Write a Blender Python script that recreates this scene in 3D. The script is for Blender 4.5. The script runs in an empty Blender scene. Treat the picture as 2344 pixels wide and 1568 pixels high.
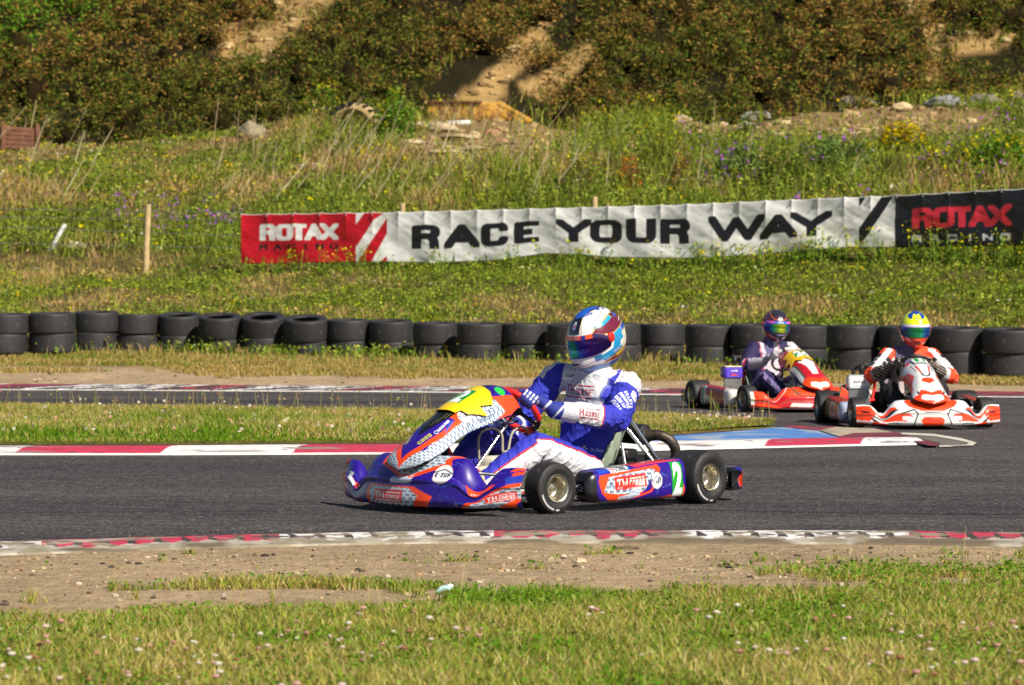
import bpy, math, random, bmesh
import numpy as np
from mathutils import Vector, Matrix, noise as mnoise
rng = np.random.default_rng(7)
random.seed(7)
R = math.radians
scene = bpy.context.scene
# ------------------------------------------------------------------ camera, sky, sun, exposure
F = 6511.0            # focal length in units of a 2344 px wide picture (100 mm on 36 mm)
CAMH = 1.05
cam_d = bpy.data.cameras.new('camera')
cam = bpy.data.objects.new('camera', cam_d)
scene.collection.objects.link(cam)
cam.location = (0, 0, CAMH)
cam.rotation_euler = (R(90), 0, 0)
cam_d.lens = 100.0
cam_d.sensor_width = 36.0
cam_d.shift_y = -94.0 / 2344.0
cam_d.clip_start = 0.1
cam_d.clip_end = 2000
cam_d.dof.use_dof = True
cam_d.dof.focus_distance = 14.6
cam_d.dof.aperture_fstop = 6.8
scene.camera = cam
SUN_EL, SUN_DIR = R(43), Vector((0.66, -0.75, 0)).normalized()
sun_vec = Vector((SUN_DIR.x * math.cos(SUN_EL), SUN_DIR.y * math.cos(SUN_EL), math.sin(SUN_EL)))
world = bpy.data.worlds.new('World')
scene.world = world
world.use_nodes = True
wn = world.node_tree
sky = wn.nodes.new('ShaderNodeTexSky')
sky.sky_type = 'NISHITA'
sky.sun_disc = False
sky.sun_elevation = SUN_EL
sky.sun_rotation = math.atan2(SUN_DIR.x, SUN_DIR.y)
wn.links.new(sky.outputs[0], wn.nodes['Background'].inputs[0])
wn.nodes['Background'].inputs[1].default_value = 0.05
sl = bpy.data.lights.new('sun', 'SUN')
sl.energy = 5.0
sl.angle = R(0.5)
sl.color = (1.0, 0.92, 0.79)
so = bpy.data.objects.new('sun', sl)
so.rotation_euler = sun_vec.to_track_quat('Z', 'Y').to_euler()
so.location = (10, -10, 20)
scene.collection.objects.link(so)
scene.view_settings.view_transform = 'Standard'
scene.view_settings.look = 'None'
scene.view_settings.exposure = 0.42
scene.view_settings.gamma = 1.0
scene.cycles.max_bounces = 5
scene.cycles.transparent_max_bounces = 6
# ------------------------------------------------------------------ colour and object helpers
def hx(s):
    s = s.lstrip('#')
    v = [int(s[i:i + 2], 16) / 255 for i in (0, 2, 4)]
    return np.array([c / 12.92 if c <= 0.04045 else ((c + 0.055) / 1.055) ** 2.4 for c in v], dtype=np.float32)
def link(o, parent=None):
    scene.collection.objects.link(o)
    if parent is not None:
        o.parent = parent
    return o
def tag(o, label=None, cat=None, group=None, kind=None):
    for k, v in (('label', label), ('category', cat), ('group', group), ('kind', kind)):
        if v: o[k] = v
    return o
def empty(name, loc=(0, 0, 0), rz=0.0, parent=None):
    o = bpy.data.objects.new(name, None)
    o.empty_display_size = 0.2
    o.location = loc
    o.rotation_euler = (0, 0, rz)
    return link(o, parent)
def mesh_np(name, V, Fc, mat, parent=None, cols=None, smooth=True, mats=None, midx=None):
    """V (n,3); Fc (m,k) int array or list of such arrays"""
    V = np.asarray(V, dtype=np.float32).reshape(-1, 3)
    if not isinstance(Fc, list): Fc = [Fc]
    Fc = [np.asarray(f, dtype=np.int32) for f in Fc if len(f)]
    me = bpy.data.meshes.new(name)
    me.vertices.add(len(V))
    me.vertices.foreach_set('co', V.ravel())
    nl = sum(f.size for f in Fc)
    npoly = sum(len(f) for f in Fc)
    me.loops.add(nl)
    me.loops.foreach_set('vertex_index', np.concatenate([f.ravel() for f in Fc]))
    me.polygons.add(npoly)
    tot = np.concatenate([np.full(len(f), f.shape[1], dtype=np.int32) for f in Fc])
    st = np.concatenate([[0], np.cumsum(tot)[:-1]]).astype(np.int32)
    me.polygons.foreach_set('loop_start', st)
    me.polygons.foreach_set('loop_total', tot)
    if smooth:
        me.polygons.foreach_set('use_smooth', np.ones(npoly, dtype=bool))
    if midx is not None:
        me.polygons.foreach_set('material_index', np.asarray(midx, dtype=np.int32))
    for m in (mats or [mat]): me.materials.append(m)
    me.update(calc_edges=True)
    if cols is not None:
        c = np.ones((len(V), 4), dtype=np.float32)
        c[:, :3] = np.asarray(cols, dtype=np.float32).reshape(-1, 3)
        a = me.color_attributes.new('Col', 'FLOAT_COLOR', 'POINT')
        a.data.foreach_set('color', c.ravel())
    o = bpy.data.objects.new(name, me)
    return link(o, parent)
# ------------------------------------------------------------------ materials
def new_mat(name):
    m = bpy.data.materials.new(name)
    m.use_nodes = True
    return m, m.node_tree, m.node_tree.nodes['Principled BSDF']
def N(nt, t, **kw):
    n = nt.nodes.new(t)
    for k, v in kw.items():
        if k.startswith('i_'):
            key = k[2:].replace('_', ' ')
            n.inputs[key].default_value = v
        else: setattr(n, k, v)
    return n
def mixc(nt, a, b, fac, mode='MIX'):
    n = nt.nodes.new('ShaderNodeMix')
    n.data_type = 'RGBA'; n.blend_type = mode
    for sock, val in ((6, a), (7, b), (0, fac)):
        if hasattr(val, 'links') or hasattr(val, 'is_linked'):
            nt.links.new(val, n.inputs[sock])
        else:
            n.inputs[sock].default_value = val if sock == 0 else (*val[:3], 1)
    return n.outputs[2]
def ramp(nt, src, p0, p1, c0=(0, 0, 0), c1=(1, 1, 1)):
    r = nt.nodes.new('ShaderNodeValToRGB')
    r.color_ramp.elements[0].position = p0; r.color_ramp.elements[0].color = (*c0, 1)
    r.color_ramp.elements[1].position = p1; r.color_ramp.elements[1].color = (*c1, 1)
    nt.links.new(src, r.inputs[0])
    return r.outputs[0]
def objnoise(nt, scale, detail=4, rough=0.55, stretch=None, coord='Object'):
    tc = nt.nodes.new('ShaderNodeTexCoord')
    src = tc.outputs[coord]
    if stretch:
        mp = nt.nodes.new('ShaderNodeMapping'); mp.inputs['Scale'].default_value = stretch
        nt.links.new(src, mp.inputs[0]); src = mp.outputs[0]
    n = N(nt, 'ShaderNodeTexNoise', i_Scale=scale, i_Detail=detail, i_Roughness=rough)
    nt.links.new(src, n.inputs['Vector'])
    return n.outputs['Fac']
def bump(nt, b, height, strength, dist=0.01):
    n = nt.nodes.new('ShaderNodeBump')
    n.inputs['Strength'].default_value = strength
    n.inputs['Distance'].default_value = dist
    nt.links.new(height, n.inputs['Height'])
    nt.links.new(n.outputs[0], b.inputs['Normal'])
def vcol(nt):
    a = nt.nodes.new('ShaderNodeAttribute'); a.attribute_name = 'Col'
    return a.outputs['Color']
def mat_vcol(name, rough=0.5, coat=0.0, var=0.0, vscale=20, bstr=0.0, bscale=30, bdist=0.01, metal=0.0, stretch=None, trans=0.0, spec=0.5):
    m, nt, b = new_mat(name)
    c = vcol(nt)
    if var:
        n = objnoise(nt, vscale)
        c = mixc(nt, c, ramp(nt, n, 0.3, 0.7, (1 - var,) * 3, (1 + var * 0.4,) * 3), 1.0, 'MULTIPLY')
    nt.links.new(c, b.inputs['Base Color'])
    b.inputs['Roughness'].default_value = rough
    b.inputs['Metallic'].default_value = metal
    b.inputs['Coat Weight'].default_value = coat
    b.inputs['Coat Roughness'].default_value = 0.06
    b.inputs['Specular IOR Level'].default_value = spec
    if bstr:
        bump(nt, b, objnoise(nt, bscale, 5, 0.6, stretch), bstr, bdist)
    if trans:
        t = nt.nodes.new('ShaderNodeBsdfTranslucent')
        nt.links.new(c, t.inputs[0])
        mx = nt.nodes.new('ShaderNodeMixShader'); mx.inputs[0].default_value = trans
        out = nt.nodes['Material Output']
        nt.links.new(b.outputs[0], mx.inputs[1]); nt.links.new(t.outputs[0], mx.inputs[2])
        nt.links.new(mx.outputs[0], out.inputs[0])
    return m
def mat_plain(name, col, rough=0.5, metal=0.0, coat=0.0, var=0.25, vscale=12, bstr=0.0, bscale=40, bdist=0.004):
    m, nt, b = new_mat(name)
    col = np.array(col, dtype=float)
    n = objnoise(nt, vscale)
    c = ramp(nt, n, 0.3, 0.7, tuple(col * (1 - var)), tuple(np.minimum(col * (1 + var), 1)))
    nt.links.new(c, b.inputs['Base Color'])
    b.inputs['Roughness'].default_value = rough
    b.inputs['Metallic'].default_value = metal
    b.inputs['Coat Weight'].default_value = coat
    if bstr: bump(nt, b, objnoise(nt, bscale, 4), bstr, bdist)
    return m
M = {}
M['paint'] = mat_vcol('painted_plastic', 0.3, 0.75, 0.05, 30)
M['helmetpaint'] = mat_vcol('helmet_lacquer', 0.25, 1.0)
M['visor'] = mat_vcol('mirror_visor', 0.12, 0.6, metal=0.75)
M['cloth'] = mat_vcol('suit_cloth', 0.75, 0, 0.08, 9, 0.35, 22, 0.02)
M['vinyl'] = mat_vcol('banner_vinyl', 0.42, 0.1, 0.06, 3)
M['leaf'] = mat_vcol('foliage', 0.9, 0, 0.12, 3, trans=0.30, spec=0.03)
M['grassm'] = mat_vcol('grass_blades', 0.85, 0, 0, trans=0.35, spec=0.04)
M['kerb'] = mat_vcol('kerb_concrete', 0.8, 0, 0.25, 9, 0.5, 30, 0.01)
M['stone'] = mat_vcol('stone', 0.9, 0, 0.35, 6, 0.8, 9, 0.05)
M['chrome'] = mat_plain('chrome_tube', (0.75, 0.75, 0.76), 0.14, 1.0, var=0.06)
M['rimmetal'] = mat_plain('magnesium_rim', (0.56, 0.52, 0.42), 0.3, 0.9, var=0.2, vscale=25)
M['alu'] = mat_plain('aluminium', (0.55, 0.55, 0.54), 0.4, 0.85, var=0.15)
M['black'] = mat_plain('black_plastic', (0.012, 0.012, 0.013), 0.45, var=0.3)
M['blackmetal'] = mat_plain('black_metal', (0.02, 0.02, 0.022), 0.5, 0.3, var=0.4)
M['exhaust'] = mat_plain('sooty_exhaust', (0.07, 0.055, 0.045), 0.5, 0.6, var=0.6, vscale=30, bstr=0.3)
M['seat'] = mat_plain('fibreglass_seat', (0.36, 0.43, 0.33), 0.35, 0, 0.3, var=0.15, vscale=14)
M['tank'] = mat_plain('fuel_tank', (0.78, 0.74, 0.60), 0.35, 0, var=0.1, vscale=6)
M['hose'] = mat_plain('clear_hose', (0.42, 0.38, 0.30), 0.25, 0, var=0.15)
M['redgrip'] = mat_plain('red_grip', (0.70, 0.015, 0.012), 0.6, 0, var=0.15, vscale=30, bstr=0.3)
M['wood'] = mat_plain('post_wood', (0.52, 0.38, 0.19), 0.85, 0, var=0.3, vscale=9, bstr=0.4)
M['fencewood'] = mat_plain('brown_fence_wood', (0.19, 0.08, 0.045), 0.85, 0, var=0.35, vscale=5, bstr=0.4)
M['white'] = mat_plain('white_plastic', (0.78, 0.79, 0.78), 0.45, 0, var=0.08)
M['wire'] = mat_plain('fence_wire', (0.35, 0.37, 0.38), 0.5, 0.6, var=0.1)
def mat_tyre(name, base, vs=6.0):
    m, nt, b = new_mat(name)
    n = objnoise(nt, vs, 6, 0.65)
    n2 = objnoise(nt, 38, 2, 0.5, (1, 1, 0.25))
    c = ramp(nt, n, 0.3, 0.75, tuple(np.array(base) * 0.7), tuple(np.array(base) * 1.5))
    c = mixc(nt, c, (0.16, 0.145, 0.12), ramp(nt, n2, 0.64, 0.78, (0, 0, 0), (0.55, 0.55, 0.55)))
    nt.links.new(c, b.inputs['Base Color'])
    b.inputs['Roughness'].default_value = 0.62
    bump(nt, b, objnoise(nt, 60, 3), 0.25, 0.004)
    return m
M['tyre'] = mat_tyre('racing_slick_rubber', (0.016, 0.015, 0.016), 20)
M['walltyre'] = mat_tyre('old_tyre_rubber', (0.021, 0.020, 0.022), 4)
# ------------------------------------------------------------------ painting canvas (pattern of liveries, suits and banners)
_tc = {}
def text_tris(s, bold=0.0):
    k = (s, bold)
    if k in _tc: return _tc[k]
    cu = bpy.data.curves.new('t', 'FONT')
    cu.body = s; cu.size = 1.0; cu.offset = bold; cu.resolution_u = 4
    o = bpy.data.objects.new('t', cu)
    scene.collection.objects.link(o)
    dg = bpy.context.evaluated_depsgraph_get()
    me = bpy.data.meshes.new_from_object(o.evaluated_get(dg))
    me.calc_loop_triangles()
    v = np.empty(len(me.vertices) * 3); me.vertices.foreach_get('co', v)
    t = np.empty(len(me.loop_triangles) * 3, dtype=np.int32); me.loop_triangles.foreach_get('vertices', t)
    v = v.reshape(-1, 3)[:, :2]; t = t.reshape(-1, 3)
    bpy.data.meshes.remove(me); bpy.data.objects.remove(o); bpy.data.curves.remove(cu)
    _tc[k] = (v, t)
    return _tc[k]
def text_cap():
    v, _ = text_tris('H')
    return v[:, 1].max() - v[:, 1].min(), v[:, 1].min()
class Cv:
    def __init__(s, x0, x1, y0, y1, res, bg):
        s.x0, s.y0, s.res = x0, y0, res
        s.nx, s.ny = int(round((x1 - x0) / res)) + 1, int(round((y1 - y0) / res)) + 1
        s.a = np.empty((s.ny, s.nx, 3), dtype=np.float32); s.a[:] = hx(bg) if isinstance(bg, str) else bg
    def _box(s, xa, xb, ya, yb):
        i0 = max(0, int((xa - s.x0) / s.res)); i1 = min(s.nx, int((xb - s.x0) / s.res) + 2)
        j0 = max(0, int((ya - s.y0) / s.res)); j1 = min(s.ny, int((yb - s.y0) / s.res) + 2)
        if i1 <= i0 or j1 <= j0: return None
        X, Y = np.meshgrid(s.x0 + np.arange(i0, i1) * s.res, s.y0 + np.arange(j0, j1) * s.res)
        return (slice(j0, j1), slice(i0, i1)), X, Y
    def _put(s, sl_, m, col):
        c = hx(col) if isinstance(col, str) else col
        s.a[sl_][m] = c
    def poly(s, pts, col, border=None, bw=0.0):
        if border: s.line(list(pts) + [pts[0]], bw, border)
        P = np.array(pts, dtype=float)
        b = s._box(P[:, 0].min(), P[:, 0].max(), P[:, 1].min(), P[:, 1].max())
        if not b: return
        sl_, X, Y = b
        ins = np.zeros(X.shape, dtype=bool)
        n = len(P)
        for i in range(n):
            x1, y1 = P[i]; x2, y2 = P[(i + 1) % n]
            if y1 == y2: continue
            c = ((Y < y1) != (Y < y2)) & (X < (x2 - x1) * (Y - y1) / (y2 - y1) + x1)
            ins ^= c
        s._put(sl_, ins, col)
    def rect(s, xa, xb, ya, yb, col): s.poly([(xa, ya), (xb, ya), (xb, yb), (xa, yb)], col)
    def line(s, pts, w, col):
        for (x1, y1), (x2, y2) in zip(pts[:-1], pts[1:]):
            b = s._box(min(x1, x2) - w, max(x1, x2) + w, min(y1, y2) - w, max(y1, y2) + w)
            if not b: continue
            sl_, X, Y = b
            dx, dy = x2 - x1, y2 - y1
            L = dx * dx + dy * dy or 1e-9
            t = np.clip(((X - x1) * dx + (Y - y1) * dy) / L, 0, 1)
            d = np.hypot(X - x1 - t * dx, Y - y1 - t * dy)
            s._put(sl_, d < w / 2, col)
    def ell(s, cx, cy, rx, ry, col):
        b = s._box(cx - rx, cx + rx, cy - ry, cy + ry)
        if not b: return
        sl_, X, Y = b
        s._put(sl_, ((X - cx) / rx) ** 2 + ((Y - cy) / ry) ** 2 < 1, col)
    def text(s, st, cx, cy, h, col, w=None, bold=0.0, rot=0.0, shear=0.0, sx=1.0, mir=False):
        """centre cx,cy; cap height h; w = fitted total width"""
        v, t = text_tris(st, bold)
        if not len(v): return
        cap, base = text_cap()
        k = h / cap
        x = v[:, 0] - (v[:, 0].max() + v[:, 0].min()) / 2
        y = (v[:, 1] - base - cap / 2) * k
        if w: x = x * (w / (v[:, 0].max() - v[:, 0].min()))
        else: x = x * k * sx
        x = x + y * shear
        if mir: x = -x
        c, sn = math.cos(rot), math.sin(rot)
        px = cx + x * c - y * sn; py = cy + x * sn + y * c
        for a, b_, c_ in t:
            xs = px[[a, b_, c_]]; ys = py[[a, b_, c_]]
            bb = s._box(xs.min(), xs.max(), ys.min(), ys.max())
            if not bb: continue
            sl_, X, Y = bb
            d = (ys[1] - ys[2]) * (xs[0] - xs[2]) + (xs[2] - xs[1]) * (ys[0] - ys[2])
            if abs(d) < 1e-14: continue
            l1 = ((ys[1] - ys[2]) * (X - xs[2]) + (xs[2] - xs[1]) * (Y - ys[2])) / d
            l2 = ((ys[2] - ys[0]) * (X - xs[2]) + (xs[0] - xs[2]) * (Y - ys[2])) / d
            e = -1e-3
            s._put(sl_, (l1 >= e) & (l2 >= e) & (l1 + l2 <= 1 - e), col)
    def sample(s, x, y):
        fx = np.clip((np.asarray(x) - s.x0) / s.res, 0, s.nx - 1.001); fy = np.clip((np.asarray(y) - s.y0) / s.res, 0, s.ny - 1.001)
        i = fx.astype(int); j = fy.astype(int); u = (fx - i)[..., None]; v = (fy - j)[..., None]
        a = s.a
        return (a[j, i] * (1 - u) + a[j, i + 1] * u) * (1 - v) + (a[j + 1, i] * (1 - u) + a[j + 1, i + 1] * u) * v
# ------------------------------------------------------------------ shape helpers
def grid_faces(ny, nx, wrap=False):
    idx = np.arange(ny * nx).reshape(ny, nx)
    if wrap: idx = np.concatenate([idx, idx[:, :1]], 1)
    return np.stack([idx[:-1, :-1], idx[:-1, 1:], idx[1:, 1:], idx[1:, :-1]], -1).reshape(-1, 4)
def grid_normals(P):
    du = np.gradient(P, axis=1); dv = np.gradient(P, axis=0)
    n = np.cross(du, dv)
    return n / (np.linalg.norm(n, axis=-1, keepdims=True) + 1e-9)
def sheet(name, P, C, mat, parent=None, thick=0.0, mask=None, back=None, flip=False):
    """a curved sheet from a point grid, with real thickness; mask (ny-1,nx-1) keeps cells"""
    ny, nx = P.shape[:2]
    f = grid_faces(ny, nx)
    if flip: f = f[:, ::-1]
    if mask is not None: f = f[mask.ravel()]
    V = P.reshape(-1, 3)
    cols = None if C is None else C.reshape(-1, 3)
    if thick:
        n = grid_normals(P).reshape(-1, 3)
        if flip: n = -n
        V2 = V - n * thick
        e = np.concatenate([f[:, [0, 1]], f[:, [1, 2]], f[:, [2, 3]], f[:, [3, 0]]])
        key = np.sort(e, 1); k = key[:, 0].astype(np.int64) * len(V) + key[:, 1]
        u, inv, cnt = np.unique(k, return_inverse=True, return_counts=True)
        be = e[cnt[inv] == 1]
        m = len(V)
        side = np.stack([be[:, 1], be[:, 0], be[:, 0] + m, be[:, 1] + m], -1)
        f = np.concatenate([f, f[:, ::-1] + m, side])
        V = np.concatenate([V, V2])
        if cols is not None:
            bc = np.tile(hx(back or '101010'), (m, 1))
            cols = np.concatenate([cols, bc])
    used = np.zeros(len(V), bool); used[f.ravel()] = True
    if not used.all():
        rm = np.cumsum(used) - 1
        f = rm[f]; V = V[used]
        if cols is not None: cols = cols[used]
    return mesh_np(name, V, f, mat, parent, cols)
def catmull(pts, n=6):
    P = np.array(pts, dtype=float)
    if len(P) < 3: return P
    E = np.vstack([2 * P[0] - P[1], P, 2 * P[-1] - P[-2]])
    out = []
    for i in range(1, len(E) - 2):
        p0, p1, p2, p3 = E[i - 1:i + 3]
        for k in range(n):
            t = k / n
            out.append(0.5 * ((2 * p1) + (-p0 + p2) * t + (2 * p0 - 5 * p1 + 4 * p2 - p3) * t * t + (-p0 + 3 * p1 - 3 * p2 + p3) * t ** 3))
    out.append(P[-1])
    return np.array(out)
class MB:
    """collects simple shapes into one mesh"""
    def __init__(s): s.V = []; s.F = []; s.C = []; s.n = 0
    def add(s, V, Fs, col=None):
        V = np.asarray(V, dtype=float).reshape(-1, 3)
        for f in (Fs if isinstance(Fs, list) else [Fs]):
            s.F.append(np.asarray(f) + s.n)
        s.V.append(V); s.n += len(V)
        c = hx(col) if isinstance(col, str) else (col if col is not None else np.array([.5, .5, .5]))
        s.C.append(np.tile(c, (len(V), 1)) if np.ndim(c) == 1 else c)
        return s
    def tube(s, pts, r, n=10, smooth=True, col=None, sub=6):
        P = np.array(pts, dtype=float)
        rr = np.full(len(P), r) if np.isscalar(r) else np.array(r, dtype=float)
        if smooth and len(P) > 2:
            Q = catmull(np.c_[P, rr], sub); P = Q[:, :3]; rr = Q[:, 3]
        T = np.gradient(P, axis=0); T /= np.linalg.norm(T, axis=1, keepdims=True) + 1e-12
        ref = np.array([0, 0, 1.0]) if abs(T[0, 2]) < 0.9 else np.array([1.0, 0, 0])
        u = np.cross(T[0], ref); u /= np.linalg.norm(u)
        a = np.linspace(0, 2 * np.pi, n, endpoint=False)
        rings = []
        for i in range(len(P)):
            u = u - T[i] * (u @ T[i]); u /= np.linalg.norm(u) + 1e-12
            w = np.cross(T[i], u)
            rings.append(P[i] + rr[i] * (np.cos(a)[:, None] * u + np.sin(a)[:, None] * w))
        V = np.array(rings).reshape(-1, 3)
        f = grid_faces(len(P), n, True)
        m = len(V)
        V = np.vstack([V, P[0], P[-1]])
        i = np.arange(n); j = (i + 1) % n
        caps = np.concatenate([np.stack([np.full(n, m), j, i], -1), np.stack([np.full(n, m + 1), i + m - n, j + m - n], -1)])
        return s.add(V, [f, caps], col)
    def box(s, c, h, col=None, rot=None, bev=0.0):
        """centre, half sizes; bevelled when bev > 0"""
        c = np.array(c, float); h = np.array(h, float)
        if bev <= 0:
            V = np.array([[x, y, z] for x in (-1, 1) for y in (-1, 1) for z in (-1, 1)], float) * h
            Fs = np.array([[0, 1, 3, 2], [4, 6, 7, 5], [0, 4, 5, 1], [2, 3, 7, 6], [0, 2, 6, 4], [1, 5, 7, 3]])
            if rot is not None: V = V @ np.array(rot).T
            return s.add(V + c, Fs, col)
        bm = bmesh.new(); bmesh.ops.create_cube(bm, size=2.0)
        for v in bm.verts: v.co = Vector(np.array(v.co) * h)
        bmesh.ops.bevel(bm, geom=bm.edges[:], offset=bev, segments=3, profile=0.5, affect='EDGES')
        bm.verts.index_update()
        V = np.array([v.co[:] for v in bm.verts])
        if rot is not None: V = V @ np.array(rot).T
        q = [[v.index for v in f.verts] for f in bm.faces]
        by = {}
        for f in q: by.setdefault(len(f), []).append(f)
        bm.free()
        return s.add(V + c, [np.array(x) for x in by.values()], col)
    def lathe(s, prof, n=32, axis='y', c=(0, 0, 0), col=None):
        """prof: list of (axial, radius)"""
        P = np.array(prof, float)
        a = np.linspace(0, 2 * np.pi, n, endpoint=False)
        ax = np.repeat(P[:, :1], n, 1); ca = P[:, 1:] * np.cos(a); sa = P[:, 1:] * np.sin(a)
        V = {'y': (sa, ax, ca), 'z': (ca, sa, ax), 'x': (ax, ca, sa)}[axis]
        V = np.stack(V, -1).reshape(-1, 3) + np.array(c)
        return s.add(V, grid_faces(len(P), n, True), col)
    def sphere(s, c, r, nu=12, nv=8, col=None):
        th = np.linspace(0.001, np.pi - 0.001, nv); ph = np.linspace(0, 2 * np.pi, nu, endpoint=False)
        T, Pp = np.meshgrid(th, ph, indexing='ij')
        r = np.array([r, r, r]) if np.isscalar(r) else np.array(r)
        V = np.stack([np.sin(T) * np.cos(Pp), np.sin(T) * np.sin(Pp), np.cos(T)], -1) * r + np.array(c)
        return s.add(V.reshape(-1, 3), grid_faces(nv, nu, True), col)
    def build(s, name, mat, parent=None, smooth=True, usecol=False):
        by = {}
        for f in s.F: by.setdefault(f.shape[1], []).append(f)
        o = mesh_np(name, np.vstack(s.V), [np.vstack(x) for x in by.values()], mat, parent, np.vstack(s.C) if usecol else None, smooth)
        if smooth:
            try: o.data.set_sharp_from_angle(angle=R(40))
            except Exception: pass
        return o
def vnoise(x, y, seed=0):
    """cheap smooth value noise, 0..1"""
    x = np.asarray(x, float); y = np.asarray(y, float)
    xi = np.floor(x).astype(np.int64); yi = np.floor(y).astype(np.int64)
    fx = x - xi; fy = y - yi
    fx = fx * fx * (3 - 2 * fx); fy = fy * fy * (3 - 2 * fy)
    def h(i, j):
        n = (i * 374761393 + j * 668265263 + seed * 974711) & 0xffffffff
        n = ((n ^ (n >> 13)) * 1274126177) & 0xffffffff
        return ((n ^ (n >> 16)) & 0xffff) / 65535.0
    return (h(xi, yi) * (1 - fx) + h(xi + 1, yi) * fx) * (1 - fy) + (h(xi, yi + 1) * (1 - fx) + h(xi + 1, yi + 1) * fx) * fy
def fbm(x, y, seed=0, oct=4):
    s = 0; a = 0.5; t = 0
    for o in range(oct):
        s = s + a * vnoise(x * 2 ** o, y * 2 ** o, seed + o); t += a; a *= 0.5
    return s / t
# block letters made of strokes on a unit box (extended sign lettering)
def _arc(cx, cy, rx, ry, a0, a1, n=7):
    return [(cx + rx * math.cos(math.radians(a)), cy + ry * math.sin(math.radians(a))) for a in np.linspace(a0, a1, n)]
GLY = {
 'A': [[(0, 0), (.5, 1), (1, 0)], [(.24, .30), (.76, .30)]],
 'B': [[(0, 0), (0, 1), (.75, 1)] + _arc(.75, .76, .25, .24, 90, -90) + [(0, .52)], [(.75, .52)] + _arc(.75, .26, .25, .26, 90, -90) + [(0, 0)]],
 'C': [[(1, .70)] + _arc(.78, .78, .22, .22, 0, 90, 4) + _arc(.22, .78, .22, .22, 90, 180, 4) + _arc(.22, .22, .22, .22, 180, 270, 4) + _arc(.78, .22, .22, .22, 270, 360, 4) + [(1, .30)]],
 'D': [[(0, 0), (0, 1), (.65, 1)] + _arc(.65, .5, .35, .5, 90, -90) + [(0, 0)]],
 'E': [[(1, 1), (0, 1), (0, 0), (1, 0)], [(0, .5), (.9, .5)]],
 'G': [[(1, .72)] + _arc(.78, .78, .22, .22, 0, 90, 4) + _arc(.22, .78, .22, .22, 90, 180, 4) + _arc(.22, .22, .22, .22, 180, 270, 4) + [(1, 0), (1, .45), (.55, .45)]],
 'H': [[(0, 0), (0, 1)], [(1, 0), (1, 1)], [(0, .5), (1, .5)]],
 'I': [[(.5, 0), (.5, 1)]],
 'K': [[(0, 0), (0, 1)], [(1, 1), (.1, .5), (1, 0)]],
 'L': [[(0, 1), (0, 0), (1, 0)]],
 'M': [[(0, 0), (0, 1), (.5, .35), (1, 1), (1, 0)]],
 'N': [[(0, 0), (0, 1), (1, 0), (1, 1)]],
 'O': [_arc(.75, .72, .25, .28, 0, 90, 5) + _arc(.25, .72, .25, .28, 90, 180, 5) + _arc(.25, .28, .25, .28, 180, 270, 5) + _arc(.75, .28, .25, .28, 270, 360, 5) + [(1, .72)]],
 'P': [[(0, 0), (0, 1), (.75, 1)] + _arc(.75, .74, .25, .26, 90, -90) + [(0, .48)]],
 'R': [[(0, 0), (0, 1), (.78, 1)] + _arc(.78, .75, .22, .25, 90, -90) + [(0, .5)], [(.60, .5), (.84, .40), (.92, .25), (.94, 0)]],
 'S': [[(1, .78), (.85, 1), (.15, 1), (0, .76), (.15, .52), (.85, .48), (1, .24), (.85, 0), (.15, 0), (0, .22)]],
 'T': [[(0, 1), (1, 1)], [(.5, 1), (.5, 0)]],
 'U': [[(0, 1), (0, .28)] + _arc(.28, .28, .28, .28, 180, 270, 5) + _arc(.72, .28, .28, .28, 270, 360, 5) + [(1, 1)]],
 'V': [[(0, 1), (.5, 0), (1, 1)]], 'W': [[(0, 1), (.25, 0), (.5, .95), (.75, 0), (1, 1)]],
 'X': [[(0, 0), (1, 1)], [(0, 1), (1, 0)]], 'Y': [[(0, 1), (.5, .42), (1, 1)], [(.5, .45), (.5, 0)]],
 'Z': [[(0, 1), (1, 1), (0, 0), (1, 0)]], '-': [[(.1, .5), (.9, .5)]], '.': [[(.4, .02), (.6, .02)]],
 '1': [[(.15, .75), (.5, 1), (.5, 0)]], '4': [[(.75, 0), (.75, 1), (0, .3), (1, .3)]], '5': [[(1, 1), (0, 1), (0, .56), (.8, .56), (1, .4), (1, .15), (.8, 0), (0, 0)]], '6': [[(1, 1), (0, .9), (0, 0), (1, 0), (1, .5), (0, .5)]],
 '2': [[(0, .78), (.2, 1), (.8, 1), (1, .78), (1, .6), (0, 0), (1, 0)]],
}
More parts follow.
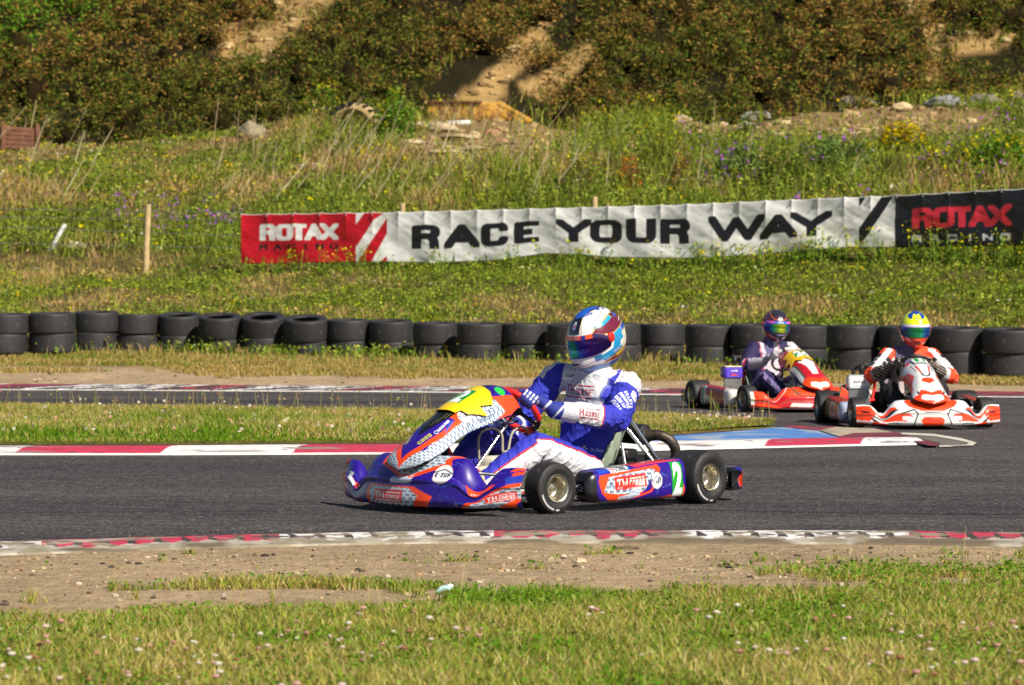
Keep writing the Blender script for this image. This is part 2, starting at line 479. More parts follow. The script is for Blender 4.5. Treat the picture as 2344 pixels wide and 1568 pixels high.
def glyph(cv, ch, cx, cy, w, h, sw, col, rot=0.0, sv=None):
    """sw: vertical stem width, sv: horizontal bar thickness; glyph clipped to its box"""
    if ch not in GLY: return
    sv = sv or sw
    c, s_ = math.cos(rot), math.sin(rot)
    R_ = math.hypot(w, h) / 2 + sw
    b = cv._box(cx - R_, cx + R_, cy - R_, cy + R_)
    if not b: return
    sl_, X, Y = b
    lx = (X - cx) * c + (Y - cy) * s_; ly = -(X - cx) * s_ + (Y - cy) * c
    box = (np.abs(lx) <= w / 2) & (np.abs(ly) <= h / 2)
    m = np.zeros(X.shape, bool)
    k = sw / sv   # scale y so that bars are thinner than stems
    iw, ih = w - sw, h - sv
    for pl in GLY[ch]:
        P = [((x - .5) * iw, (y - .5) * ih * k) for x, y in pl]
        n = len(P)
        for i in range(n - 1):
            (x1, y1), (x2, y2) = P[i], P[i + 1]
            dx, dy = x2 - x1, y2 - y1; L = math.hypot(dx, dy)
            if L < 1e-4 * sw: continue
            a0 = -(sw * .9) / L if i == 0 else 0.0; a1 = 1 + (sw * .9) / L if i == n - 2 else 1.0
            t_ = ((lx - x1) * dx + (ly * k - y1) * dy) / L ** 2
            d = np.abs((lx - x1) * dy - (ly * k - y1) * dx) / L
            endin = lambda q: not ((abs(q[0]) > iw / 2 * .98 and abs(dx) > .3 * abs(dy)) or (abs(q[1]) > ih * k / 2 * .98 and abs(dy) > .3 * abs(dx)))
            if i == 0 and endin(P[0]): a0 = 0.0
            if i == n - 2 and endin(P[-1]): a1 = 1.0
            m |= (d < sw / 2) & (t_ >= a0) & (t_ <= a1)
            if i > 0: m |= np.hypot(lx - x1, ly * k - y1) < sw / 2
    cv._put(sl_, m & box, col)
def stext(cv, st, cx, cy, h, w, col, sw=.2, rot=0.0, gap=.18, sv=None):
    """stroke text, total width w; sw is the stem width as a share of the letter height"""
    wd = [{'I': .35, '.': .3, ' ': .5, 'W': 1.35, 'M': 1.2, '1': .6, '-': .6}.get(ch, 1.0) for ch in st]
    tot = sum(wd) + gap * (len(st) - 1)
    k = w / tot; x = -w / 2
    for ch, d in zip(st, wd):
        gx = x + d * k / 2; c, s_ = math.cos(rot), math.sin(rot)
        if ch != ' ': glyph(cv, ch, cx + gx * c, cy + gx * s_, d * k, h, min(h * sw, d * k * .9), col, rot, None if sv is None else h * sv)
        x += (d + gap) * k
# ------------------------------------------------------------------ terrain: one height field, given by ground profiles along bearings
def ip(u, pts):
    p = np.array(pts, float); return np.interp(u, p[:, 0], p[:, 1])
def z_of(v, Y): return CAMH - (v - 690.0) * Y / F
def prof(u):
    """rows of (Y, Z) for bearings u (array) -> Ys (k,n), Zs (k,n)"""
    u = np.asarray(u, float)
    Yf = ip(u, [(0, 36.0), (2344, 32.8)])
    Yt = ip(u, [(-800, 42.0), (0, 40.4), (2344, 35.4), (3200, 34.0)])
    vt = ip(u, [(0, 806), (365, 818), (945, 830), (1560, 840), (2344, 860)])
    Zt = np.maximum(z_of(vt, Yt), -0.02)
    Yb = ip(u, [(-800, 56.5), (0, 54.5), (555, 52), (2344, 45), (3200, 42)])
    vb = ip(u, [(0, 628), (555, 622), (1200, 614), (1700, 602), (2344, 588)])
    Zb = z_of(vb, Yb)
    Ym = np.full_like(u, 61.0); vm = ip(u, [(0, 440), (600, 432), (1200, 405), (1800, 375), (2344, 350)]); Zm = z_of(vm, Ym)
    Yc = np.full_like(u, 72.0)
    vc = ip(u, [(0, 342), (250, 335), (420, 312), (560, 302), (700, 292), (900, 262), (1180, 268), (1300, 300), (1420, 285), (1550, 276), (1700, 277), (1850, 258), (2000, 240), (2344, 232)])
    Zc = z_of(vc, Yc)
    Yd = Yc + 2.5; Zd = Zc - 0.25
    Ye = np.full_like(u, 112.0); Ze = Zd + (Ye - Yd) * 0.60
    Yg = np.full_like(u, 260.0); Zg = Ze + 6
    z0 = np.zeros_like(u)
    Ys = np.stack([z0 + 0.5, Yf, Yt, Yt + 1.5, Yb, Ym, Yc, Yd, Ye, Yg]); Zs = np.stack([z0, z0, Zt, Zt + 0.12, Zb, Zm, Zc, Zd, Ze, Zg])
    return Ys, Zs
def rough(X, Y):
    return (fbm(X * 0.35, Y * 0.35, 3) - 0.5) * 0.9
def ground_z(X, Y):
    X = np.asarray(X, float); Y = np.asarray(Y, float)
    sh = X.shape; X = X.ravel(); Y = Y.ravel()
    u = 1172 + X / np.maximum(Y, 0.5) * F
    Ys, Zs = prof(u)
    z = np.zeros_like(u)
    for k in range(len(Ys) - 1):
        m = (Y >= Ys[k]) & (Y <= Ys[k + 1])
        t = (Y - Ys[k]) / (Ys[k + 1] - Ys[k])
        z = np.where(m, Zs[k] + t * (Zs[k + 1] - Zs[k]), z)
    w = np.clip((Y - Ys[3]) / 8, 0, 1)
    w2 = np.clip((Y - 76) / 6, 0, 1)
    z = z + rough(X, Y) * w * (0.45 + 1.3 * w2) + (fbm(X * 1.7, Y * 1.7, 9) - .5) * 0.16 * w
    return z.reshape(sh)
def at(u, v, far=False):
    """ground point seen at picture column u, row v"""
    Y = np.concatenate([np.linspace(6, 40, 1500), np.linspace(40.02, 112, 2500)])
    X = (u - 1172) / F * Y
    Z = ground_z(X, Y)
    vv = 690 - (Z - CAMH) * F / Y
    k = int(np.argmax(vv <= v)) if (vv <= v).any() else len(Y) - 1
    return np.array([X[k], Y[k], Z[k]])
def flat(u, v, z=0.0):
    Y = (CAMH - z) * F / (v - 690.0)
    return np.array([(u - 1172) / F * Y, Y, z])
# ground sheet
rowsY = np.concatenate([[-60, -20, 0.6], np.linspace(3, 30, 40), np.linspace(30.5, 44, 45), np.linspace(44.3, 76, 130), np.linspace(76.3, 112, 110), [130, 180, 259]])
us = np.concatenate([np.linspace(-2600, -260, 26), np.linspace(-240, 2600, 330), np.linspace(2630, 4900, 26)])
UU, YY = np.meshgrid(us, rowsY)
XX = (UU - 1172) / F * np.maximum(YY, 25 + 0 * YY) + 0.0
XX = np.where(YY >= 25, (UU - 1172) / F * YY, (UU - 1172) / F * 25)
ZZ = np.where(YY > 30, ground_z(XX, np.maximum(YY, 1)), 0.0)
GULLIES = [[(715, -20, 55), (660, 30, 40), (600, 75, 60), (545, 95, 40), (535, 150, 14)],
           [(1262, 20, 9), (1240, 65, 22), (1208, 110, 26), (1168, 150, 25), (1130, 190, 30), (1105, 235, 42)],
           [(1345, 115, 20), (1290, 150, 16), (1230, 200, 26)],
           [(2105, -10, 34), (2128, 50, 22), (2135, 100, 12), (2140, 150, 16), (2135, 200, 12)],
           [(2200, 95, 25), (2300, 80, 20)]]
def gully_mask(u, v):
    m = np.zeros(np.shape(u))
    for g in GULLIES:
        for (a, b, w1), (c, d, w2) in zip(g[:-1], g[1:]):
            L = (c - a) ** 2 + (d - b) ** 2
            t = np.clip(((u - a) * (c - a) + (v - b) * (d - b)) / L, 0, 1)
            dd = np.hypot(u - a - t * (c - a), v - b - t * (d - b))
            w = w1 + t * (w2 - w1)
            m = np.maximum(m, np.clip(1.35 - dd / w, 0, 1))
    return m
def uv_of(X, Y, Z):
    Y = np.maximum(Y, 1); return 1172 + X / Y * F, 690 - (Z - CAMH) * F / Y
U_, V_ = uv_of(XX, YY, ZZ)
n1 = fbm(XX * 0.5, YY * 0.5, 21); n2 = fbm(XX * 2.2, YY * 2.2, 31)
col = np.zeros(XX.shape + (3,), np.float32)
c_dirt = hx('c8b090'); c_dry = hx('8a7a45'); c_gr = hx('76793a'); c_soil = hx('7a6a48'); c_sand = hx('c2a06a'); c_dark = hx('2c2712')
def lerp(a, b, t): return a * (1 - t[..., None]) + b * t[..., None]
col[:] = lerp(c_dirt, c_dirt * 0.8, n2)
Ys_, Zs_ = prof(UU.ravel()); Yf_ = Ys_[1].reshape(UU.shape); Yt_ = Ys_[2].reshape(UU.shape); Yb_ = Ys_[4].reshape(UU.shape)
fgm = np.clip((9.3 - YY + (n2 - .5) * 1.5) / 0.5, 0, 1); col = lerp(col, lerp(c_gr * .6, c_dry * .7, n2), fgm)
dry = np.clip((YY - (Yf_ + 0.45 * (Yt_ - Yf_) + (n1 - .5) * 2.5)) / 0.6, 0, 1); col = lerp(col, lerp(c_dry, c_dry * 1.15, n2), dry)
sl_m = np.clip((YY - Yt_ - 0.3) / 0.8, 0, 1); col = lerp(col, lerp(c_gr * .7, c_soil * 0.8, np.clip(n1 * 1.6 - .3, 0, 1)), sl_m)
mound = np.zeros(XX.shape)
for (cu, cv, ru, rv) in ((1130, 310, 150, 50), (1230, 290, 90, 45), (2000, 275, 340, 50), (1700, 292, 160, 36), (1060, 330, 160, 26), (1650, 300, 200, 20)):
    mound = np.maximum(mound, np.clip(1.5 - ((U_ - cu) / ru) ** 2 - ((V_ - cv) / rv) ** 2 + (n2 - .5), 0, 1))
col = lerp(col, lerp(hx('a88c62'), hx('8c7654'), n2), mound * (YY > 61))
hill = np.clip((YY - 74.3) / 0.8, 0, 1); col = lerp(col, lerp(c_dark, c_dark * .7, n2), hill)
gm = gully_mask(U_ + (n2 - .5) * 60, V_ + (n1 - .5) * 40) * (YY > 73); col = lerp(col, lerp(c_sand, c_sand * .72, n2), np.clip(gm * 2, 0, 1))
def mat_ground():
    m, nt, b = new_mat('earth')
    c = vcol(nt)
    n = objnoise(nt, 9, 6, 0.7); n2 = objnoise(nt, 60, 3, 0.6); n3 = objnoise(nt, 1.2, 3)
    c = mixc(nt, c, ramp(nt, n, 0.3, 0.72, (0.62, 0.60, 0.56), (1.18, 1.16, 1.1)), 1.0, 'MULTIPLY')
    c = mixc(nt, c, ramp(nt, n2, 0.35, 0.7, (0.7,) * 3, (1.2,) * 3), 1.0, 'MULTIPLY')
    c = mixc(nt, c, ramp(nt, n3, 0.3, 0.7, (0.85,) * 3, (1.1,) * 3), 1.0, 'MULTIPLY')
    nt.links.new(c, b.inputs['Base Color']); b.inputs['Roughness'].default_value = 0.95
    b.inputs['Specular IOR Level'].default_value = 0.15
    bump(nt, b, objnoise(nt, 14, 6, 0.7), 0.9, 0.06)
    return m
M['earth'] = mat_ground()
gnd = mesh_np('ground', np.stack([XX, YY, ZZ], -1).reshape(-1, 3), grid_faces(*XX.shape), M['earth'], cols=col)
tag(gnd, 'bare sandy earth, dry grass bank and hillside behind the kart track', 'ground', kind='structure')
# ------------------------------------------------------------------ asphalt
def mat_asphalt():
    m, nt, b = new_mat('asphalt')
    tc = nt.nodes.new('ShaderNodeTexCoord')
    vor = N(nt, 'ShaderNodeTexVoronoi', i_Scale=62.0); nt.links.new(tc.outputs['Object'], vor.inputs['Vector'])
    c = ramp(nt, vor.outputs['Distance'], 0.1, 0.75, (0.021, 0.020, 0.025), (0.076, 0.072, 0.077))
    n = objnoise(nt, 30, 8, 0.85)
    c = mixc(nt, c, ramp(nt, n, 0.40, 0.62, (0.38, 0.37, 0.40), (1.65, 1.62, 1.52)), 1.0, 'MULTIPLY')
    g2 = objnoise(nt, 11, 6, 0.8, (0.22, 1, 1))
    c = mixc(nt, c, ramp(nt, g2, 0.38, 0.62, (0.55, 0.53, 0.60), (1.42, 1.38, 1.32)), 1.0, 'MULTIPLY')
    lane = objnoise(nt, 0.5, 3, 0.5, (0.25, 1.6, 1))
    c = mixc(nt, c, ramp(nt, lane, 0.36, 0.60, (0.55, 0.53, 0.60), (1.16, 1.14, 1.08)), 1.0, 'MULTIPLY')
    sp = objnoise(nt, 85, 2, 0.5, (0.45, 1, 1))
    c = mixc(nt, c, (0.24, 0.22, 0.19), ramp(nt, sp, 0.61, 0.70))
    nt.links.new(c, b.inputs['Base Color']); b.inputs['Roughness'].default_value = 0.82
    b.inputs['Specular IOR Level'].default_value = 0.35
    bump(nt, b, vor.outputs['Distance'], 0.9, 0.008)
    return m
M['asphalt'] = mat_asphalt()
def strip(name, edgeA, edgeB, z, mat, cols=None, thick=0.0, n=400, m=4, **kw):
    """ground band between two (u,v) edge lines given left to right"""
    A = np.array(edgeA, float); B = np.array(edgeB, float)
    ta = np.linspace(0, 1, n)
    def rs(E):
        s_ = (E[:, 0] - E[0, 0]) / (E[-1, 0] - E[0, 0])
        return np.stack([np.interp(ta, s_, E[:, 0]), np.interp(ta, s_, E[:, 1])], -1)
    a, b_ = rs(A), rs(B)
    k = np.linspace(0, 1, m)[:, None, None]
    fa = np.array([flat(x, y) for x, y in a]); fb = np.array([flat(x, y) for x, y in b_])
    P = fa[None] * (1 - k) + fb[None] * k
    P[..., 2] = z
    return P
P = strip('track', [(-1500, 875.5), (0, 877), (900, 879), (1560, 886), (2344, 899), (3600, 915)], [(-1500, 1285), (0, 1262), (300, 1252), (600, 1245), (1000, 1238), (1700, 1238), (2344, 1243), (3600, 1262)], 0.004, None)
tr = mesh_np('track', P.reshape(-1, 3), grid_faces(*P.shape[:2])[:, ::-1], M['asphalt'])
tag(tr, 'dark grey asphalt kart track with a hairpin bend', 'track', kind='structure')
# tyre marks: thin dark rubber lines
def rubber(pts, w, z):
    Q = catmull([flat(*p) for p in pts], 12); Q[:, 2] = z
    T = np.gradient(Q, axis=0); T /= np.linalg.norm(T, axis=1, keepdims=True)
    S = np.stack([-T[:, 1], T[:, 0], T[:, 2] * 0], -1) * w / 2
    return np.stack([Q - S, Q + S])
M['rubber'] = mat_plain('rubber_mark', (0.022, 0.021, 0.024), 0.6, 0, var=0.5, vscale=7)
for i, (pts, w, lab) in enumerate([([(1480, 1166), (1700, 1172), (2000, 1177), (2500, 1181)], 0.022, 'long dark tyre line on the near asphalt behind the blue kart'),
      ([(-80, 1176), (300, 1174), (640, 1172)], 0.014, 'faint dark tyre line on the near asphalt at the left edge'),
      ([(-80, 913), (400, 918), (1100, 924)], 0.05, 'thin dark tyre line along the far straight')]):
    Pm = rubber(pts, w, 0.008)
    o = mesh_np('tyre_mark', Pm.reshape(-1, 3), grid_faces(*Pm.shape[:2]), M['rubber'])
    tag(o, lab, 'tyre mark', kind='structure')
# ------------------------------------------------------------------ kerbs
RED, DRED, WHT, CON = 'c0304f', '7c2438', 'e6e2e2', 'b3ab9c'
def kerb(name, eA, eB, z, colfn, label, n=1500, m=14, crown=0.02, drop=True):
    P = strip(name, eA, eB, 0, None, n=n, m=m)
    t = np.linspace(0, 1, m)[:, None]
    u = np.interp(np.linspace(0, 1, n), [0, 1], [eA[0][0], eA[-1][0]])[None]
    X = P[..., 0]; Y = P[..., 1]
    P[..., 2] = z + crown * np.sin(np.pi * np.clip(t, 0.05, 0.95)) + 0.004 * (fbm(X * 9, Y * 9, 5) - .5)
    C = colfn(np.broadcast_to(u, X.shape), np.broadcast_to(t, X.shape), X, Y)
    if drop:
        a = P[:1].copy(); a[..., 2] = -0.03; b = P[-1:].copy(); b[..., 2] = -0.03
        P = np.concatenate([a, P, b]); C = np.concatenate([C[:1], C, C[-1:]])
    o = mesh_np(name, P.reshape(-1, 3), grid_faces(*P.shape[:2])[:, ::-1], M['kerb'], cols=C)
    return tag(o, label, 'kerb', None, 'structure')
def bands(u, edges, cols):
    c = np.zeros(u.shape + (3,), np.float32); k = np.searchsorted(edges, u)
    for i, cc in enumerate(cols): c[k == i] = hx(cc)
    return c
def worn(c, X, Y, to, amt, seed=1, sc=6):
    w = np.clip((fbm(X * sc, Y * sc, seed) - (1 - amt)) * 9, 0, 1); return lerp(c, hx(to), w)
def c_inner(u, t, X, Y):
    uu = u + (t - .5) * 60
    c = bands(uu, [50, 378, 675, 905, 1120, 1340, 1500, 1738, 1955, 2112, 2400], [WHT, RED, WHT, RED, WHT, RED, WHT, WHT, RED, WHT, DRED, DRED])
    c = worn(c, X, Y, '5a4a50', 0.33, 4, 7); c = worn(c, X * .3, Y, '8d7f7c', 0.36, 8, 5)
    c[t > 0.93] = hx('e8e6de')
    return c
kerb('inner_kerb', [(-560, 1027), (0, 1024), (400, 1023), (680, 1021), (900, 1020), (1200, 1017), (1530, 1013), (1705, 1010), (1916, 1005), (2077, 1004)],
     [(-560, 1046), (0, 1043), (400, 1043), (900, 1041), (1300, 1037), (1530, 1032), (1740, 1027), (1954, 1022), (2124, 1019)], 0.010, c_inner, 'long flat red and white kerb along the inside of the near bend')
def c_outer(u, t, X, Y):
    seg = np.floor((u + 80) / 62 + 0)
    tooth = ((u + 80) / 62) % 1.0
    c = bands(u, [125, 1180 - 540, 640, 1130, 1655, 1660, 2090], [WHT, RED, WHT, WHT, RED, RED, WHT, RED])
    c = bands(u, [95, 640, 1130, 1560, 2080], [WHT, RED, WHT, RED, WHT, RED])
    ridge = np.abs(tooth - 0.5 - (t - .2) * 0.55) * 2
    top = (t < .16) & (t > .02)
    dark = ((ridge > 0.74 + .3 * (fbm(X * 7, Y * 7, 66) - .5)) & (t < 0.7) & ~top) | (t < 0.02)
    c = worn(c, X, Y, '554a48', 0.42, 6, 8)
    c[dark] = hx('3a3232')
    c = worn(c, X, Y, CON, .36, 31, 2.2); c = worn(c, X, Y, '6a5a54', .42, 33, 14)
    edge = t > 0.62 + 0.16 * np.sin(tooth * np.pi) + 0.45 * (fbm(X * 4, Y * 7, 77) - .5)
    c[edge] = hx(CON) * 0.95
    c = worn(c, X, Y, '8f8570', 0.46, 9, 8)
    c = worn(c, X, Y, '6c5f4c', np.clip(.25 + (t - .6) * .8, 0, .8), 19, 3)
    return c
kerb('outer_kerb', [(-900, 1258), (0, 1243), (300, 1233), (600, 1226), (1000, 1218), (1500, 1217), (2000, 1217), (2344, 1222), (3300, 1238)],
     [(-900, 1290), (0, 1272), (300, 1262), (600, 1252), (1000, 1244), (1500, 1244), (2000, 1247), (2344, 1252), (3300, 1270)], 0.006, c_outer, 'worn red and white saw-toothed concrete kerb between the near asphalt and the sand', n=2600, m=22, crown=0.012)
def c_far(u, t, X, Y):
    sh = u + t * 260
    c = bands(sh, [60, 250, 560, 700, 980, 1080, 1240, 1500, 1620, 1900, 2100], ['dcd8d6', 'a03048', 'dcd8d6', 'a03048', 'e0dcda', 'b03048', 'e0dcda', 'b03048', 'e0dcda', 'a03048', 'e0dcda', 'a03048'])
    st = (u * 0.012 + t * 4.2 + fbm(X * .6, Y * 2, 3) * 1.6) % 1.0
    dk = st < np.clip(0.25 + t * 0.55, 0, 0.85)
    c[dk] = hx('3a2f38')
    c[t > 0.93] = hx('e6e4dc')
    return c
kerb('far_kerb', [(-900, 874), (0, 878), (900, 879), (1560, 885), (2344, 897), (3200, 912)],
     [(-900, 889), (0, 893), (900, 898), (1560, 905), (2344, 910), (3200, 925)], 0.006, c_far, 'rubber-streaked red and white kerb along the far straight under the tyre wall', n=3000, m=26, crown=0.006)
# painted run-off behind the inner kerb
def c_apron(u, t, X, Y):
    c = np.zeros(u.shape + (3,), np.float32); c[:] = hx('5f86bc')
    c = worn(c, X, Y, '9aa0ac', 0.45, 12, 5)
    return c
def poly_sheet(name, uvs, z, colr, sub=0.05, noise_to=None, amt=.4):
    pts = [flat(*p, z) for p in uvs]
    bm = bmesh.new()
    bm.faces.new([bm.verts.new(p) for p in pts])
    bmesh.ops.triangulate(bm, faces=bm.faces[:])
    bmesh.ops.subdivide_edges(bm, edges=bm.edges[:], cuts=24, use_grid_fill=True)
    bmesh.ops.triangulate(bm, faces=bm.faces[:])
    bm.verts.index_update()
    V = np.array([v.co[:] for v in bm.verts]); Fs = np.array([[v.index for v in f.verts] for f in bm.faces]); bm.free()
    c = np.tile(hx(colr), (len(V), 1))
    if noise_to: c = worn(c, V[:, 0], V[:, 1], noise_to, amt, 12, 4)
    nz = np.cross(V[Fs[:, 1]] - V[Fs[:, 0]], V[Fs[:, 2]] - V[Fs[:, 0]])[:, 2]
    Fs[nz < 0] = Fs[nz < 0][:, ::-1]
    o = mesh_np(name, V, Fs, M['kerb'], cols=c, smooth=False)
    return tag(o, None, None, None, 'structure')
poly_sheet('painted_runoff', [(1380, 1015), (1400, 1007), (1545, 997), (1660, 989), (1770, 979), (1820, 976), (1876, 985), (1925, 997), (1916, 1006), (1705, 1011), (1530, 1014)], 0.010, '4f7fc0', noise_to='93a0b4', amt=.5)
poly_sheet('red_runoff_stripe', [(1790, 976), (1814, 974), (1913, 976), (1900, 982), (1879, 985), (1840, 982)], 0.014, '8c3044', noise_to='5a3a44')
poly_sheet('concrete_runoff', [(1876, 985), (1913, 977), (2002, 981), (2049, 990), (1954, 992), (1923, 999)], 0.018, 'a89c88', noise_to='8a8274')
poly_sheet('red_runoff_tip', [(1914, 1005), (1923, 998), (1954, 991), (2049, 989), (2090, 1000), (2150, 1015), (2146, 1020), (2124, 1020), (2077, 1005)], 0.022, '702c3c', noise_to='4a2a34')
poly_sheet('grey_runoff_tip', [(2049, 989), (2077, 992), (2138, 995), (2222, 1011), (2224, 1016), (2150, 1020), (2152, 1014), (2090, 1000)], 0.008, '6a665f', noise_to='4a4846')
poly_sheet('white_edge_line', [(2060, 990), (2138, 993), (2200, 1003), (2236, 1013), (2226, 1020), (2150, 1023), (2150, 1019.5), (2212, 1017.5), (2219, 1013), (2190, 1007), (2138, 998), (2066, 994)], 0.012, 'c8c4b8', noise_to='8c877c', amt=.35)
# grass island soil between the two straights
isl = [(-500, 934), (0, 934), (500, 940), (1000, 950), (1400, 957), (1600, 966), (1700, 974), (1775, 978), (1730, 984), (1620, 993), (1530, 1003), (1200, 1013), (900, 1017), (680, 1017), (400, 1020), (0, 1021), (-500, 1023)]
A_ = [(-500, 934), (0, 934), (500, 940), (1000, 950), (1400, 957), (1600, 966), (1700, 973), (1770, 979)]
B_ = [(-500, 1025), (0, 1021), (400, 1020), (900, 1017), (1200, 1011), (1400, 1003), (1545, 995), (1660, 987), (1775, 980)]
P = strip('island', A_, B_, 0, None, n=300, m=24)
t = np.linspace(0, 1, 24)[:, None]
P[..., 2] = 0.012 + 0.035 * np.clip(np.sin(np.pi * t), 0, 1) ** .5 * np.clip((1 - np.linspace(0, 1, 300)) * 8, 0, 1)[None]
P[0, :, 2] = -0.01; P[-1, :, 2] = -0.01
nn = fbm(P[..., 0] * 1.2, P[..., 1] * 1.2, 41)
C = lerp(hx('8c7c3e'), hx('5f6c26'), np.clip(nn * 1.6 - .3, 0, 1))
o = mesh_np('grass_island', P.reshape(-1, 3), grid_faces(*P.shape[:2])[:, ::-1], M['earth'], cols=C)
tag(o, 'low dry grass island between the near and far asphalt', 'ground', kind='structure')
# ------------------------------------------------------------------ vegetation builders
class Veg:
    def __init__(s): s.V = []; s.C = []; s.Q = []; s.T = []; s.n = 0
    def blades(s, P, h, w, col, lean=0.35, rs=None):
        n = len(P)
        h = np.broadcast_to(h, n); w = np.broadcast_to(w, n); lean = np.broadcast_to(lean, n)
        a = rng.uniform(0, 2 * np.pi, n); b = rng.uniform(0, 2 * np.pi, n)
        d = np.stack([np.cos(a), np.sin(a), 0 * a], -1) * (lean * rng.uniform(0.2, 1.2, n))[:, None]
        sd = np.stack([np.cos(b), np.sin(b), 0 * b], -1) * (w / 2)[:, None]
        up = np.array([0, 0, 1.0])
        mid = P + (up * 0.55 + d * 0.35) * h[:, None]; tip = P + (up * 0.95 + d) * h[:, None]
        V = np.stack([P - sd, P + sd, mid + sd * .8, mid - sd * .8, tip], 1)
        C = np.repeat(np.asarray(col, np.float32)[:, None], 5, 1).copy()
        C[:, 4] = C[:, 4] * 1.15
        i = s.n + np.arange(n)[:, None] * 5
        s.Q.append(i + np.array([0, 1, 2, 3])); s.T.append(i + np.array([3, 2, 4]))
        s.V.append(V.reshape(-1, 3)); s.C.append(C.reshape(-1, 3)); s.n += 5 * n
    def leaves(s, P, size, col, flat_=0.0, asp=0.5, N_=None):
        n = len(P)
        if not n: return
        size = np.broadcast_to(size, n)
        d = rng.normal(size=(n, 3)); d[:, 2] *= (1 - flat_) ; d /= np.linalg.norm(d, axis=1, keepdims=True)
        q = rng.normal(size=(n, 3)); q[:, 2] *= (1 - flat_)
        if N_ is not None:
            q = np.cross(d, N_ + rng.normal(size=(n, 3)) * 0.5)
        q -= d * (q * d).sum(1, keepdims=True); q /= np.linalg.norm(q, axis=1, keepdims=True) + 1e-9
        d = d * size[:, None]; q = q * (size * asp)[:, None]
        V = np.stack([P - d * .5, P + q * .5, P + d * .5, P - q * .5], 1)
        i = s.n + np.arange(n)[:, None] * 4
        s.Q.append(i + np.arange(4)); s.V.append(V.reshape(-1, 3))
        s.C.append(np.repeat(np.asarray(col, np.float32)[:, None], 4, 1).reshape(-1, 3)); s.n += 4 * n
    def sticks(s, A, B, w, col):
        n = len(A); w = np.broadcast_to(w, n)
        a = rng.uniform(0, 2 * np.pi, n); sd = np.stack([np.cos(a), np.sin(a) * .3, 0 * a], -1) * (w / 2)[:, None]
        V = np.stack([A - sd, A + sd, B + sd * .5, B - sd * .5], 1)
        i = s.n + np.arange(n)[:, None] * 4
        s.Q.append(i + np.arange(4)); s.V.append(V.reshape(-1, 3))
        s.C.append(np.repeat(np.asarray(col, np.float32)[:, None], 4, 1).reshape(-1, 3)); s.n += 4 * n
    def build(s, name, mat, parent=None):
        Fs = [np.concatenate(s.Q)] + ([np.concatenate(s.T)] if s.T else [])
        return mesh_np(name, np.concatenate(s.V), Fs, mat, parent, np.concatenate(s.C), smooth=False)
def pal(n, cols, w=None, jit=0.22, pick=None):
    C = np.array([hx(c) for c in cols])
    k = rng.choice(len(cols), n, p=w) if pick is None else pick
    return C[k] * rng.uniform(1 - jit, 1 + jit, (n, 1)) * rng.uniform(.93, 1.07, (n, 3))
def scatter(n, y0, y1, u0=-560, u1=2900, z=None):
    """uniform on the ground between two distances (y0,y1 may be functions of the bearing)"""
    Ya = np.sqrt(rng.uniform(0, 1, n))  # wedge
    u = rng.uniform(u0, u1, n)
    a = y0(u) if callable(y0) else np.full(n, float(y0)); b = y1(u) if callable(y1) else np.full(n, float(y1))
    Y = np.sqrt(a * a + rng.uniform(0, 1, n) * (b * b - a * a))
    X = (u - 1172) / F * Y
    Z = ground_z(X, Y) if z is None else np.full(n, z)
    return u, np.stack([X, Y, Z], -1)
fYf = lambda u: prof(u)[0][1]; fYt = lambda u: prof(u)[0][2]; fYb = lambda u: prof(u)[0][4]
# --- foreground lawn
def fg_edge(u):  # picture row of the upper edge of the lawn
    return np.interp(u, [-200, 0, 250, 420, 600, 900, 1150, 1250, 1400, 1600, 2000, 2344, 2600], [1395, 1392, 1398, 1375, 1385, 1388, 1372, 1350, 1362, 1345, 1340, 1338, 1335])
g = Veg()
n = 250000
u, P = scatter(n, 7.2, 12.0, z=0.0)
_, v = uv_of(P[:, 0], P[:, 1], P[:, 2])
nb = fbm(P[:, 0] * 3, P[:, 1] * 3, 51); nl = fbm(P[:, 0] * 1.1, P[:, 1] * 1.1, 52)
e = fg_edge(u) + (nb - .5) * 90 + (nl - .5) * 60 + 6
bald = ((u > 430) & (u < 700) & (v < 1400) & (nb < .55))
keep = (v > e) & ~bald
strip_ = (np.abs(v - np.interp(u, [250, 450, 700, 1000, 1100], [1352, 1345, 1338, 1350, 1362])) < 9 * np.clip((nb - .2) * 2.2, 0, 1.4)) & (u > 250) & (u < 1090)
tufts = (fbm(P[:, 0] * 4, P[:, 1] * 4, 53) > 0.60 - np.clip((u - 1500) / 800, 0, 1) * .09) & (v > 1266 + (2344 - u) * .03) & (v < 1345) & (u > 1480) & (v > 1262)
tufts &= (rng.uniform(size=n) < np.clip((u - 1480) / 600, .15, 1))
keep |= strip_ | tufts
keep |= (fbm(P[:, 0] * 6, P[:, 1] * 6, 58) > .78) & (v > 1262)
P = P[keep]; nb = nb[keep]; nl = nl[keep]; v = v[keep]; u = u[keep]
n = len(P)
kind = rng.uniform(size=n) + (nl - .5) * 1.5 + (nb - .5) * .8 + np.clip((v - 1430) / 900, 0, .2)
C = np.where((kind < .55)[:, None], pal(n, ['6c8c22', '809c2c', '5a7c1c', '90a83a']), pal(n, ['b0a850', 'c8b870', '9ca040', 'd0c084', '98804a']))
C *= (1 + .25 * (nb - .5))[:, None]
g.blades(P, rng.uniform(.016, .06, n) * (0.32 + 1.15 * nb) * np.where(v < 1338, .5, 1.0), rng.uniform(.0025, .0055, n), C, 0.75)
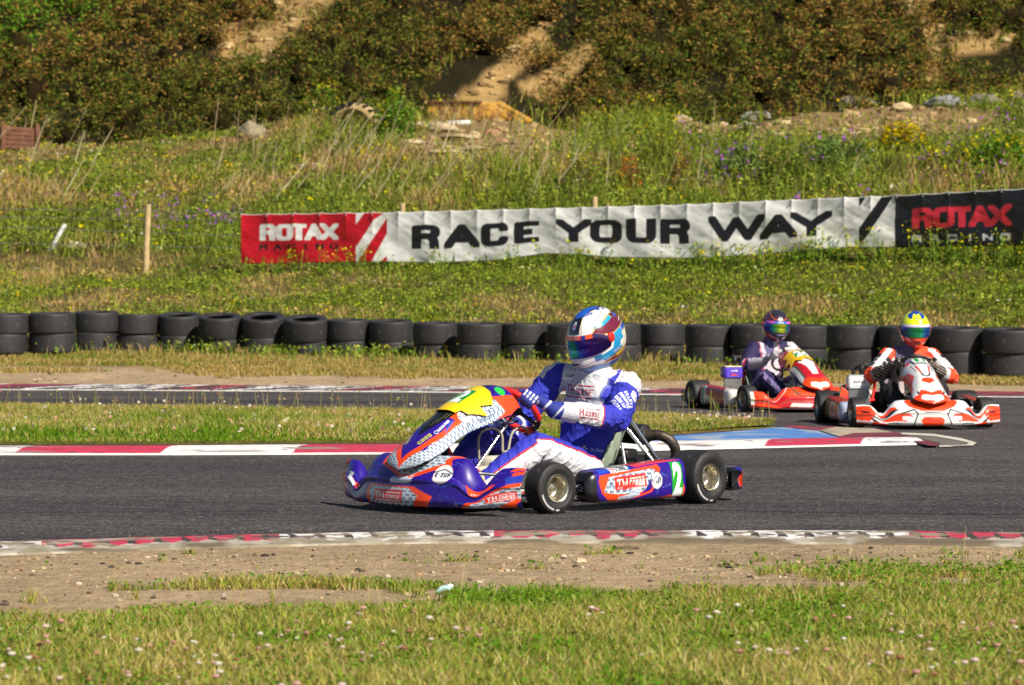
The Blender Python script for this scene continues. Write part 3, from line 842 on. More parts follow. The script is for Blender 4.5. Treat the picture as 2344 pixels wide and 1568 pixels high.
# broad clover leaves
k = rng.uniform(size=n) < .22
g.leaves(P[k] + np.stack([0 * P[k][:, 0], 0 * P[k][:, 0], rng.uniform(.01, .035, k.sum())], -1), rng.uniform(.010, .02, k.sum()), pal(k.sum(), ['5a8420', '6f9a2a', '8aa040']), .7, .9)
k = rng.choice(n, 260); tp = P[k]; hh = rng.uniform(.07, .13, 260)
g.sticks(tp, tp + np.stack([rng.normal(0, .02, 260), rng.normal(0, .02, 260), hh], -1), .003, pal(260, ['c8b880', 'b0a468']))
o = g.build('lawn_grass', M['grassm']); tag(o, 'short green and straw coloured grass in the foreground', 'grass', kind='stuff')
# clover heads
fl = MB()
n = 640
u, P = scatter(n, 7.3, 9.4, z=0.0); _, v = uv_of(P[:, 0], P[:, 1], P[:, 2])
cl = fbm(P[:, 0] * 2.2, P[:, 1] * 2.2, 61) + (u > 1900) * .12
keep = (v > fg_edge(u) + 25) & (cl > .50)
P = P[keep]
for p in P:
    r = random.uniform(.005, .012)
    c = hx(random.choice(['e2cfc2', 'e6dccb', 'd0a094', 'd9b0a4', 'c09078', 'e8e2d2', 'a87858'])) * .9
    fl.sphere(p + np.array([0, 0, random.uniform(.02, .055)]), (r * 1.1, r, r * .65), 7, 5, c)
o = fl.build('clover_flowers', M['grassm'], usecol=True); tag(o, 'white and pink clover heads dotted through the foreground grass', 'flowers', kind='stuff')
# --- pebbles and rubber crumbs on the sand
pb = MB()
for i in range(1500):
    u = random.uniform(-150, 2500); v = random.triangular(1252, 1400, 1275)
    p = flat(u, v); r = random.choice([.0025, .003, .003, .004, .004, .006, .009]) * random.uniform(.7, 1.4)
    c = hx(random.choice(['c8b28c', 'b8a07a', '9a8464', 'ccc0a8', '5a4e42', '3c3632', '9c8a72', 'a88460']))
    pb.sphere(p + [0, 0, r * .3], (r * random.uniform(.8, 1.8), r, r * .65), 6, 4, c)
for i in range(300):
    u = random.uniform(-150, 2500); v = random.uniform(850, 878) if i % 2 else random.uniform(1215, 1240)
    p = flat(u, v) if i % 2 == 0 else at(u, v); r = random.choice([.006, .01, .018]) if i % 2 else .006
    pb.sphere(p + [0, 0, r * .3], (r * 1.4, r, r * .6), 6, 4, hx(random.choice(['2c2826', '8a7458', 'c8b898'])))
o = pb.build('pebbles', M['stone'], usecol=True); tag(o, 'small stones and rubber crumbs scattered on the sand strips', 'pebbles', kind='stuff')
# --- island grass
g = Veg()
n = 138000
a_ = np.array(A_); b_ = np.array(B_)
u = rng.uniform(-500, 1770, n)
va = np.interp(u, a_[:, 0], a_[:, 1]); vb = np.interp(u, b_[:, 0], b_[:, 1])
Ya = 6837 / (va - 690); Yb_1 = 6837 / (vb - 690)
Y = rng.uniform(0, 1, n) * (Ya - Yb_1) + Yb_1
X = (u - 1172) / F * Y
nb = fbm(X * 1.3, Y * 1.3, 71); nl = fbm(X * .5, Y * .5, 72)
front = 1 - (Y - Yb_1) / (Ya - Yb_1 + .01)
kind = rng.uniform(size=n) * .8 + (nb - .5) * 1.2 - (front - .5) * .45
C = np.where((kind < .30)[:, None], pal(n, ['6f9024', '80a030', '5c7c1c']), pal(n, ['b0a458', 'c4b070', '9c9a40', 'a88c50', 'd0c08c']))
edge_ = np.clip(np.minimum(front, 1 - front) * 8, .3, 1)
P = np.stack([X, Y, np.full(n, .03)], -1)
g.blades(P, rng.uniform(.03, .085, n) * (.6 + .8 * nl) * edge_, rng.uniform(.006, .012, n), C, .6)
k = rng.choice(n, 700); k = k[front[k] < .45]; m = len(k)
g.sticks(P[k], P[k] + np.stack([rng.normal(0, .03, m), rng.normal(0, .03, m), rng.uniform(.1, .28, m)], -1), .006, pal(m, ['c8b98a', 'a89c60', '98a040']))
g.leaves(P[k] + np.stack([0 * k, 0 * k, rng.uniform(.08, .24, m)], -1), .03, pal(m, ['b8a468', 'a86a50', '9aa040']), 0, .5)
k = rng.choice(n, 360); g.leaves(P[k] + [0, 0, .07], .035, pal(360, ['e8dcd0', 'c89484', 'e4d8c0']), .3, .9)
o = g.build('island_grass', M['grassm']); tag(o, 'dry yellow green grass on the island between the two straights', 'grass', kind='stuff')
# --- verge in front of the tyre wall
g = Veg()
n = 88000
u, P = scatter(n, lambda u: fYf(u) + .25 * (fYt(u) - fYf(u)), lambda u: fYt(u) + .3)
fr = (P[:, 1] - fYf(u)) / (fYt(u) - fYf(u)); nb = fbm(P[:, 0] * .8, P[:, 1] * 1.6, 81)
keep = fr + (nb - .5) * .9 > .46
P = P[keep]; fr = fr[keep]; nb = nb[keep]; n = len(P)
C = np.where((rng.uniform(size=n) * .7 + (nb - .5) + .1 < .24)[:, None], pal(n, ['6c8428', '7c9434']), pal(n, ['b09a58', 'c0a868', 'a08c4c', 'c8b480', '96843c']))
g.blades(P, rng.uniform(.03, .075, n), rng.uniform(.010, .018, n), C, .7)
k = np.where((fr > .93))[0]; k = rng.choice(k, 900); m = len(k)
g.blades(P[k] - [0, .25, 0], rng.uniform(.08, .24, m), .014, pal(m, ['6f8c2c', 'a89c50', 'b8a868']), .4)
k = rng.choice(k, 260); g.leaves(P[k] + np.stack([0 * k, -.3 + 0 * k, rng.uniform(.03, .2, 260)], -1), .06, pal(260, ['6f9a2c', '88a83c']), 0, .7)
o = g.build('verge_grass', M['grassm']); tag(o, 'parched grass and weeds along the foot of the tyre wall', 'grass', kind='stuff')
# --- weeds and grass on the bank (below and above the banner)
def weeds(n, y0, y1, hs, leafs, cols_g, cols_d, dry_bias, flowers, nm, lab, seed, u0=-560, u1=2900, excl=None, lsz=(.03, .07), green_zones=(), bw=.018):
    g = Veg()
    u, P = scatter(n, y0, y1, u0, u1)
    _, v = uv_of(P[:, 0], P[:, 1], P[:, 2])
    nb = fbm(P[:, 0] * .7, P[:, 1] * .45, seed); nl = fbm(P[:, 0] * .25, P[:, 1] * .2, seed + 3)
    dry = rng.uniform(size=n) * .42 + (nb - .5) * 1.5 + (nl - .5) * 1.0 + .04 + dry_bias(u, v)
    for (cu, cv, ru, rv, a) in green_zones: dry -= a * np.exp(-((u - cu) / ru) ** 2 - ((v - cv) / rv) ** 2)
    if excl is not None:
        k = ~excl(u, v, nb); u, v, P, nb, nl, dry = u[k], v[k], P[k], nb[k], nl[k], dry[k]; n = len(P)
    isd = dry > .38
    C = np.where(isd[:, None], pal(n, cols_d), pal(n, cols_g))
    h = rng.uniform(hs[0], hs[1], n) * (.30 + 1.3 * nl) * np.where(isd, .8, 1.0) * np.where((u < 640) & (v < 392), .35, 1) * np.where((u < 700) & (v < 470), .7, 1) * np.where((u > 1000) & (v < 480), 1.4, 1)
    # blades
    for r in range(2):
        q = P + np.stack([rng.normal(0, .06, n), rng.normal(0, .06, n), 0 * nb], -1)
        g.blades(q, h * rng.uniform(.5, 1.0, n), bw * rng.uniform(.5, 1.1, n), C * rng.uniform(.75, 1.2, (n, 1)), .55)
    # leafy plants
    k = np.where((~isd) | (rng.uniform(size=n) < .12))[0]
    for r in range(leafs):
        kk = k[rng.uniform(size=len(k)) < .8]; m = len(kk)
        hh = h[kk] * rng.uniform(.1, 1.0, m)
        q = P[kk] + np.stack([rng.normal(0, .07, m), rng.normal(0, .07, m), hh], -1)
        cc = C[kk] * rng.uniform(.7, 1.35, (m, 1))
        g.leaves(q, rng.uniform(*lsz, m), cc, .35, .6)
    for (fc, frac, sz, msk, top) in flowers:
        k = np.where(msk(u, v, nb, nl) & (rng.uniform(size=n) < frac))[0]
        for r in range(4):
            m = len(k)
            q = P[k] + np.stack([rng.normal(0, .06, m), rng.normal(0, .06, m), h[k] * rng.uniform(*top, m)], -1)
            g.leaves(q, sz * rng.uniform(.6, 1.3, m), pal(m, fc, jit=.12), .7, .9)
    o = g.build(nm, M['leaf']); tag(o, lab, 'weeds', kind='stuff')
    return o
GR = ['7e902e', '90a238', '66782a', 'a0aa44', '586a26']; DR = ['b89c60', 'c8ac70', 'a08c48', 'a8a050', 'c0a074']
weeds(34000, lambda u: fYt(u) + .6, lambda u: fYb(u) + 1.2, (.07, .22), 4, GR, DR, lambda u, v: np.where(v > 690, .09, 0) + np.where((u < 560) & (v < 640), .04, 0) - .0,
      [(['d8c81c', 'c8b414'], .014, .045, lambda u, v, a, b: a > .35, (.8, 1.2)), (['d8d4c4'], .002, .045, lambda u, v, a, b: a > 0, (.9, 1.2))],
      'bank_weeds', 'low green weeds and dry grass on the bank between tyre wall and banner', 91, lsz=(.03, .075))
def mound_ex(u, v, nb):
    m = np.zeros(u.shape, bool)
    for (cu, cv, ru, rv) in ((1120, 330, 140, 62), (1230, 300, 100, 60), (2000, 290, 330, 50), (1700, 305, 170, 38), (1080, 340, 140, 45)):
        m |= (((u - cu) / ru) ** 2 + ((v - cv) / rv) ** 2 + (nb - .5) * 1.2) < 1
    return m & (rng.uniform(size=u.shape) < .96)
def dryb(u, v):
    return np.where((u < 620) & (v < 470) & (v > 300), .14, 0) + np.where(u > 1000, -.01, 0.07)
pinkz = lambda u, v, a, b: (u > 250) & (u < 560) & (v > 470) & (v < 560)
weeds(53000, lambda u: fYb(u) + 1.2, lambda u: 73.0 + 0 * u, (.12, .62), 3, GR + ['748030', '90984a'], DR + ['8a6848'], dryb,
      [(['d8c81c', 'c4b018'], .026, .065, lambda u, v, a, b: a > .38, (.85, 1.15)),
       (['b060b8', 'a068c0'], .10, .06, lambda u, v, a, b: pinkz(u, v, a, b) | ((u > 1550) & (a > .55) & (v > 280)), (.7, 1.1)),
       (['e0dccc'], .002, .06, lambda u, v, a, b: a > 0, (1, 1.2))],
      'slope_weeds', 'tall weeds, dry grass and small flowers on the slope above the banner', 95, excl=mound_ex, lsz=(.05, .11), bw=.028,
      green_zones=[(180, 395, 130, 30, .5), (880, 280, 120, 50, .6), (1500, 330, 200, 60, .35), (1900, 350, 300, 60, .3), (2270, 340, 120, 70, .7)])
# tall pale leaning stalks
g = Veg(); n = 330
u = np.concatenate([rng.uniform(-60, 200, 40), rng.uniform(480, 1400, 240), rng.uniform(1400, 2400, 50)]); v = rng.uniform(340, 480, n)
A = np.array([at(a, b) for a, b in zip(u, v)])
L = rng.uniform(.3, 1.3, n) ** 1.2; ln = rng.uniform(-.1, 1.1, n)
B = A + np.stack([L * ln * .8, rng.normal(0, .1, n), L], -1)
g.sticks(A, B, rng.uniform(.018, .035, n), pal(n, ['c8b890', 'b8a478', 'd4c8a4', '9a8860']))
for r in range(3):
    t_ = rng.uniform(.5, .95, n)[:, None]; q = A * (1 - t_) + B * t_
    g.sticks(q, q + np.stack([rng.normal(.08, .1, n), rng.normal(0, .08, n), rng.uniform(.05, .25, n)], -1), .014, pal(n, ['c0b088', 'a08c60']))
o = g.build('dry_stalks', M['leaf']); tag(o, 'pale dead stalks leaning over the slope above the banner', 'dry stalks', kind='stuff')
# weeds rising in front of the banner
g = Veg(); n = 330
u = np.concatenate([rng.uniform(560, 760, 30), rng.uniform(760, 1560, 80), rng.uniform(1560, 2400, 220)])
Yb0 = fYb(u) - .35 - rng.uniform(0, .5, n); X = (u - 1172) / F * Yb0
A = np.stack([X, Yb0, ground_z(X, Yb0)], -1)
H = rng.uniform(.18, .46, n) * np.where(u > 1850, 1.25, 1.0)
B = A + np.stack([rng.normal(0, .05, n), rng.normal(0, .05, n), H], -1)
g.sticks(A, B, .02, pal(n, ['6c8c30', '8c9c40', '5c7824']))
for r in range(9):
    t_ = rng.uniform(.1, 1, n)[:, None]; q = A * (1 - t_) + B * t_ + rng.normal(0, .035, (n, 3))
    g.leaves(q, rng.uniform(.04, .08, n), pal(n, ['6c9028', '88a838', '55782a']), .2, .5)
k = rng.uniform(size=n) < np.where(u > 1600, .75, .35)
for r in range(7):
    m = k.sum(); g.leaves(B[k] + rng.normal(0, 1, (m, 3)) * [.07, .07, .035], rng.uniform(.03, .06, m), pal(m, ['d8cc1c', 'c4b418', 'a8b028']), .7, .9)
o = g.build('banner_weeds', M['leaf']); tag(o, 'yellow flowered weeds growing up in front of the banner', 'weeds', kind='stuff')
# --- gorse covering the hillside
g = Veg(); core = MB()
xs = []
Yl = 75.0
while Yl < 96:
    wdt = 1620 * Yl / F + 2
    X = -wdt + random.uniform(0, 1)
    while X < wdt:
        xs.append((X + random.uniform(-.35, .35), Yl + random.uniform(-.5, .5))); X += random.uniform(1.0, 1.6)
    Yl += 1.05
xs = np.array(xs); zs = ground_z(xs[:, 0], xs[:, 1])
cu, cvv = uv_of(xs[:, 0], xs[:, 1], zs + .5)
nbs = fbm(xs[:, 0] * .22, xs[:, 1] * .3, 101)
gmk = gully_mask(cu + (fbm(xs[:, 0], xs[:, 1], 11) - .5) * 40, cvv + 8)
keep = (gmk < .30) & (cvv > -60)
lowcut = (xs[:, 1] < 77.5) & (cu > 980) & (cu < 1290)
keep &= ~lowcut
xs, zs, nbs, cu, cvv = xs[keep], zs[keep], nbs[keep], cu[keep], cvv[keep]; gmk_k = gully_mask(cu, cvv - 8)
gy, gx = np.gradient(np.zeros((2, 2)))
for i in range(len(xs)):
    r = random.uniform(.7, 1.2); hgt = random.uniform(.6, 1.4)
    if gmk_k[i] > .04: r *= .7; hgt *= .55
    c = np.array([xs[i, 0], xs[i, 1], zs[i] + .05])
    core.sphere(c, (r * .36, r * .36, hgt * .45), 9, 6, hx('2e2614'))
    ns = 34; m = ns * 24
    sc = rng.normal(size=(ns, 3)); sc[:, 2] = np.abs(sc[:, 2]) * 1.1 - .5; sc[:, 1] -= .45; sc /= np.linalg.norm(sc, axis=1, keepdims=True)
    sr = rng.uniform(.72, 1.12, ns)
    k_ = np.repeat(np.arange(ns), 24)
    off = rng.normal(size=(m, 3)) * np.array([.12, .12, .09])
    d = sc[k_]
    q = c + d * np.array([r, r, hgt]) * sr[k_][:, None] + off
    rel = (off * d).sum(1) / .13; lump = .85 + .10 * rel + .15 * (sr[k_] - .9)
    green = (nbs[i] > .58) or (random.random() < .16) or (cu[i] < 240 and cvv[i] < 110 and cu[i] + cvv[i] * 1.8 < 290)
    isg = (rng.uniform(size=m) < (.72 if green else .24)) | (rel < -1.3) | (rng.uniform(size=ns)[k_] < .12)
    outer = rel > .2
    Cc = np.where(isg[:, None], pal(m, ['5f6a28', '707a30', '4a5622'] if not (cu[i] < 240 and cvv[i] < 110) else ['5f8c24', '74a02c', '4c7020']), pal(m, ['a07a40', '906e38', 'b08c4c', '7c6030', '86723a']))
    g.leaves(q, rng.uniform(.07, .15, m), Cc * np.where(outer, 1.22, .72)[:, None], .35, .36, d)  # leaf colour darkened inward, lightened outward: shade of the deep gaps painted in
o = core.build('gorse_core', M['leaf'], usecol=True); o.name = 'gorse_shade_core'  # dark ellipsoids in each bush, coloured as the shade in its gaps
tag(o, 'dark filler cores coloured as the shade inside the gorse on the hillside', 'gorse', kind='stuff')
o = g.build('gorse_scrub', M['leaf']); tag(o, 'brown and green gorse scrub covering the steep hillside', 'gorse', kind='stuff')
g = Veg(); n = 32000
u, P = scatter(n, 74.0, 99.0, -500, 2850); _, v = uv_of(P[:, 0], P[:, 1], P[:, 2])
k = (fbm(P[:, 0] * 1.2, P[:, 1] * 1.2, 111) > .53); P = P[k]; n = len(P)
g.blades(P, rng.uniform(.15, .4, n), .05, pal(n, ['7c8434', '9a8c4c', '6c7a2c', '8a6a3c']), .7)
g.leaves(P + [0, 0, .15], rng.uniform(.06, .14, n), pal(n, ['6c7c2c', '7a5c2c', '8c8440']), .2, .6)
o = g.build('hill_grass', M['leaf']); tag(o, 'tufts of rough grass in the sandy gullies of the hillside', 'grass', kind='stuff')
sr_ = MB(); nsc = 0
u, P = scatter(9000, 74.5, 96.0, 450, 2400); _, v = uv_of(P[:, 0], P[:, 1], P[:, 2]); gk = gully_mask(u, v) > .2
u2, P2_ = scatter(2600, 62.0, 72.5, 900, 2400); _, v2 = uv_of(P2_[:, 0], P2_[:, 1], P2_[:, 2]); mk = mound_ex(u2, v2, fbm(P2_[:, 0], P2_[:, 1], 2))
for p in np.concatenate([P[gk][:900], P2_[mk][:500]]):
    r = random.choice([.02, .03, .04, .06, .10]) * random.uniform(.7, 1.4)
    sr_.sphere(p + [0, 0, r * .2], (r * random.uniform(1, 1.9), r, r * .6), 6, 4, hx(random.choice(['c8ac78', 'b89a68', 'd8c090', '8c7248', 'a88c60', '6a5434'])))
o = sr_.build('scree', M['stone'], usecol=True); tag(o, 'loose sandy rubble in the gullies and on the bare mounds', 'rubble', kind='stuff')
# --- single shrubs and plants
def shrub(name, u, v, w, h, cols, lab, cat, fl=None, n=900, stem=True, lsz=(.06, .13), asp=.6, grp=None):
    p = at(u, v); o = empty(name, p); tag(o, lab, cat, grp)
    g = Veg()
    d = rng.normal(size=(n, 3)); d[:, 2] = np.abs(d[:, 2]); d /= np.linalg.norm(d, axis=1, keepdims=True)
    lump = .7 + .45 * vnoise(d[:, 0] * 3 + u, d[:, 2] * 4 + d[:, 1] * 2, int(u))
    rr = rng.uniform(.35, 1, n) ** .5
    q = d * np.array([w / 2, w / 2, h]) * (lump * rr)[:, None]
    g.leaves(q, rng.uniform(*lsz, n), pal(n, cols), .2, asp)
    g.build('foliage', M['leaf'], o)
    st = Veg(); m = 26
    a = rng.uniform(0, 6.28, m); B = np.stack([np.cos(a) * w * .4, np.sin(a) * w * .4, rng.uniform(.5, .95, m) * h], -1)
    st.sticks(B * [.08, .08, 0], B, .04, pal(m, ['6a5a34', '8a7a48']))
    st.build('stem', M['leaf'], o)
    if fl:
        f_ = Veg(); m = fl[1]
        d = rng.normal(size=(m, 3)); d[:, 2] = np.abs(d[:, 2]) + .3; d /= np.linalg.norm(d, axis=1, keepdims=True)
        q = d * np.array([w / 2, w / 2, h]) * rng.uniform(.85, 1.1, (m, 1))
        for r in range(4): f_.leaves(q + rng.normal(0, .03, (m, 3)), rng.uniform(.05, .09, m), pal(m, fl[0], jit=.1), .8, .9)
        f_.build('flower_heads', M['leaf'], o)['kind'] = 'stuff'
    return o
GG = ['5c8424', '6f9a2c', '4a6c1c', '86a83a']
shrub('ragwort_plant', 2062, 372, 1.3, .82, ['7c8c34', '6c7c2c', '8c8a44'], 'ragwort plant with dense bright yellow flowers above the black banner end', 'ragwort', (['e4cc14', 'd8bc10'], 220))
shrub('dead_shrub', 2062, 418, 1.2, .6, ['6a5240', '7a6450', '5a4636', '8a7660'], 'brown leafless dead shrub below the bright yellow ragwort', 'dead shrub', lsz=(.05, .12), asp=.12, n=1500)
shrub('green_shrub', 2290, 420, 1.9, 1.05, GG, 'dense green bush with yellow flowers above the black banner end', 'bush', (['c8bc20'], 90), n=2200)
shrub('green_shrub', 905, 318, 1.1, 1.15, GG, 'bright green leafy shrub right of the muddy yellow half tyre', 'bush', (['c8c020'], 20), n=1400)
shrub('green_shrub', 745, 268, 1.4, .95, GG + ['7c8a34'], 'green weedy shrub with yellow flowers between the boulder and the half tyre', 'bush', (['d0c41c'], 60), n=1300)
shrub('thistle_plant', 1905, 412, 1.7, .95, ['6c8440', '5c7838', '7f9450'], 'grey green thistle clump with purple heads left of the yellow ragwort', 'thistle', (['9a5cb8', 'a86cc4'], 26), n=1700)
shrub('thistle_plant', 1690, 430, 1.6, .9, ['6c8440', '5c7838', '7f9450'], 'grey green thistle clump with purple heads above the word WAY', 'thistle', (['9a5cb8', 'a86cc4'], 22), n=1500)
shrub('dock_plant', 1438, 455, .62, 1.0, ['b06c28', 'a85c24', 'b8843c', '8c8c34'], 'tall rusty orange dock plant above the word YOUR', 'dock plant', n=700, lsz=(.04, .09))
shrub('dock_plant', 1560, 440, .5, .95, ['a8642c', 'b8843c', '8c8c34', '98a040'], 'thin orange and green dock plant right of the rusty one', 'dock plant', n=450, lsz=(.04, .09))
shrub('green_shrub', 1330, 440, 1.2, .85, ['7c8c34', '8c9840', '66782a', 'a0945a'], 'loose olive green weed clump above the C and E of RACE', 'bush', (['c8bc20'], 30), n=900, asp=.35)
shrub('green_shrub', 1500, 400, 1.5, 1.0, ['7c9034', '90a040', '66782a'], 'tall yellow green weed clump behind the two orange dock plants', 'bush', (['d0c41c'], 40), n=1200, asp=.35)
shrub('green_shrub', 1800, 430, 1.3, .9, ['6c8030', '5c7028', '7c8c38'], 'dark green weed clump between the two purple thistle clumps', 'bush', n=1200, asp=.45)
shrub('green_shrub', 2170, 425, 1.3, .8, ['7c8c34', '8c9840', '66782a'], 'olive weed clump right of the dead shrub', 'bush', (['c8bc20'], 40), n=1000, asp=.4)
shrub('cow_parsley', 1712, 310, .5, .5, GG, 'white flowered umbel plant in front of the grey rock on the mound', 'wild flower', (['e8e6dc'], 40), n=200)
shrub('tyre_weed', 160, 806, .22, .36, ['6f9a2c', '86b038', '5c8424'], 'small bright green weed growing against the second and third tyre stacks from the left', 'weed', n=90, lsz=(.04, .08))
# ------------------------------------------------------------------ boulders, logs, dumped things
def rock(u, v, sx, sy, sz, colr, lab, seed, sink=.25, cat='rock', name='boulder'):
    p = at(u, v)
    bm = bmesh.new(); bmesh.ops.create_icosphere(bm, subdivisions=4, radius=1.0)
    for w in bm.verts:
        k = 1 + .28 * mnoise.noise(w.co * 1.3 + Vector((seed, 0, 0))) + .10 * mnoise.noise(w.co * 4 + Vector((seed, 3, 0)))
        w.co = Vector((w.co.x * sx * k, w.co.y * sy * k, w.co.z * sz * k))
    bm.verts.index_update()
    V = np.array([w.co[:] for w in bm.verts]); Fs = np.array([[w.index for w in f.verts] for f in bm.faces]); bm.free()
    o = mesh_np(name, V, Fs, M['stone'], cols=np.tile(hx(colr), (len(V), 1)) * rng.uniform(.9, 1.1, (len(V), 1)))
    o.location = (p[0], p[1], p[2] + sz * (1 - 2 * sink) * .8)
    return tag(o, lab, cat)
rock(574, 318, .34, .35, .30, '8c8064', 'rounded weathered boulder standing alone on the terrace left of the half tyre', 1)
rock(720, 388, .42, .3, .12, 'c0a888', 'flat pale stone slab in the weeds above the red end of the banner', 2)
rock(1010, 300, .42, .3, .14, 'b8a480', 'pale stone on the mound under the white plank', 3)
rock(1552, 283, .34, .3, .16, 'a89474', 'sandy rock on the crest above the word YOUR', 4)
rock(1740, 272, .30, .3, .15, '9a9690', 'small grey rock on the crest behind the white umbel plant', 5)
rock(1960, 240, .50, .3, .16, '8a8272', 'long low rock on the crest left of the ragwort line', 6)
rock(2165, 242, .48, .3, .17, '86888a', 'blue grey flat boulder on the crest near the right edge', 7)
rock(2252, 243, .44, .35, .20, '7c7468', 'brown grey boulder second from the right on the crest', 8)
rock(2338, 245, .40, .35, .27, '8a7a60', 'large tan boulder cut by the right edge of the picture', 9)
rock(2065, 252, .24, .2, .14, 'cfb48c', 'pale sandy stone on the mound above the ragwort', 10)
rock(1290, 330, .3, .3, .08, 'b4a484', 'flat stone at the right foot of the dirt mound', 11)
rock(172, 572, .22, .2, .12, 'c0b090', 'pale stone at the foot of the white pipe', 12)
rock(1328, 1288, .028, .02, .014, 'c8b090', 'tan stone on the sand under the near kerb right of the blue kart', 13, cat='stone', name='stone')
rock(1437, 1256, .05, .02, .008, '6a5a48', 'flat brown stone on the sand under the near kerb', 14, cat='stone', name='stone')
for i, (u, v, sx, sz) in enumerate([(968, 296, .5, .10), (1052, 318, .45, .09), (940, 330, .38, .08), (1078, 345, .35, .08), (1020, 352, .5, .07)]):
    rock(u, v, sx, .34, sz, ['c4b08c', 'b8a07c', 'ccb894', 'b09a78', 'c0aa84'][i], ['flat sandstone slab just left of the white plank', 'broken sandstone slab below the right end of the plank', 'low sandstone slab in weeds left of the mound', 'small sandstone slab at the lower right of the mound', 'long thin sandstone slab at the bottom of the mound'][i], 30 + i, .3)
# white plank and brick bits
mb = MB(); p = at(1010, 292); mb.box(p + [0, 0, .1], (.72, .10, .05), rot=[[1, 0, 0], [0, 1, 0], [.04, 0, 1]], bev=.01)
tag(mb.build('plank', M['white']), 'weathered white plank lying on the mound below the yellow bucket', 'plank')
for i, (u, v, c, lab) in enumerate([(1125, 305, 'b8806c', 'upper pink brick lying on the bare dirt mound'), (1150, 326, 'c08c74', 'lower pink brick lying on the bare dirt mound')]):
    mb = MB(); p = at(u, v); mb.box((0, 0, .03), (.17, .07, .05), c, bev=.01); o = mb.build('brick', M['stone'], usecol=True); o.location = p; o.rotation_euler = (0, 0.05, .2 + i); tag(o, lab, 'brick')
# rusty yellow excavator bucket lying on the crest
M['yellowrust'] = None
def mat_rusty():
    m, nt, b = new_mat('rusty_yellow_paint')
    n = objnoise(nt, 3.5, 6, .7); c = mixc(nt, (0.55, 0.29, 0.035), (0.16, 0.055, 0.025), ramp(nt, n, .48, .62))
    nt.links.new(c, b.inputs['Base Color']); b.inputs['Roughness'].default_value = .7; bump(nt, b, n, .4, .02); return m
M['yellowrust'] = mat_rusty()
M['rust'] = mat_plain('dark_rust', (0.12, 0.045, 0.025), 0.85, .2, var=.5)
p = at(1085, 277); sk = empty('dumped_bucket', p + np.array([0, .3, .02])); tag(sk, 'rusty yellow steel skip half buried on the mound below the sand gully', 'steel skip')
mb = MB()
mb.box((-.55, 0, .22), (.62, .04, .24), bev=.015); mb.box((-.55, .5, .2), (.62, .04, .2), bev=.015); mb.box((-1.17, .25, .2), (.035, .25, .22), bev=.01)
mb.box((.42, .02, .18), (.36, .05, .28), rot=[[1, 0, 0], [0, 1, 0], [.0, 0, 1]], bev=.015); mb.box((.1, .3, .1), (1.2, .3, .02))
mb.build('shell', M['yellowrust'], sk)
mb = MB()
for x in (-.86, -.45, -.05): mb.box((x, -.06, .3), (.035, .03, .16), bev=.008)
mb.box((-.5, -.08, .47), (.68, .05, .025), bev=.01)
mb.build('rib', M['rust'], sk)
mb = MB(); Rm = np.array([[.86, 0, .5], [0, 1, 0], [-.5, 0, .86]])
mb.box((1.02, .0, .22), (.48, .05, .06), rot=Rm, bev=.01); mb.box((1.02, .45, .22), (.48, .05, .06), rot=Rm, bev=.01)
for k in range(9):
    c = np.array([1.02, .22, .27]) + Rm @ np.array([-.42 + k * .1, 0, 0]); mb.box(c, (.02, .25, .02), rot=Rm)
mb.build('ramp', M['yellowrust'], sk)
mb = MB(); mb.box((.98, -.02, .08), (.3, .03, .12), rot=Rm, bev=.01); mb.build('side_plate', M['yellowrust'], sk)
# muddy yellow half tyre on the crest
p = at(815, 300); ht = empty('half_tyre', p); tag(ht, 'half buried muddy yellow tractor tyre with black lugs on the crest', 'old tyre')
mb = MB(); a = np.linspace(.05, np.pi - .05, 26)
mb.tube([(.62 * math.cos(t), 0, .62 * math.sin(t) - .08) for t in a], .15, 14, False)
mb.V[-1][:, 1] *= 1.6
M['mudyellow'] = mat_plain('muddy_yellow_rubber', (0.42, 0.30, 0.13), .9, 0, var=.4, vscale=5, bstr=.5)
mb.build('carcass', M['mudyellow'], ht)
mb = MB()
for t in np.linspace(.3, np.pi - .2, 11):
    if t > 1.5: mb.box((.74 * math.cos(t), -.1, .74 * math.sin(t) - .08), (.05, .15, .05), rot=[[math.cos(t), 0, -math.sin(t)], [0, 1, 0], [math.sin(t), 0, math.cos(t)]], bev=.012)
    else: mb.box((.745 * math.cos(t), 0, .745 * math.sin(t) - .08), (.03, .2, .04), rot=[[math.cos(t), 0, -math.sin(t)], [0, 1, 0], [math.sin(t), 0, math.cos(t)]], bev=.01)
mb.build('lugs', M['black'], ht)
ht.rotation_euler = (0, 0, -.5)
# brown slatted fence panel at the left edge
p = at(38, 348); fp = empty('wooden_fence', p + np.array([0, .2, 0])); tag(fp, 'brown slatted wooden fence panel at the foot of the hill by the left edge', 'fence')
mb = MB()
for k in range(5): mb.box((0, 0, .12 + k * .115), (.52, .012, .05), rot=[[1, 0, 0], [0, 1, 0], [-.06, 0, 1]], bev=.006)
mb.build('slats', M['fencewood'], fp)
for x in (-.36, .50):
    mb = MB(); mb.box((x, -.04, .36 - x * .08), (.045, .035, .38), bev=.008); mb.build('post', M['fencewood'], fp)
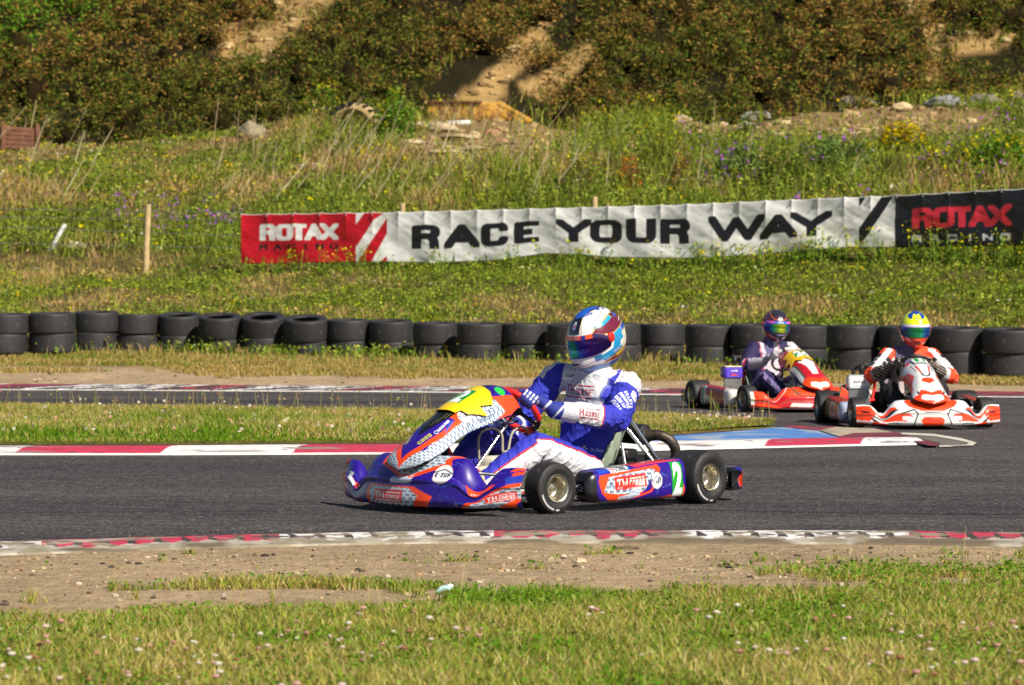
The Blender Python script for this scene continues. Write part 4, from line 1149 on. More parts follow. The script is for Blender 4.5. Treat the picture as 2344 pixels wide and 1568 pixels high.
# wooden posts and wire
def post(u, v0, v1, lab, w=.045, lean=.0, back=0.0):
    p = at(u, v0); p = p * [1, 1, 1]; p[0] *= 1 + back / p[1]; p[1] += back; Hh = (v0 - v1) * p[1] / F
    mb = MB(); mb.tube([(0, 0, -.15), (lean * Hh, 0, Hh * .5), (lean * Hh * 2 - .0, 0, Hh)], [w * 1.05, w, w * .95], 12, False)
    mb.V[-1] += rng.normal(0, .0015, mb.V[-1].shape)
    o = mb.build('fence_post', M['wood']); o.location = p
    return tag(o, lab, 'post', 'wooden posts carrying the banner and wire')
post(333, 627, 468, 'round wooden post standing free left of the banner', .058, .02)
post(921, 618, 464, 'wooden post showing above the banner over the letter R of RACE', .05, back=.5)
post(1361, 608, 450, 'wooden post top just above the banner over the O of YOUR', .05, back=.5)
for i, (va, vb, lab) in enumerate([(478, 487, 'topmost thin wire running left from the banner top'), (497, 505, 'second thin wire left of the banner'), (520, 540, 'third thin wire left of the banner'), (556, 568, 'lowest thin wire left of the banner')]):
    mb = MB(); q = []
    for u in (-260, 0, 333, 556 + i * 3):
        Y = float(fYb(np.array([u]))[0]) - .05; v = np.interp(u, [0, 556], [va, vb]); q.append(((u - 1172) / F * Y, Y, CAMH - (v - 690) * Y / F))
    mb.tube(q, .0045, 5, True); tag(mb.build('fence_wire', M['wire']), lab, 'wire', 'fence wires')
# leaning white pipe
p = at(112, 574); mb = MB(); mb.tube([(0, 0, -.05), (.17, 0, .26), (.32, 0, .52)], .045, 14, False); o = mb.build('white_pipe', M['white']); o.location = p; tag(o, 'short white plastic pipe leaning to the right on the bank', 'pipe')
# litter
p = flat(1018, 1360); mb = MB(); mb.tube([(-.028, 0, .006), (-.01, .004, .018), (.012, 0, .022), (.03, 0, .032)], [.006, .011, .012, .006], 9, True, 'bfe6ea'); mb.sphere((.02, -.004, .03), (.012, .008, .008), 8, 6, 'f0f0ee')
o = mb.build('litter', M['paint'], usecol=True); o.location = p; tag(o, 'crumpled pale blue and white wrapper lying in the grass edge', 'litter')
# ------------------------------------------------------------------ tyre wall
def tyre_mesh(h):
    mb = MB(); r = .325
    pr = [(.012, .20), (.002, .235), (.0, .285), (.005, r - .014), (.018, r - .004), (.05, r), (h / 2, r + .002), (h - .05, r), (h - .018, r - .004), (h - .005, r - .014), (h, .285), (h - .002, .235), (h - .012, .20), (h - .03, .197), (h - .05, .215), (h - .07, .29), (h / 2, .3), (.07, .29), (.05, .215), (.03, .197), (.012, .20)]
    P_ = catmull(np.array([(a, b, 0) for a, b in pr]), 3)[:, :2]
    return mb.lathe(P_, 48, 'z')
tl = [-148, -42, 65, 170, 268, 364, 459, 556, 653, 751, 848, 945, 1046, 1150, 1253, 1358, 1466, 1568, 1676, 1785, 1895, 2012, 2130, 2250, 2372]
tb = [808, 808, 806, 804, 811, 816, 818, 821, 823, 826, 829, 833, 833, 834, 834, 836, 838, 841, 845, 848, 850, 853, 857, 860, 862]
tt = [719, 718, 716, 713, 719, 719, 722, 722, 727, 731, 733, 738, 739, 740, 741, 740, 741, 743, 742, 744, 744, 746, 749, 752, 753]
ords = ['first', 'second', 'third', 'fourth', 'fifth', 'sixth', 'seventh', 'eighth', 'ninth', 'tenth', 'eleventh', 'twelfth', 'thirteenth', 'fourteenth', 'fifteenth', 'sixteenth', 'seventeenth', 'eighteenth', 'nineteenth', 'twentieth', 'twenty-first', 'twenty-second', 'twenty-third', 'twenty-fourth', 'twenty-fifth']
extra = {3: ', scuffed', 4: ', hole visible', 6: ', tilted most'}
tm = [tyre_mesh(.285).build('wall_tyre', M['walltyre'])]
protos = tm[0]; first = True
nst = len(tl) - 1; vis = 0
for i in range(nst):
    uc = (tl[i] + tl[i + 1]) / 2; wv = tl[i + 1] - tl[i]
    Y = .66 * F / (wv + 3); Y = .35 * Y + .65 * float(fYt(np.array([uc]))[0])
    zb = CAMH - (tb[i] - 690) * (Y - .3) / F - .015; zt = CAMH - (tt[i] - 690) * (Y) / F
    H = zt - zb; X = (uc - 1172) / F * Y
    if uc < -20 or uc > 2380: vlab = None
    for lv in (0, 1):
        if first: o = protos; first = False
        else: o = protos.copy(); scene.collection.objects.link(o)
        hs = H / 2 / .285
        tilt = random.uniform(.0, .05); az = random.uniform(-.5, .5)
        if lv == 1 and i in (5, 6, 7, 8, 9, 10, 14): tilt = {5: .10, 6: .12, 7: .17, 8: .14, 9: .04, 10: .06, 14: .06}[i]
        sc = (wv * 1.035) / F * Y / .652 * (1.0 if lv else .985)
        o.scale = (sc, sc, hs * (1 if lv else .99)); o.location = (X + random.uniform(-.012, .012), Y + random.uniform(-.02, .02), zb + lv * H / 2)
        o.rotation_euler = (tilt if lv else 0, random.uniform(-.012, .012), random.uniform(0, 6))
        if lv and tilt > .01:
            o.rotation_mode = 'ZXY'; o.rotation_euler = (tilt * 1.4, 0, random.uniform(0, .3))
        if i in (0,): nm = 'lower' if not lv else 'upper'
        on = ords[max(i - 1, 0)]
        base = 'upper' if lv else 'lower'
        lab = f"{base} black tyre of the {on} stack from the left edge" + (extra.get(i - 1 + 1, '') if lv else '')
        if i == 0: lab = f"{base} black tyre of the stack just outside the left edge"
        tag(o, lab, 'tyre', 'stacked tyres of the tyre wall')
# ------------------------------------------------------------------ banner
def build_banner():
    top = [(552, 489), (921, 484), (1200, 477), (1560, 467), (1900, 452), (2050, 446), (2344, 430), (2560, 420)]
    bot = [(552, 604), (880, 599), (1000, 601), (1130, 596), (1250, 580), (1330, 583), (1400, 589), (1600, 591), (1700, 585), (1850, 572), (1950, 565), (2050, 567), (2344, 562), (2560, 556)]
    cv = Cv(550, 2560, 0, 120, 0.5, 'd9dad8')
    W, K, RD = 'efefec', '1d1d22', 'c81224'
    cv.rect(550, 888, 0, 120, RD)
    cv.poly([(815, 0), (815, 50), (830, 82), (880, 120), (905, 120), (905, 0)], W)
    cv.poly([(815, 120), (815, 93), (834, 120)], W)
    cv.poly([(834, 120), (864, 120), (818, 52), (815, 45), (815, 93)], RD)
    cv.poly([(834, 120), (868, 120), (817, 40), (812, 40), (812, 85)], RD)
    cv.poly([(886, 108), (886, 70), (850, 0), (818, 0)], RD)
    cv.poly([(886, 0), (872, 0), (886, 16)], RD)
    cv.rect(888, 2050, 0, 120, W)
    cv.rect(2048, 2560, 0, 120, K)
    cv.poly([(1966, 120), (1966, 95), (1982, 120)], K)
    cv.poly([(2019, 120), (2046, 120), (1985, 28), (1966, 0), (1966, 45)], K)
    cv.poly([(2035, 30), (2050, 0), (2030, 0)], W)
    cv.poly([(2050, 70), (2050, 110), (2010, 20), (1985, 0), (2005, 0)], W)
    for ch, a, b in (('R', 942, 1008), ('A', 1016, 1098), ('C', 1100, 1164), ('E', 1176, 1234), ('Y', 1272, 1354), ('O', 1350, 1424), ('U', 1433, 1502), ('R', 1511, 1580), ('W', 1621, 1750), ('A', 1739, 1824), ('Y', 1809, 1905)):
        glyph(cv, ch, (a + b) / 2, 61, b - a, 57, 23 if ch != 'W' else 22, K, 0, 14.5 if ch not in 'AWY' else 17)
    def rotax(x0, x1, yc, h, col, y2, col2):
        k = (x1 - x0) / 182
        for ch, a, b in (('R', 0, 38), ('O', 37, 78), ('T', 74, 108), ('A', 104, 146), ('X', 139, 182)):
            glyph(cv, ch, x0 + (a + b) / 2 * k, yc, (b - a) * k, h, h * .36, col, 0, h * .25)
        for i, ch in enumerate('RACING'):
            glyph(cv, ch, x0 + 9 * k + i * 32.4 * k, y2, (6 if ch == 'I' else 19) * k, 15, 5.2, col2, 0, 3.8)
    rotax(594, 775, 75, 40, W, 40, K)
    rotax(2088, 2315, 66, 46, 'd83040', 20, 'c8cccc')
    nx, ny = 1700, 56
    u = np.linspace(552, 2545, nx)
    w = np.linspace(0, 1, ny)
    U, Wv = np.meshgrid(u, w)
    Y = prof(u)[0][4] - .10; Y = np.interp(u, [552, 2560], [51.9, 43.4])
    vt = np.interp(u, *np.array(top).T); vb = np.interp(u, *np.array(bot).T)
    sag = 2.2 * np.abs(np.sin(np.pi * (u - 552) / 60.0)) ** .7
    Vv = vb + (vt + sag - vb) * Wv
    X = (U - 1172) / F * Y; Z = CAMH - (Vv - 690) * Y / F
    ph = (U - 552) / 60.0
    tri_ = np.abs((ph + .5) % 1 - .5) * 2
    fold = (0.035 * np.exp(-tri_ * 4) * Wv ** 2
            + 0.030 * (fbm(X * 1.4 + Wv * 1.6, Wv * 1.2, 5) - .5) * 2 + 0.018 * np.sin(X * 5.2 + Wv * 3.5 + 3 * fbm(X * .6, Wv * 2, 6)) * (1 - Wv * .5))
    fold += 0.035 * (fbm(X * 3.2 - Wv * 2.4, Wv * 2.2 + X * .3, 12) - .5)
    Yd = Y - fold
    C = cv.sample(U, Wv * 120)
    P = np.stack([X, Yd, Z], -1)
    o = sheet('banner', P, C, M['vinyl'], None, .002, back='8a8a8a')
    tag(o, 'long red, white and black vinyl banner lettered RACE YOUR WAY on the bank', 'banner')
    mb = MB()
    for k in range(34):
        uu = 552 + 60 * k
        if uu > 2540: break
        i = int(np.argmin(abs(u - uu))); q = P[-2, i]
        mb.lathe([(0, .006), (-.005, .012), (0, .016)], 10, 'y', q + [0, -.010, -.02])
    mb.build('eyelets', M['alu'], o)['kind'] = 'stuff'
build_banner()
# ------------------------------------------------------------------ karts
def pattern(cv, xa, xb, ya, yb, pitch, base='c9d6dd', inkd='4a5c84', poly=None, rot=False):
    """light wrap printed with small repeated dark blocks"""
    old = cv.a.copy()
    if poly: cv.poly(poly, base)
    else: cv.rect(xa, xb, ya, yb, base)
    after = cv.a.copy()
    msk = np.abs(after - hx(base)).max(-1) < 1e-6
    r = 0; y = ya
    while y < yb:
        x = xa + (r % 2) * pitch * 1.1; k = 0
        while x < xb:
            if rot: cv.rect(x, x + pitch * .52, y, y + pitch * 1.0, inkd)
            else:
                cv.rect(x, x + pitch * 1.25, y, y + pitch * .55, inkd)
                cv.rect(x + pitch * .38, x + pitch * .5, y + pitch * .1, y + pitch * .4, base)
                cv.rect(x + pitch * .8, x + pitch * .92, y + pitch * .1, y + pitch * .4, base)
                cv.rect(x + pitch * 1.45, x + pitch * 2.0, y + pitch * .2, y + pitch * .3, '8fa3b8')
            x += pitch * (2.2 if not rot else 1.1); k += 1
        y += pitch * (.9 if not rot else 1.25); r += 1
    cv.a = np.where(msk[..., None], cv.a, after)
def thbox(cv, cx, cy, w, h, rot=0.0, col='e02a20', ink='f4f0ee', box=True):
    c, s_ = math.cos(rot), math.sin(rot)
    T = lambda x, y: (cx + x * c - y * s_, cy + x * s_ + y * c)
    if box: cv.poly([T(-w / 2, -h / 2), T(w / 2, -h / 2), T(w / 2, h / 2), T(-w / 2, h / 2)], col)
    a = T(-w * .27, 0.02 * h); stext(cv, 'TH', *a, h * .52, w * .34, ink, .20, rot, .16, .17)
    a = T(w * .21, -h * .06); stext(cv, 'CORSE', *a, h * .34, w * .49, ink, .20, rot, .30, .16)
    cv.line([T(-w * .02, h * .27), T(w * .44, h * .27)], h * .07, ink)
    cv.line([T(-w * .42, -h * .34), T(w * .44, -h * .34)], h * .07, ink)
def ezup(cv, cx, cy, r, rot=0.0, rim='e8d0d0'):
    cv.ell(cx, cy, r, r, rim); cv.ell(cx, cy, r * .93, r * .93, 'f2f2f2')
    c, s_ = math.cos(rot), math.sin(rot)
    T = lambda x, y: (cx + (x * c - y * s_) * r, cy + (x * s_ + y * c) * r)
    stext(cv, 'E-ZUP', *T(0, -.12), r * .5, r * 1.6, '16305c', .26, rot)
    cv.line([T(-1.0, .12), T(0, .5), T(1.0, .12)], r * .12, '16305c')
def first4(cv, cx, cy, w, h, rot=0.0, ink='eef2f6'):
    c, s_ = math.cos(rot), math.sin(rot)
    T = lambda x, y: (cx + x * c - y * s_, cy + x * s_ + y * c)
    cv.text('1st4', *T(w * .12, h * .3), h * .42, ink, w=w * .34, rot=rot, shear=.25, bold=.01)
    cv.text('thirst.com', *T(-w * .08, -h * .22), h * .52, ink, w=w * .78, rot=rot, shear=.25, bold=.03)
    for k in range(3): cv.line([T(w * .33, h * (.4 - k * .32)), T(w * .39, h * (.5 - k * .32)), T(w * .44, h * (.38 - k * .32)), T(w * .5, h * (.46 - k * .32))], h * .1, ink)
HW = .632
def fairing_surface(kind):
    nx, ny = 520, 100
    s = np.linspace(-1, 1, nx); t = np.abs(s)
    xf = np.interp(t, [0, .25, .45, .65, .85, .95, 1.0], [1.045, 1.035, 1.0, .955, .90, .865, .83])
    zt = np.interp(t, [0, .42, .49, .54, .59, .64, .69, .75, .81, .90, 1.0], [.288, .286, .274, .240, .190, .152, .146, .200, .234, .240, .236]) * (1.0 if kind == 0 else .84)
    zb = np.interp(t, [0, .6, 1], [.032, .034, .045])
    dp = np.interp(t, [0, .3, .45, .6, .75, .9, 1], [.15, .15, .13, .11, .09, .06, .045])
    def sm(a, k=15):
        p_ = np.pad(a, k, mode='edge'); return np.convolve(p_, np.ones(2 * k + 1) / (2 * k + 1), 'valid')
    xf, zt, dp = sm(xf, 14), sm(zt, 5), sm(dp, 20)
    v = np.linspace(0, 1, ny)[:, None]
    th = v ** .9 * np.pi / 2
    # lower near-vertical lip, then a crease and a sloping upper part
    X = xf[None] - dp[None] * (1 - np.cos(th)) ** .95 + .012 * np.exp(-((v - .30) / .05) ** 2)
    Z = zb[None] + (zt - zb)[None] * (np.sin(th) ** .92)
    Yy = (s * HW)[None] * np.ones_like(v)
    # roll the top edge backwards
    k = np.clip((v - .90) / .10, 0, 1); X = X - k * .016; Z = Z - k ** 2 * .010
    k0 = np.clip((.06 - v) / .06, 0, 1); X = X - k0 ** 2 * .02
    P = np.stack([X, Yy, Z], -1)
    return P, s, v[:, 0]
def nassau_surface(zs=1.0):
    R_ = np.array([(1.052, .215), (1.035, .255), (1.0, .305), (.90, .388), (.80, .458), (.70, .515), (.60, .562), (.50, .600), (.42, .620), (.35, .612), (.32, .59)])
    Q = catmull(np.c_[R_, np.zeros(len(R_))], 8)[:, :2]
    L = np.r_[0, np.cumsum(np.hypot(*np.diff(Q, axis=0).T))]
    ny, nx = 260, 150
    t = np.linspace(0, L[-1], ny)
    x = np.interp(t, L, Q[:, 0]); z = .2 + (np.interp(t, L, Q[:, 1]) - .2) * zs
    hw = .150 * np.sqrt(np.clip(1 - (1 - np.clip(t / .13, 0, 1)) ** 2, .012, 1)) * np.interp(t, [0, .2, .45, .6, .75, L[-1]], [1, 1, .92, 1.0, 1.05, .80])
    drop = np.interp(x, [.32, .42, .59, .73, .90, 1.0, 1.05], [.09, .15, .14, .115, .085, .04, .0])
    s = np.linspace(-1, 1, nx)[None]
    Y_ = hw[:, None] * np.sign(s) * (1.15 * np.abs(s) - .15 * np.abs(s) ** 3)
    Z_ = z[:, None] - drop[:, None] * np.abs(s) ** 2.3
    X_ = x[:, None] - .02 * np.abs(s) ** 2 * np.ones_like(z)[:, None]
    return np.stack([X_, Y_, Z_], -1), s[0], t, hw
def lerpP(P, i, j):
    return P[np.clip(i, 0, P.shape[0] - 1), np.clip(j, 0, P.shape[1] - 1)]
def tyre_w(mb, w, r, rim=.068):
    h = w / 2
    pr = [(-h * .80, rim - .006), (-h * .86, rim + .002), (-h * .97, rim + .022), (-h * 1.0, r - .032), (-h * .93, r - .012), (-h * .80, r - .003), (-h * .4, r), (0, r + .001), (h * .4, r), (h * .80, r - .003), (h * .93, r - .012), (h * 1.0, r - .032), (h * .97, rim + .022), (h * .86, rim + .002), (h * .80, rim - .006)]
    Q = catmull(np.array([(a, b, 0) for a, b in pr]), 4)[:, :2]
    mb.lathe(Q, 64, 'y')
_wheel_cache = {}
def wheel(kart, x, y, w, r, left, steer=0.0, deep=.05, mark=True):
    e = empty('wheel', (x, y, r - .004), steer + (0 if left else math.pi), kart)
    key = (w, r)
    if key not in _wheel_cache:
        a = MB(); tyre_w(a, w, r)
        t = a.build('tyre', M['tyre'], e)
        b = MB(); h = w / 2
        b.lathe([(-h * .8, .052), (-h * .8, .066), (-h * .7, .058), (h * .6, .058), (h * .74, .060), (h * .80, .0665), (h * .90, .0705), (h * .93, .069), (h * .90, .064), (h * .82, .060), (h * .70, .0555), (h * .45, .053), (h - deep - .012, .051), (h - deep - .02, .045), (h - deep - .024, .030), (h - deep - .012, .024), (h - deep + .004, .022), (h - deep + .006, .014), (h - deep + .012, .012), (h - deep + .014, .0)], 48, 'y')
        for k in range(3):
            an = k * 2.094 + .4; b.lathe([(h - deep - .02, .006), (h - deep - .008, .006), (h - deep - .006, .0)], 8, 'y', (.036 * math.cos(an), 0, .036 * math.sin(an)))
        b.lathe([(h * .90, .004), (h * .96, .004), (h * .96, 0)], 8, 'y', (.045 * 1.2, 0, .03))
        rm = b.build('rim', M['rimmetal'], e)
        c = MB()
        for a0, a1 in ((-1.3, -.25), (-1.62, -1.42)):
            aa = np.linspace(a0, a1, 24); rr = np.array([rim_ for rim_ in (r - .026, r - .017)])
            V = np.stack([np.stack([q * np.cos(aa), np.full(24, h * (1.008 if i_ == 0 else .985)), q * np.sin(aa)], -1) for i_, q in enumerate(rr)])
            c.add(V.reshape(-1, 3), grid_faces(2, 24))
        mk = c.build('lettering', M['markwhite'], e)
        _wheel_cache[key] = (t, rm, mk)
    else:
        for q in _wheel_cache[key]:
            c = q.copy(); link(c, e)
    e.rotation_euler[1] = random.uniform(0, 6) if not mark else 0
    return e
M['markwhite'] = mat_plain('tyre_lettering', (0.5, 0.5, 0.48), .7, 0, var=.3, vscale=60)
def side_pod(kart, left, cv, rearx=-.375, frontx=.355):
    nx, na = 300, 90
    x = np.linspace(rearx, frontx, nx)
    k = np.clip((x - (frontx - .085)) / .085, 0, 1); sc = np.sqrt(np.clip(1 - k ** 2.2, .0004, 1))
    a = np.linspace(-np.pi * .62, np.pi * .62, na)[:, None]
    ca = np.sign(np.cos(a)) * np.abs(np.cos(a)) ** .45; sa = np.sign(np.sin(a)) * np.abs(np.sin(a)) ** .62
    hz = np.interp(x, [rearx, frontx], [.100, .080]); cz = np.interp(x, [rearx, frontx], [.138, .120])
    Yo = .578 + .075 * ca * (.25 + .75 * sc)[None] - .012 * (sa * .5 + .5) * 1.0
    Z = cz[None] + hz[None] * sa * (.18 + .82 * sc)[None]
    P = np.stack([np.broadcast_to(x, Yo.shape), Yo, Z], -1)
    sg = 1 if left else -1
    C = cv.sample(-sg * P[..., 0], P[..., 2])
    inner = (np.abs(a) > 1.75)
    C[np.broadcast_to(inner, C.shape[:2])] = hx('121214')
    P = P * [1, sg, 1]
    o = sheet('side_pod', P, C, M['paint'], kart, .004, flip=left)
    return o
def build_kart(name, pos, ang, liv, lab, engine_cols, steer=0.0, wheel_roll=0.0):
    K = empty(name, (pos[0], pos[1], .004), ang); tag(K, lab, 'go-kart', 'racing karts on the track')
    # front fairing
    P, s, v = fairing_surface(0 if name == 'blue_kart' else 1); P = P * [1, .94 if name == 'orange_kart' else 1, 1]
    cvf, cvn, cvl, cvr = liv['fairing'], liv['nose'], liv['pod_left'], liv['pod_right']
    S_, V_2 = np.meshgrid(s * HW, v * .30); fz = np.sin(v ** .9 * np.pi / 2) ** .92; V_2 = np.repeat(((fz * .7 + v * .3) * .30)[:, None], len(s), 1)
    C = cvf.sample(S_, V_2); C[V_2 < .006] = hx('101012')
    sheet('front_fairing', P, C, M['paint'], K, .004)
    # nose panel
    P, s, t, hw = nassau_surface({'blue_kart': 1.0, 'red_kart': .93, 'orange_kart': .86}[name])
    S_, T_ = np.meshgrid(s * .2, t)
    C = cvn.sample(S_, T_)
    sheet('nose_panel', P, C, M['paint'], K, .004)
    # number plate on the nose
    nrm = grid_normals(P); nrm *= np.sign(nrm[..., 2:3] + .2)
    pl = Cv(-.2, .2, 0, .88, .0015, '000000'); pl.a[:] = 0
    pl.poly(liv['plate_outline'], np.array([1., 1, 1]))
    m = pl.sample((S_[:-1, :-1] + S_[1:, 1:]) / 2, (T_[:-1, :-1] + T_[1:, 1:]) / 2)[..., 0] > .5
    Cp = liv['plate'].sample(S_, T_)
    sheet('number_plate', P + nrm * .011 + np.array([0, 0, .002]), Cp, M['paint'], K, .003, mask=m, back='2a2a10')
    # pods, bumper
    side_pod(K, True, cvl); side_pod(K, False, cvr)
    cvb = liv['bumper']
    mb = MB(); yy = np.linspace(-.66, .66, 140)
    a = np.linspace(0, 2 * np.pi, 40)
    hx_, hz_ = .062, .062
    ca = np.sign(np.cos(a)) * np.abs(np.cos(a)) ** .35; sa = np.sign(np.sin(a)) * np.abs(np.sin(a)) ** .35
    cx = -.825 + .05 * np.clip((np.abs(yy) - .5) / .16, 0, 1) ** 2; cz = .115 + 0 * yy
    ks = np.sqrt(np.clip(1 - (np.clip((np.abs(yy) - .625) / .035, 0, 1)) ** 2, .01, 1)) * .35 + .65
    V = np.stack([cx[:, None] + hx_ * ca * ks[:, None], np.broadcast_to(yy[:, None], (140, 40)), cz[:, None] + hz_ * sa * ks[:, None]], -1)
    colb = cvb.sample(V[..., 1], V[..., 2]); colb[V[..., 0] > -.845] = hx('141416')
    ends = (np.abs(V[..., 1]) > .56) & (V[..., 0] < -.790); colb[ends] = hx('2a1088' if name == 'blue_kart' else liv['bumper_end'])
    tri = ends & (V[..., 2] > .07) & (V[..., 2] < .155) & (V[..., 0] < -.81 - (V[..., 2] - .115) * .2)
    if name == 'blue_kart': colb[tri] = hx('ff4a20')
    idx = grid_faces(140, 40)
    mesh_np('rear_bumper', np.concatenate([V.reshape(-1, 3), [[cx[0], -.66, .115], [cx[-1], .66, .115]]]),
            [idx, np.array([[5600, j, (j + 1) % 40] for j in range(40)] + [[5601, 139 * 40 + (j + 1) % 40, 139 * 40 + j] for j in range(40)])],
            M['paint'], K, np.concatenate([colb.reshape(-1, 3), [hx('141416')] * 2]))
    mb = MB()
    for y in (-.28, .28): MB().tube([(-.55, y, .09), (-.76, y, .11)], .014, 8, False).build('bumper_bracket', M['chrome'], K)
    # wheels
    wheel(K, .525, .535, .125, .128, True, steer); wheel(K, .525, -.535, .125, .128, False, steer)
    wheel(K, -.525, .60, .200, .140, True); wheel(K, -.525, -.60, .200, .140, False)
    # chassis
    mb = MB()
    for sg in (1, -1):
        mb.tube([(-.66, .30 * sg, .06), (-.40, .31 * sg, .045), (.05, .34 * sg, .042), (.30, .27 * sg, .042), (.55, .22 * sg, .05), (.80, .16 * sg, .055), (.90, .05 * sg, .058)], .0155, 10)
        mb.tube([(.525, .25 * sg, .07), (.525, .44 * sg, .10)], .013, 8, False)
    for x, y in ((-.52, .30), (-.15, .32), (.22, .30), (.60, .20)): mb.tube([(x, -y, .045), (x, y, .045)], .0145, 10, False)
    mb.build('chassis', M['chrome'], K)
    for sg in (1, -1):
        mb = MB()
        mb.tube([(.31, .34 * sg, .055), (.30, .53 * sg, .062), (-.30, .54 * sg, .062), (-.32, .32 * sg, .055)], .010, 8)
        mb.tube([(.22, .34 * sg, .06), (.21, .50 * sg, .13), (-.24, .50 * sg, .13)], .009, 8)
        mb.build('side_bar', M['chrome'], K)
    mb = MB()
    mb.tube([(.70, .24, .09), (.86, .235, .10), (.915, .16, .105), (.925, 0, .105), (.915, -.16, .105), (.86, -.235, .10), (.70, -.24, .09)], .0095, 8)
    mb.tube([(.66, .30, .185), (.80, .235, .20), (.88, .12, .205), (.885, 0, .205), (.88, -.12, .205), (.80, -.235, .20), (.66, -.30, .185)], .0085, 8)
    mb.build('front_bar', M['chrome'], K)
    mb = MB(); mb.box((.42, 0, .034), (.42, .26, .003), bev=.001); mb.build('floor_tray', M['blackmetal'], K)
    mb = MB(); mb.tube([(-.525, -.55, .136), (-.525, .55, .136)], .025, 20, False)
    mb.lathe([(-.02, .06), (-.02, .10), (.02, .10), (.02, .06)], 28, 'y', (-.525, .20, .136)); mb.build('axle', M['blackmetal'], K)
    for y in (-.30, .30): MB().box((-.525, y, .11), (.035, .012, .055), bev=.008).build('bearing_carrier', M['alu'], K)
    for sg in (1, -1):
        mb = MB()
        mb.tube([(.525, .42 * sg, .128), (.525, .50 * sg, .128)], .02, 12, False); mb.box((.525, .425 * sg, .12), (.018, .014, .05), bev=.005)
        mb.tube([(.44, .40 * sg, .11), (.40, .06 * sg, .10)], .007, 8, False)
        mb.build('stub_axle', M['alu'], K)
    # seat: thin bucket shell
    yy = np.linspace(-1, 1, 60); q = np.linspace(0, 1, 70)[:, None]
    cl = catmull([(-.02, 0, .105), (-.10, 0, .072), (-.22, 0, .062), (-.33, 0, .085), (-.42, 0, .17), (-.48, 0, .29), (-.525, 0, .40), (-.545, 0, .455)], 10)
    L = np.r_[0, np.cumsum(np.linalg.norm(np.diff(cl, axis=0), axis=1))]; L /= L[-1]
    cx_ = np.interp(q[:, 0], L, cl[:, 0]); cz_ = np.interp(q[:, 0], L, cl[:, 2])
    hwid = np.interp(q[:, 0], [0, .3, .6, .85, 1], [.14, .175, .185, .20, .16])
    up = np.interp(q[:, 0], [0, .15, .45, .75, 1], [.035, .09, .20, .10, .02])
    b = np.abs(yy)[None] ** 3.2
    fw = np.interp(q[:, 0], [0, .3, .5, .8, 1], [.0, .0, .07, .15, .05])
    Xs = cx_[:, None] + fw[:, None] * b; Zs_1 = cz_[:, None] + up[:, None] * b
    Ys_1 = hwid[:, None] * np.sign(yy)[None] * np.abs(yy)[None] ** .75
    sheet('seat', np.stack([Xs, Ys_1, Zs_1], -1), None, M['seat'], K, .006)
    for sg in (1, -1):
        for p0, p1 in (((-.46, .195, .425), (-.60, .30, .165)), ((-.42, .20, .385), (-.50, .36, .165))):
            mb = MB(); a0 = np.array(p0) * [1, sg, 1]; a1 = np.array(p1) * [1, sg, 1]; dd = (a1 - a0) / np.linalg.norm(a1 - a0)
            mb.tube([a0, a0 + dd * .02, a0 + dd * .021, a1 - dd * .021, a1 - dd * .02, a1], [.006, .006, .0115, .0115, .006, .006], 12, False)
            mb.sphere(a0, .012, 10, 7); mb.sphere(a1, .012, 10, 7)
            mb.build('seat_stay', M['chrome'], K)
    mb = MB(); mb.tube([(-.38, .205, .30), (-.33, .30, .07)], .007, 8, False); mb.build('seat_stay', M['chrome'], K)
    mb = MB(); mb.box((-.30, .20, .135), (.045, .012, .05), rot=[[.8, 0, .6], [0, 1, 0], [-.6, 0, .8]], bev=.006); mb.build('lead_ballast', M['blackmetal'], K)
    # fuel tank between the legs, hoses
    mb = MB(); mb.box((.30, 0, .15), (.12, .095, .105), bev=.035); mb.box((.44, 0, .125), (.05, .085, .08), bev=.03)
    mb.lathe([(.0, .03), (.03, .03), (.034, .0)], 16, 'z', (.30, .03, .25)); mb.build('fuel_tank', M['tank'], K)
    mb = MB(); mb.tube([(.30, .03, .28), (.27, .03, .37), (.20, .03, .40), (.12, .01, .36), (.08, -.06, .25)], .0065, 8); mb.tube([(.33, .02, .28), (.34, .02, .37), (.40, .0, .40), (.46, -.02, .36), (.44, -.04, .22)], .0065, 8)
    mb.build('fuel_hose', M['hose'], K)
    # steering
    mb = MB(); mb.tube([(.22, .005, .475), (.61, 0, .10)], .010, 12, False); mb.tube([(.22, .005, .475), (.25, .003, .45)], .018, 12, False)
    mb.build('steering_column', M['chrome'], K)
    WC = np.array([.215, .005, .485]); ax = np.array([-.77, 0, .64]); ax /= np.linalg.norm(ax)
    wu = np.cross([0, 1, 0], ax); wu /= np.linalg.norm(wu); wu = wu if wu[2] > 0 else -wu; wl = np.array([0, 1.0, 0])
    def rimp(th): return WC + .136 * (np.cos(th) * wu + np.sin(th) * wl)
    sw = empty('steering_wheel', tuple(WC), 0, K)
    def arc(a0, a1, nn=24): return [rimp(t_) - WC for t_ in np.linspace(a0, a1, nn)]
    r0 = wheel_roll
    mb = MB(); mb.tube(arc(r0 + .55, r0 + 2.75), .0165, 12, False); mb.tube(arc(r0 - 2.75, r0 - .55), .0165, 12, False); mb.tube(arc(r0 - .35, r0 + .35), .0165, 12, False); mb.build('grip', liv['grip'], sw)
    mb = MB(); mb.tube(arc(r0 - 3.14159, r0 + 3.14159, 60), .0125, 10, False)
    for th in (r0 + 1.25, r0 - 1.25, r0 + 3.14): mb.tube([(0, 0, 0), tuple((rimp(th) - WC))], .010, 8, False)
    mb.sphere((0, 0, 0), (.035, .035, .03), 14, 9); mb.build('spokes', M['black'], sw)
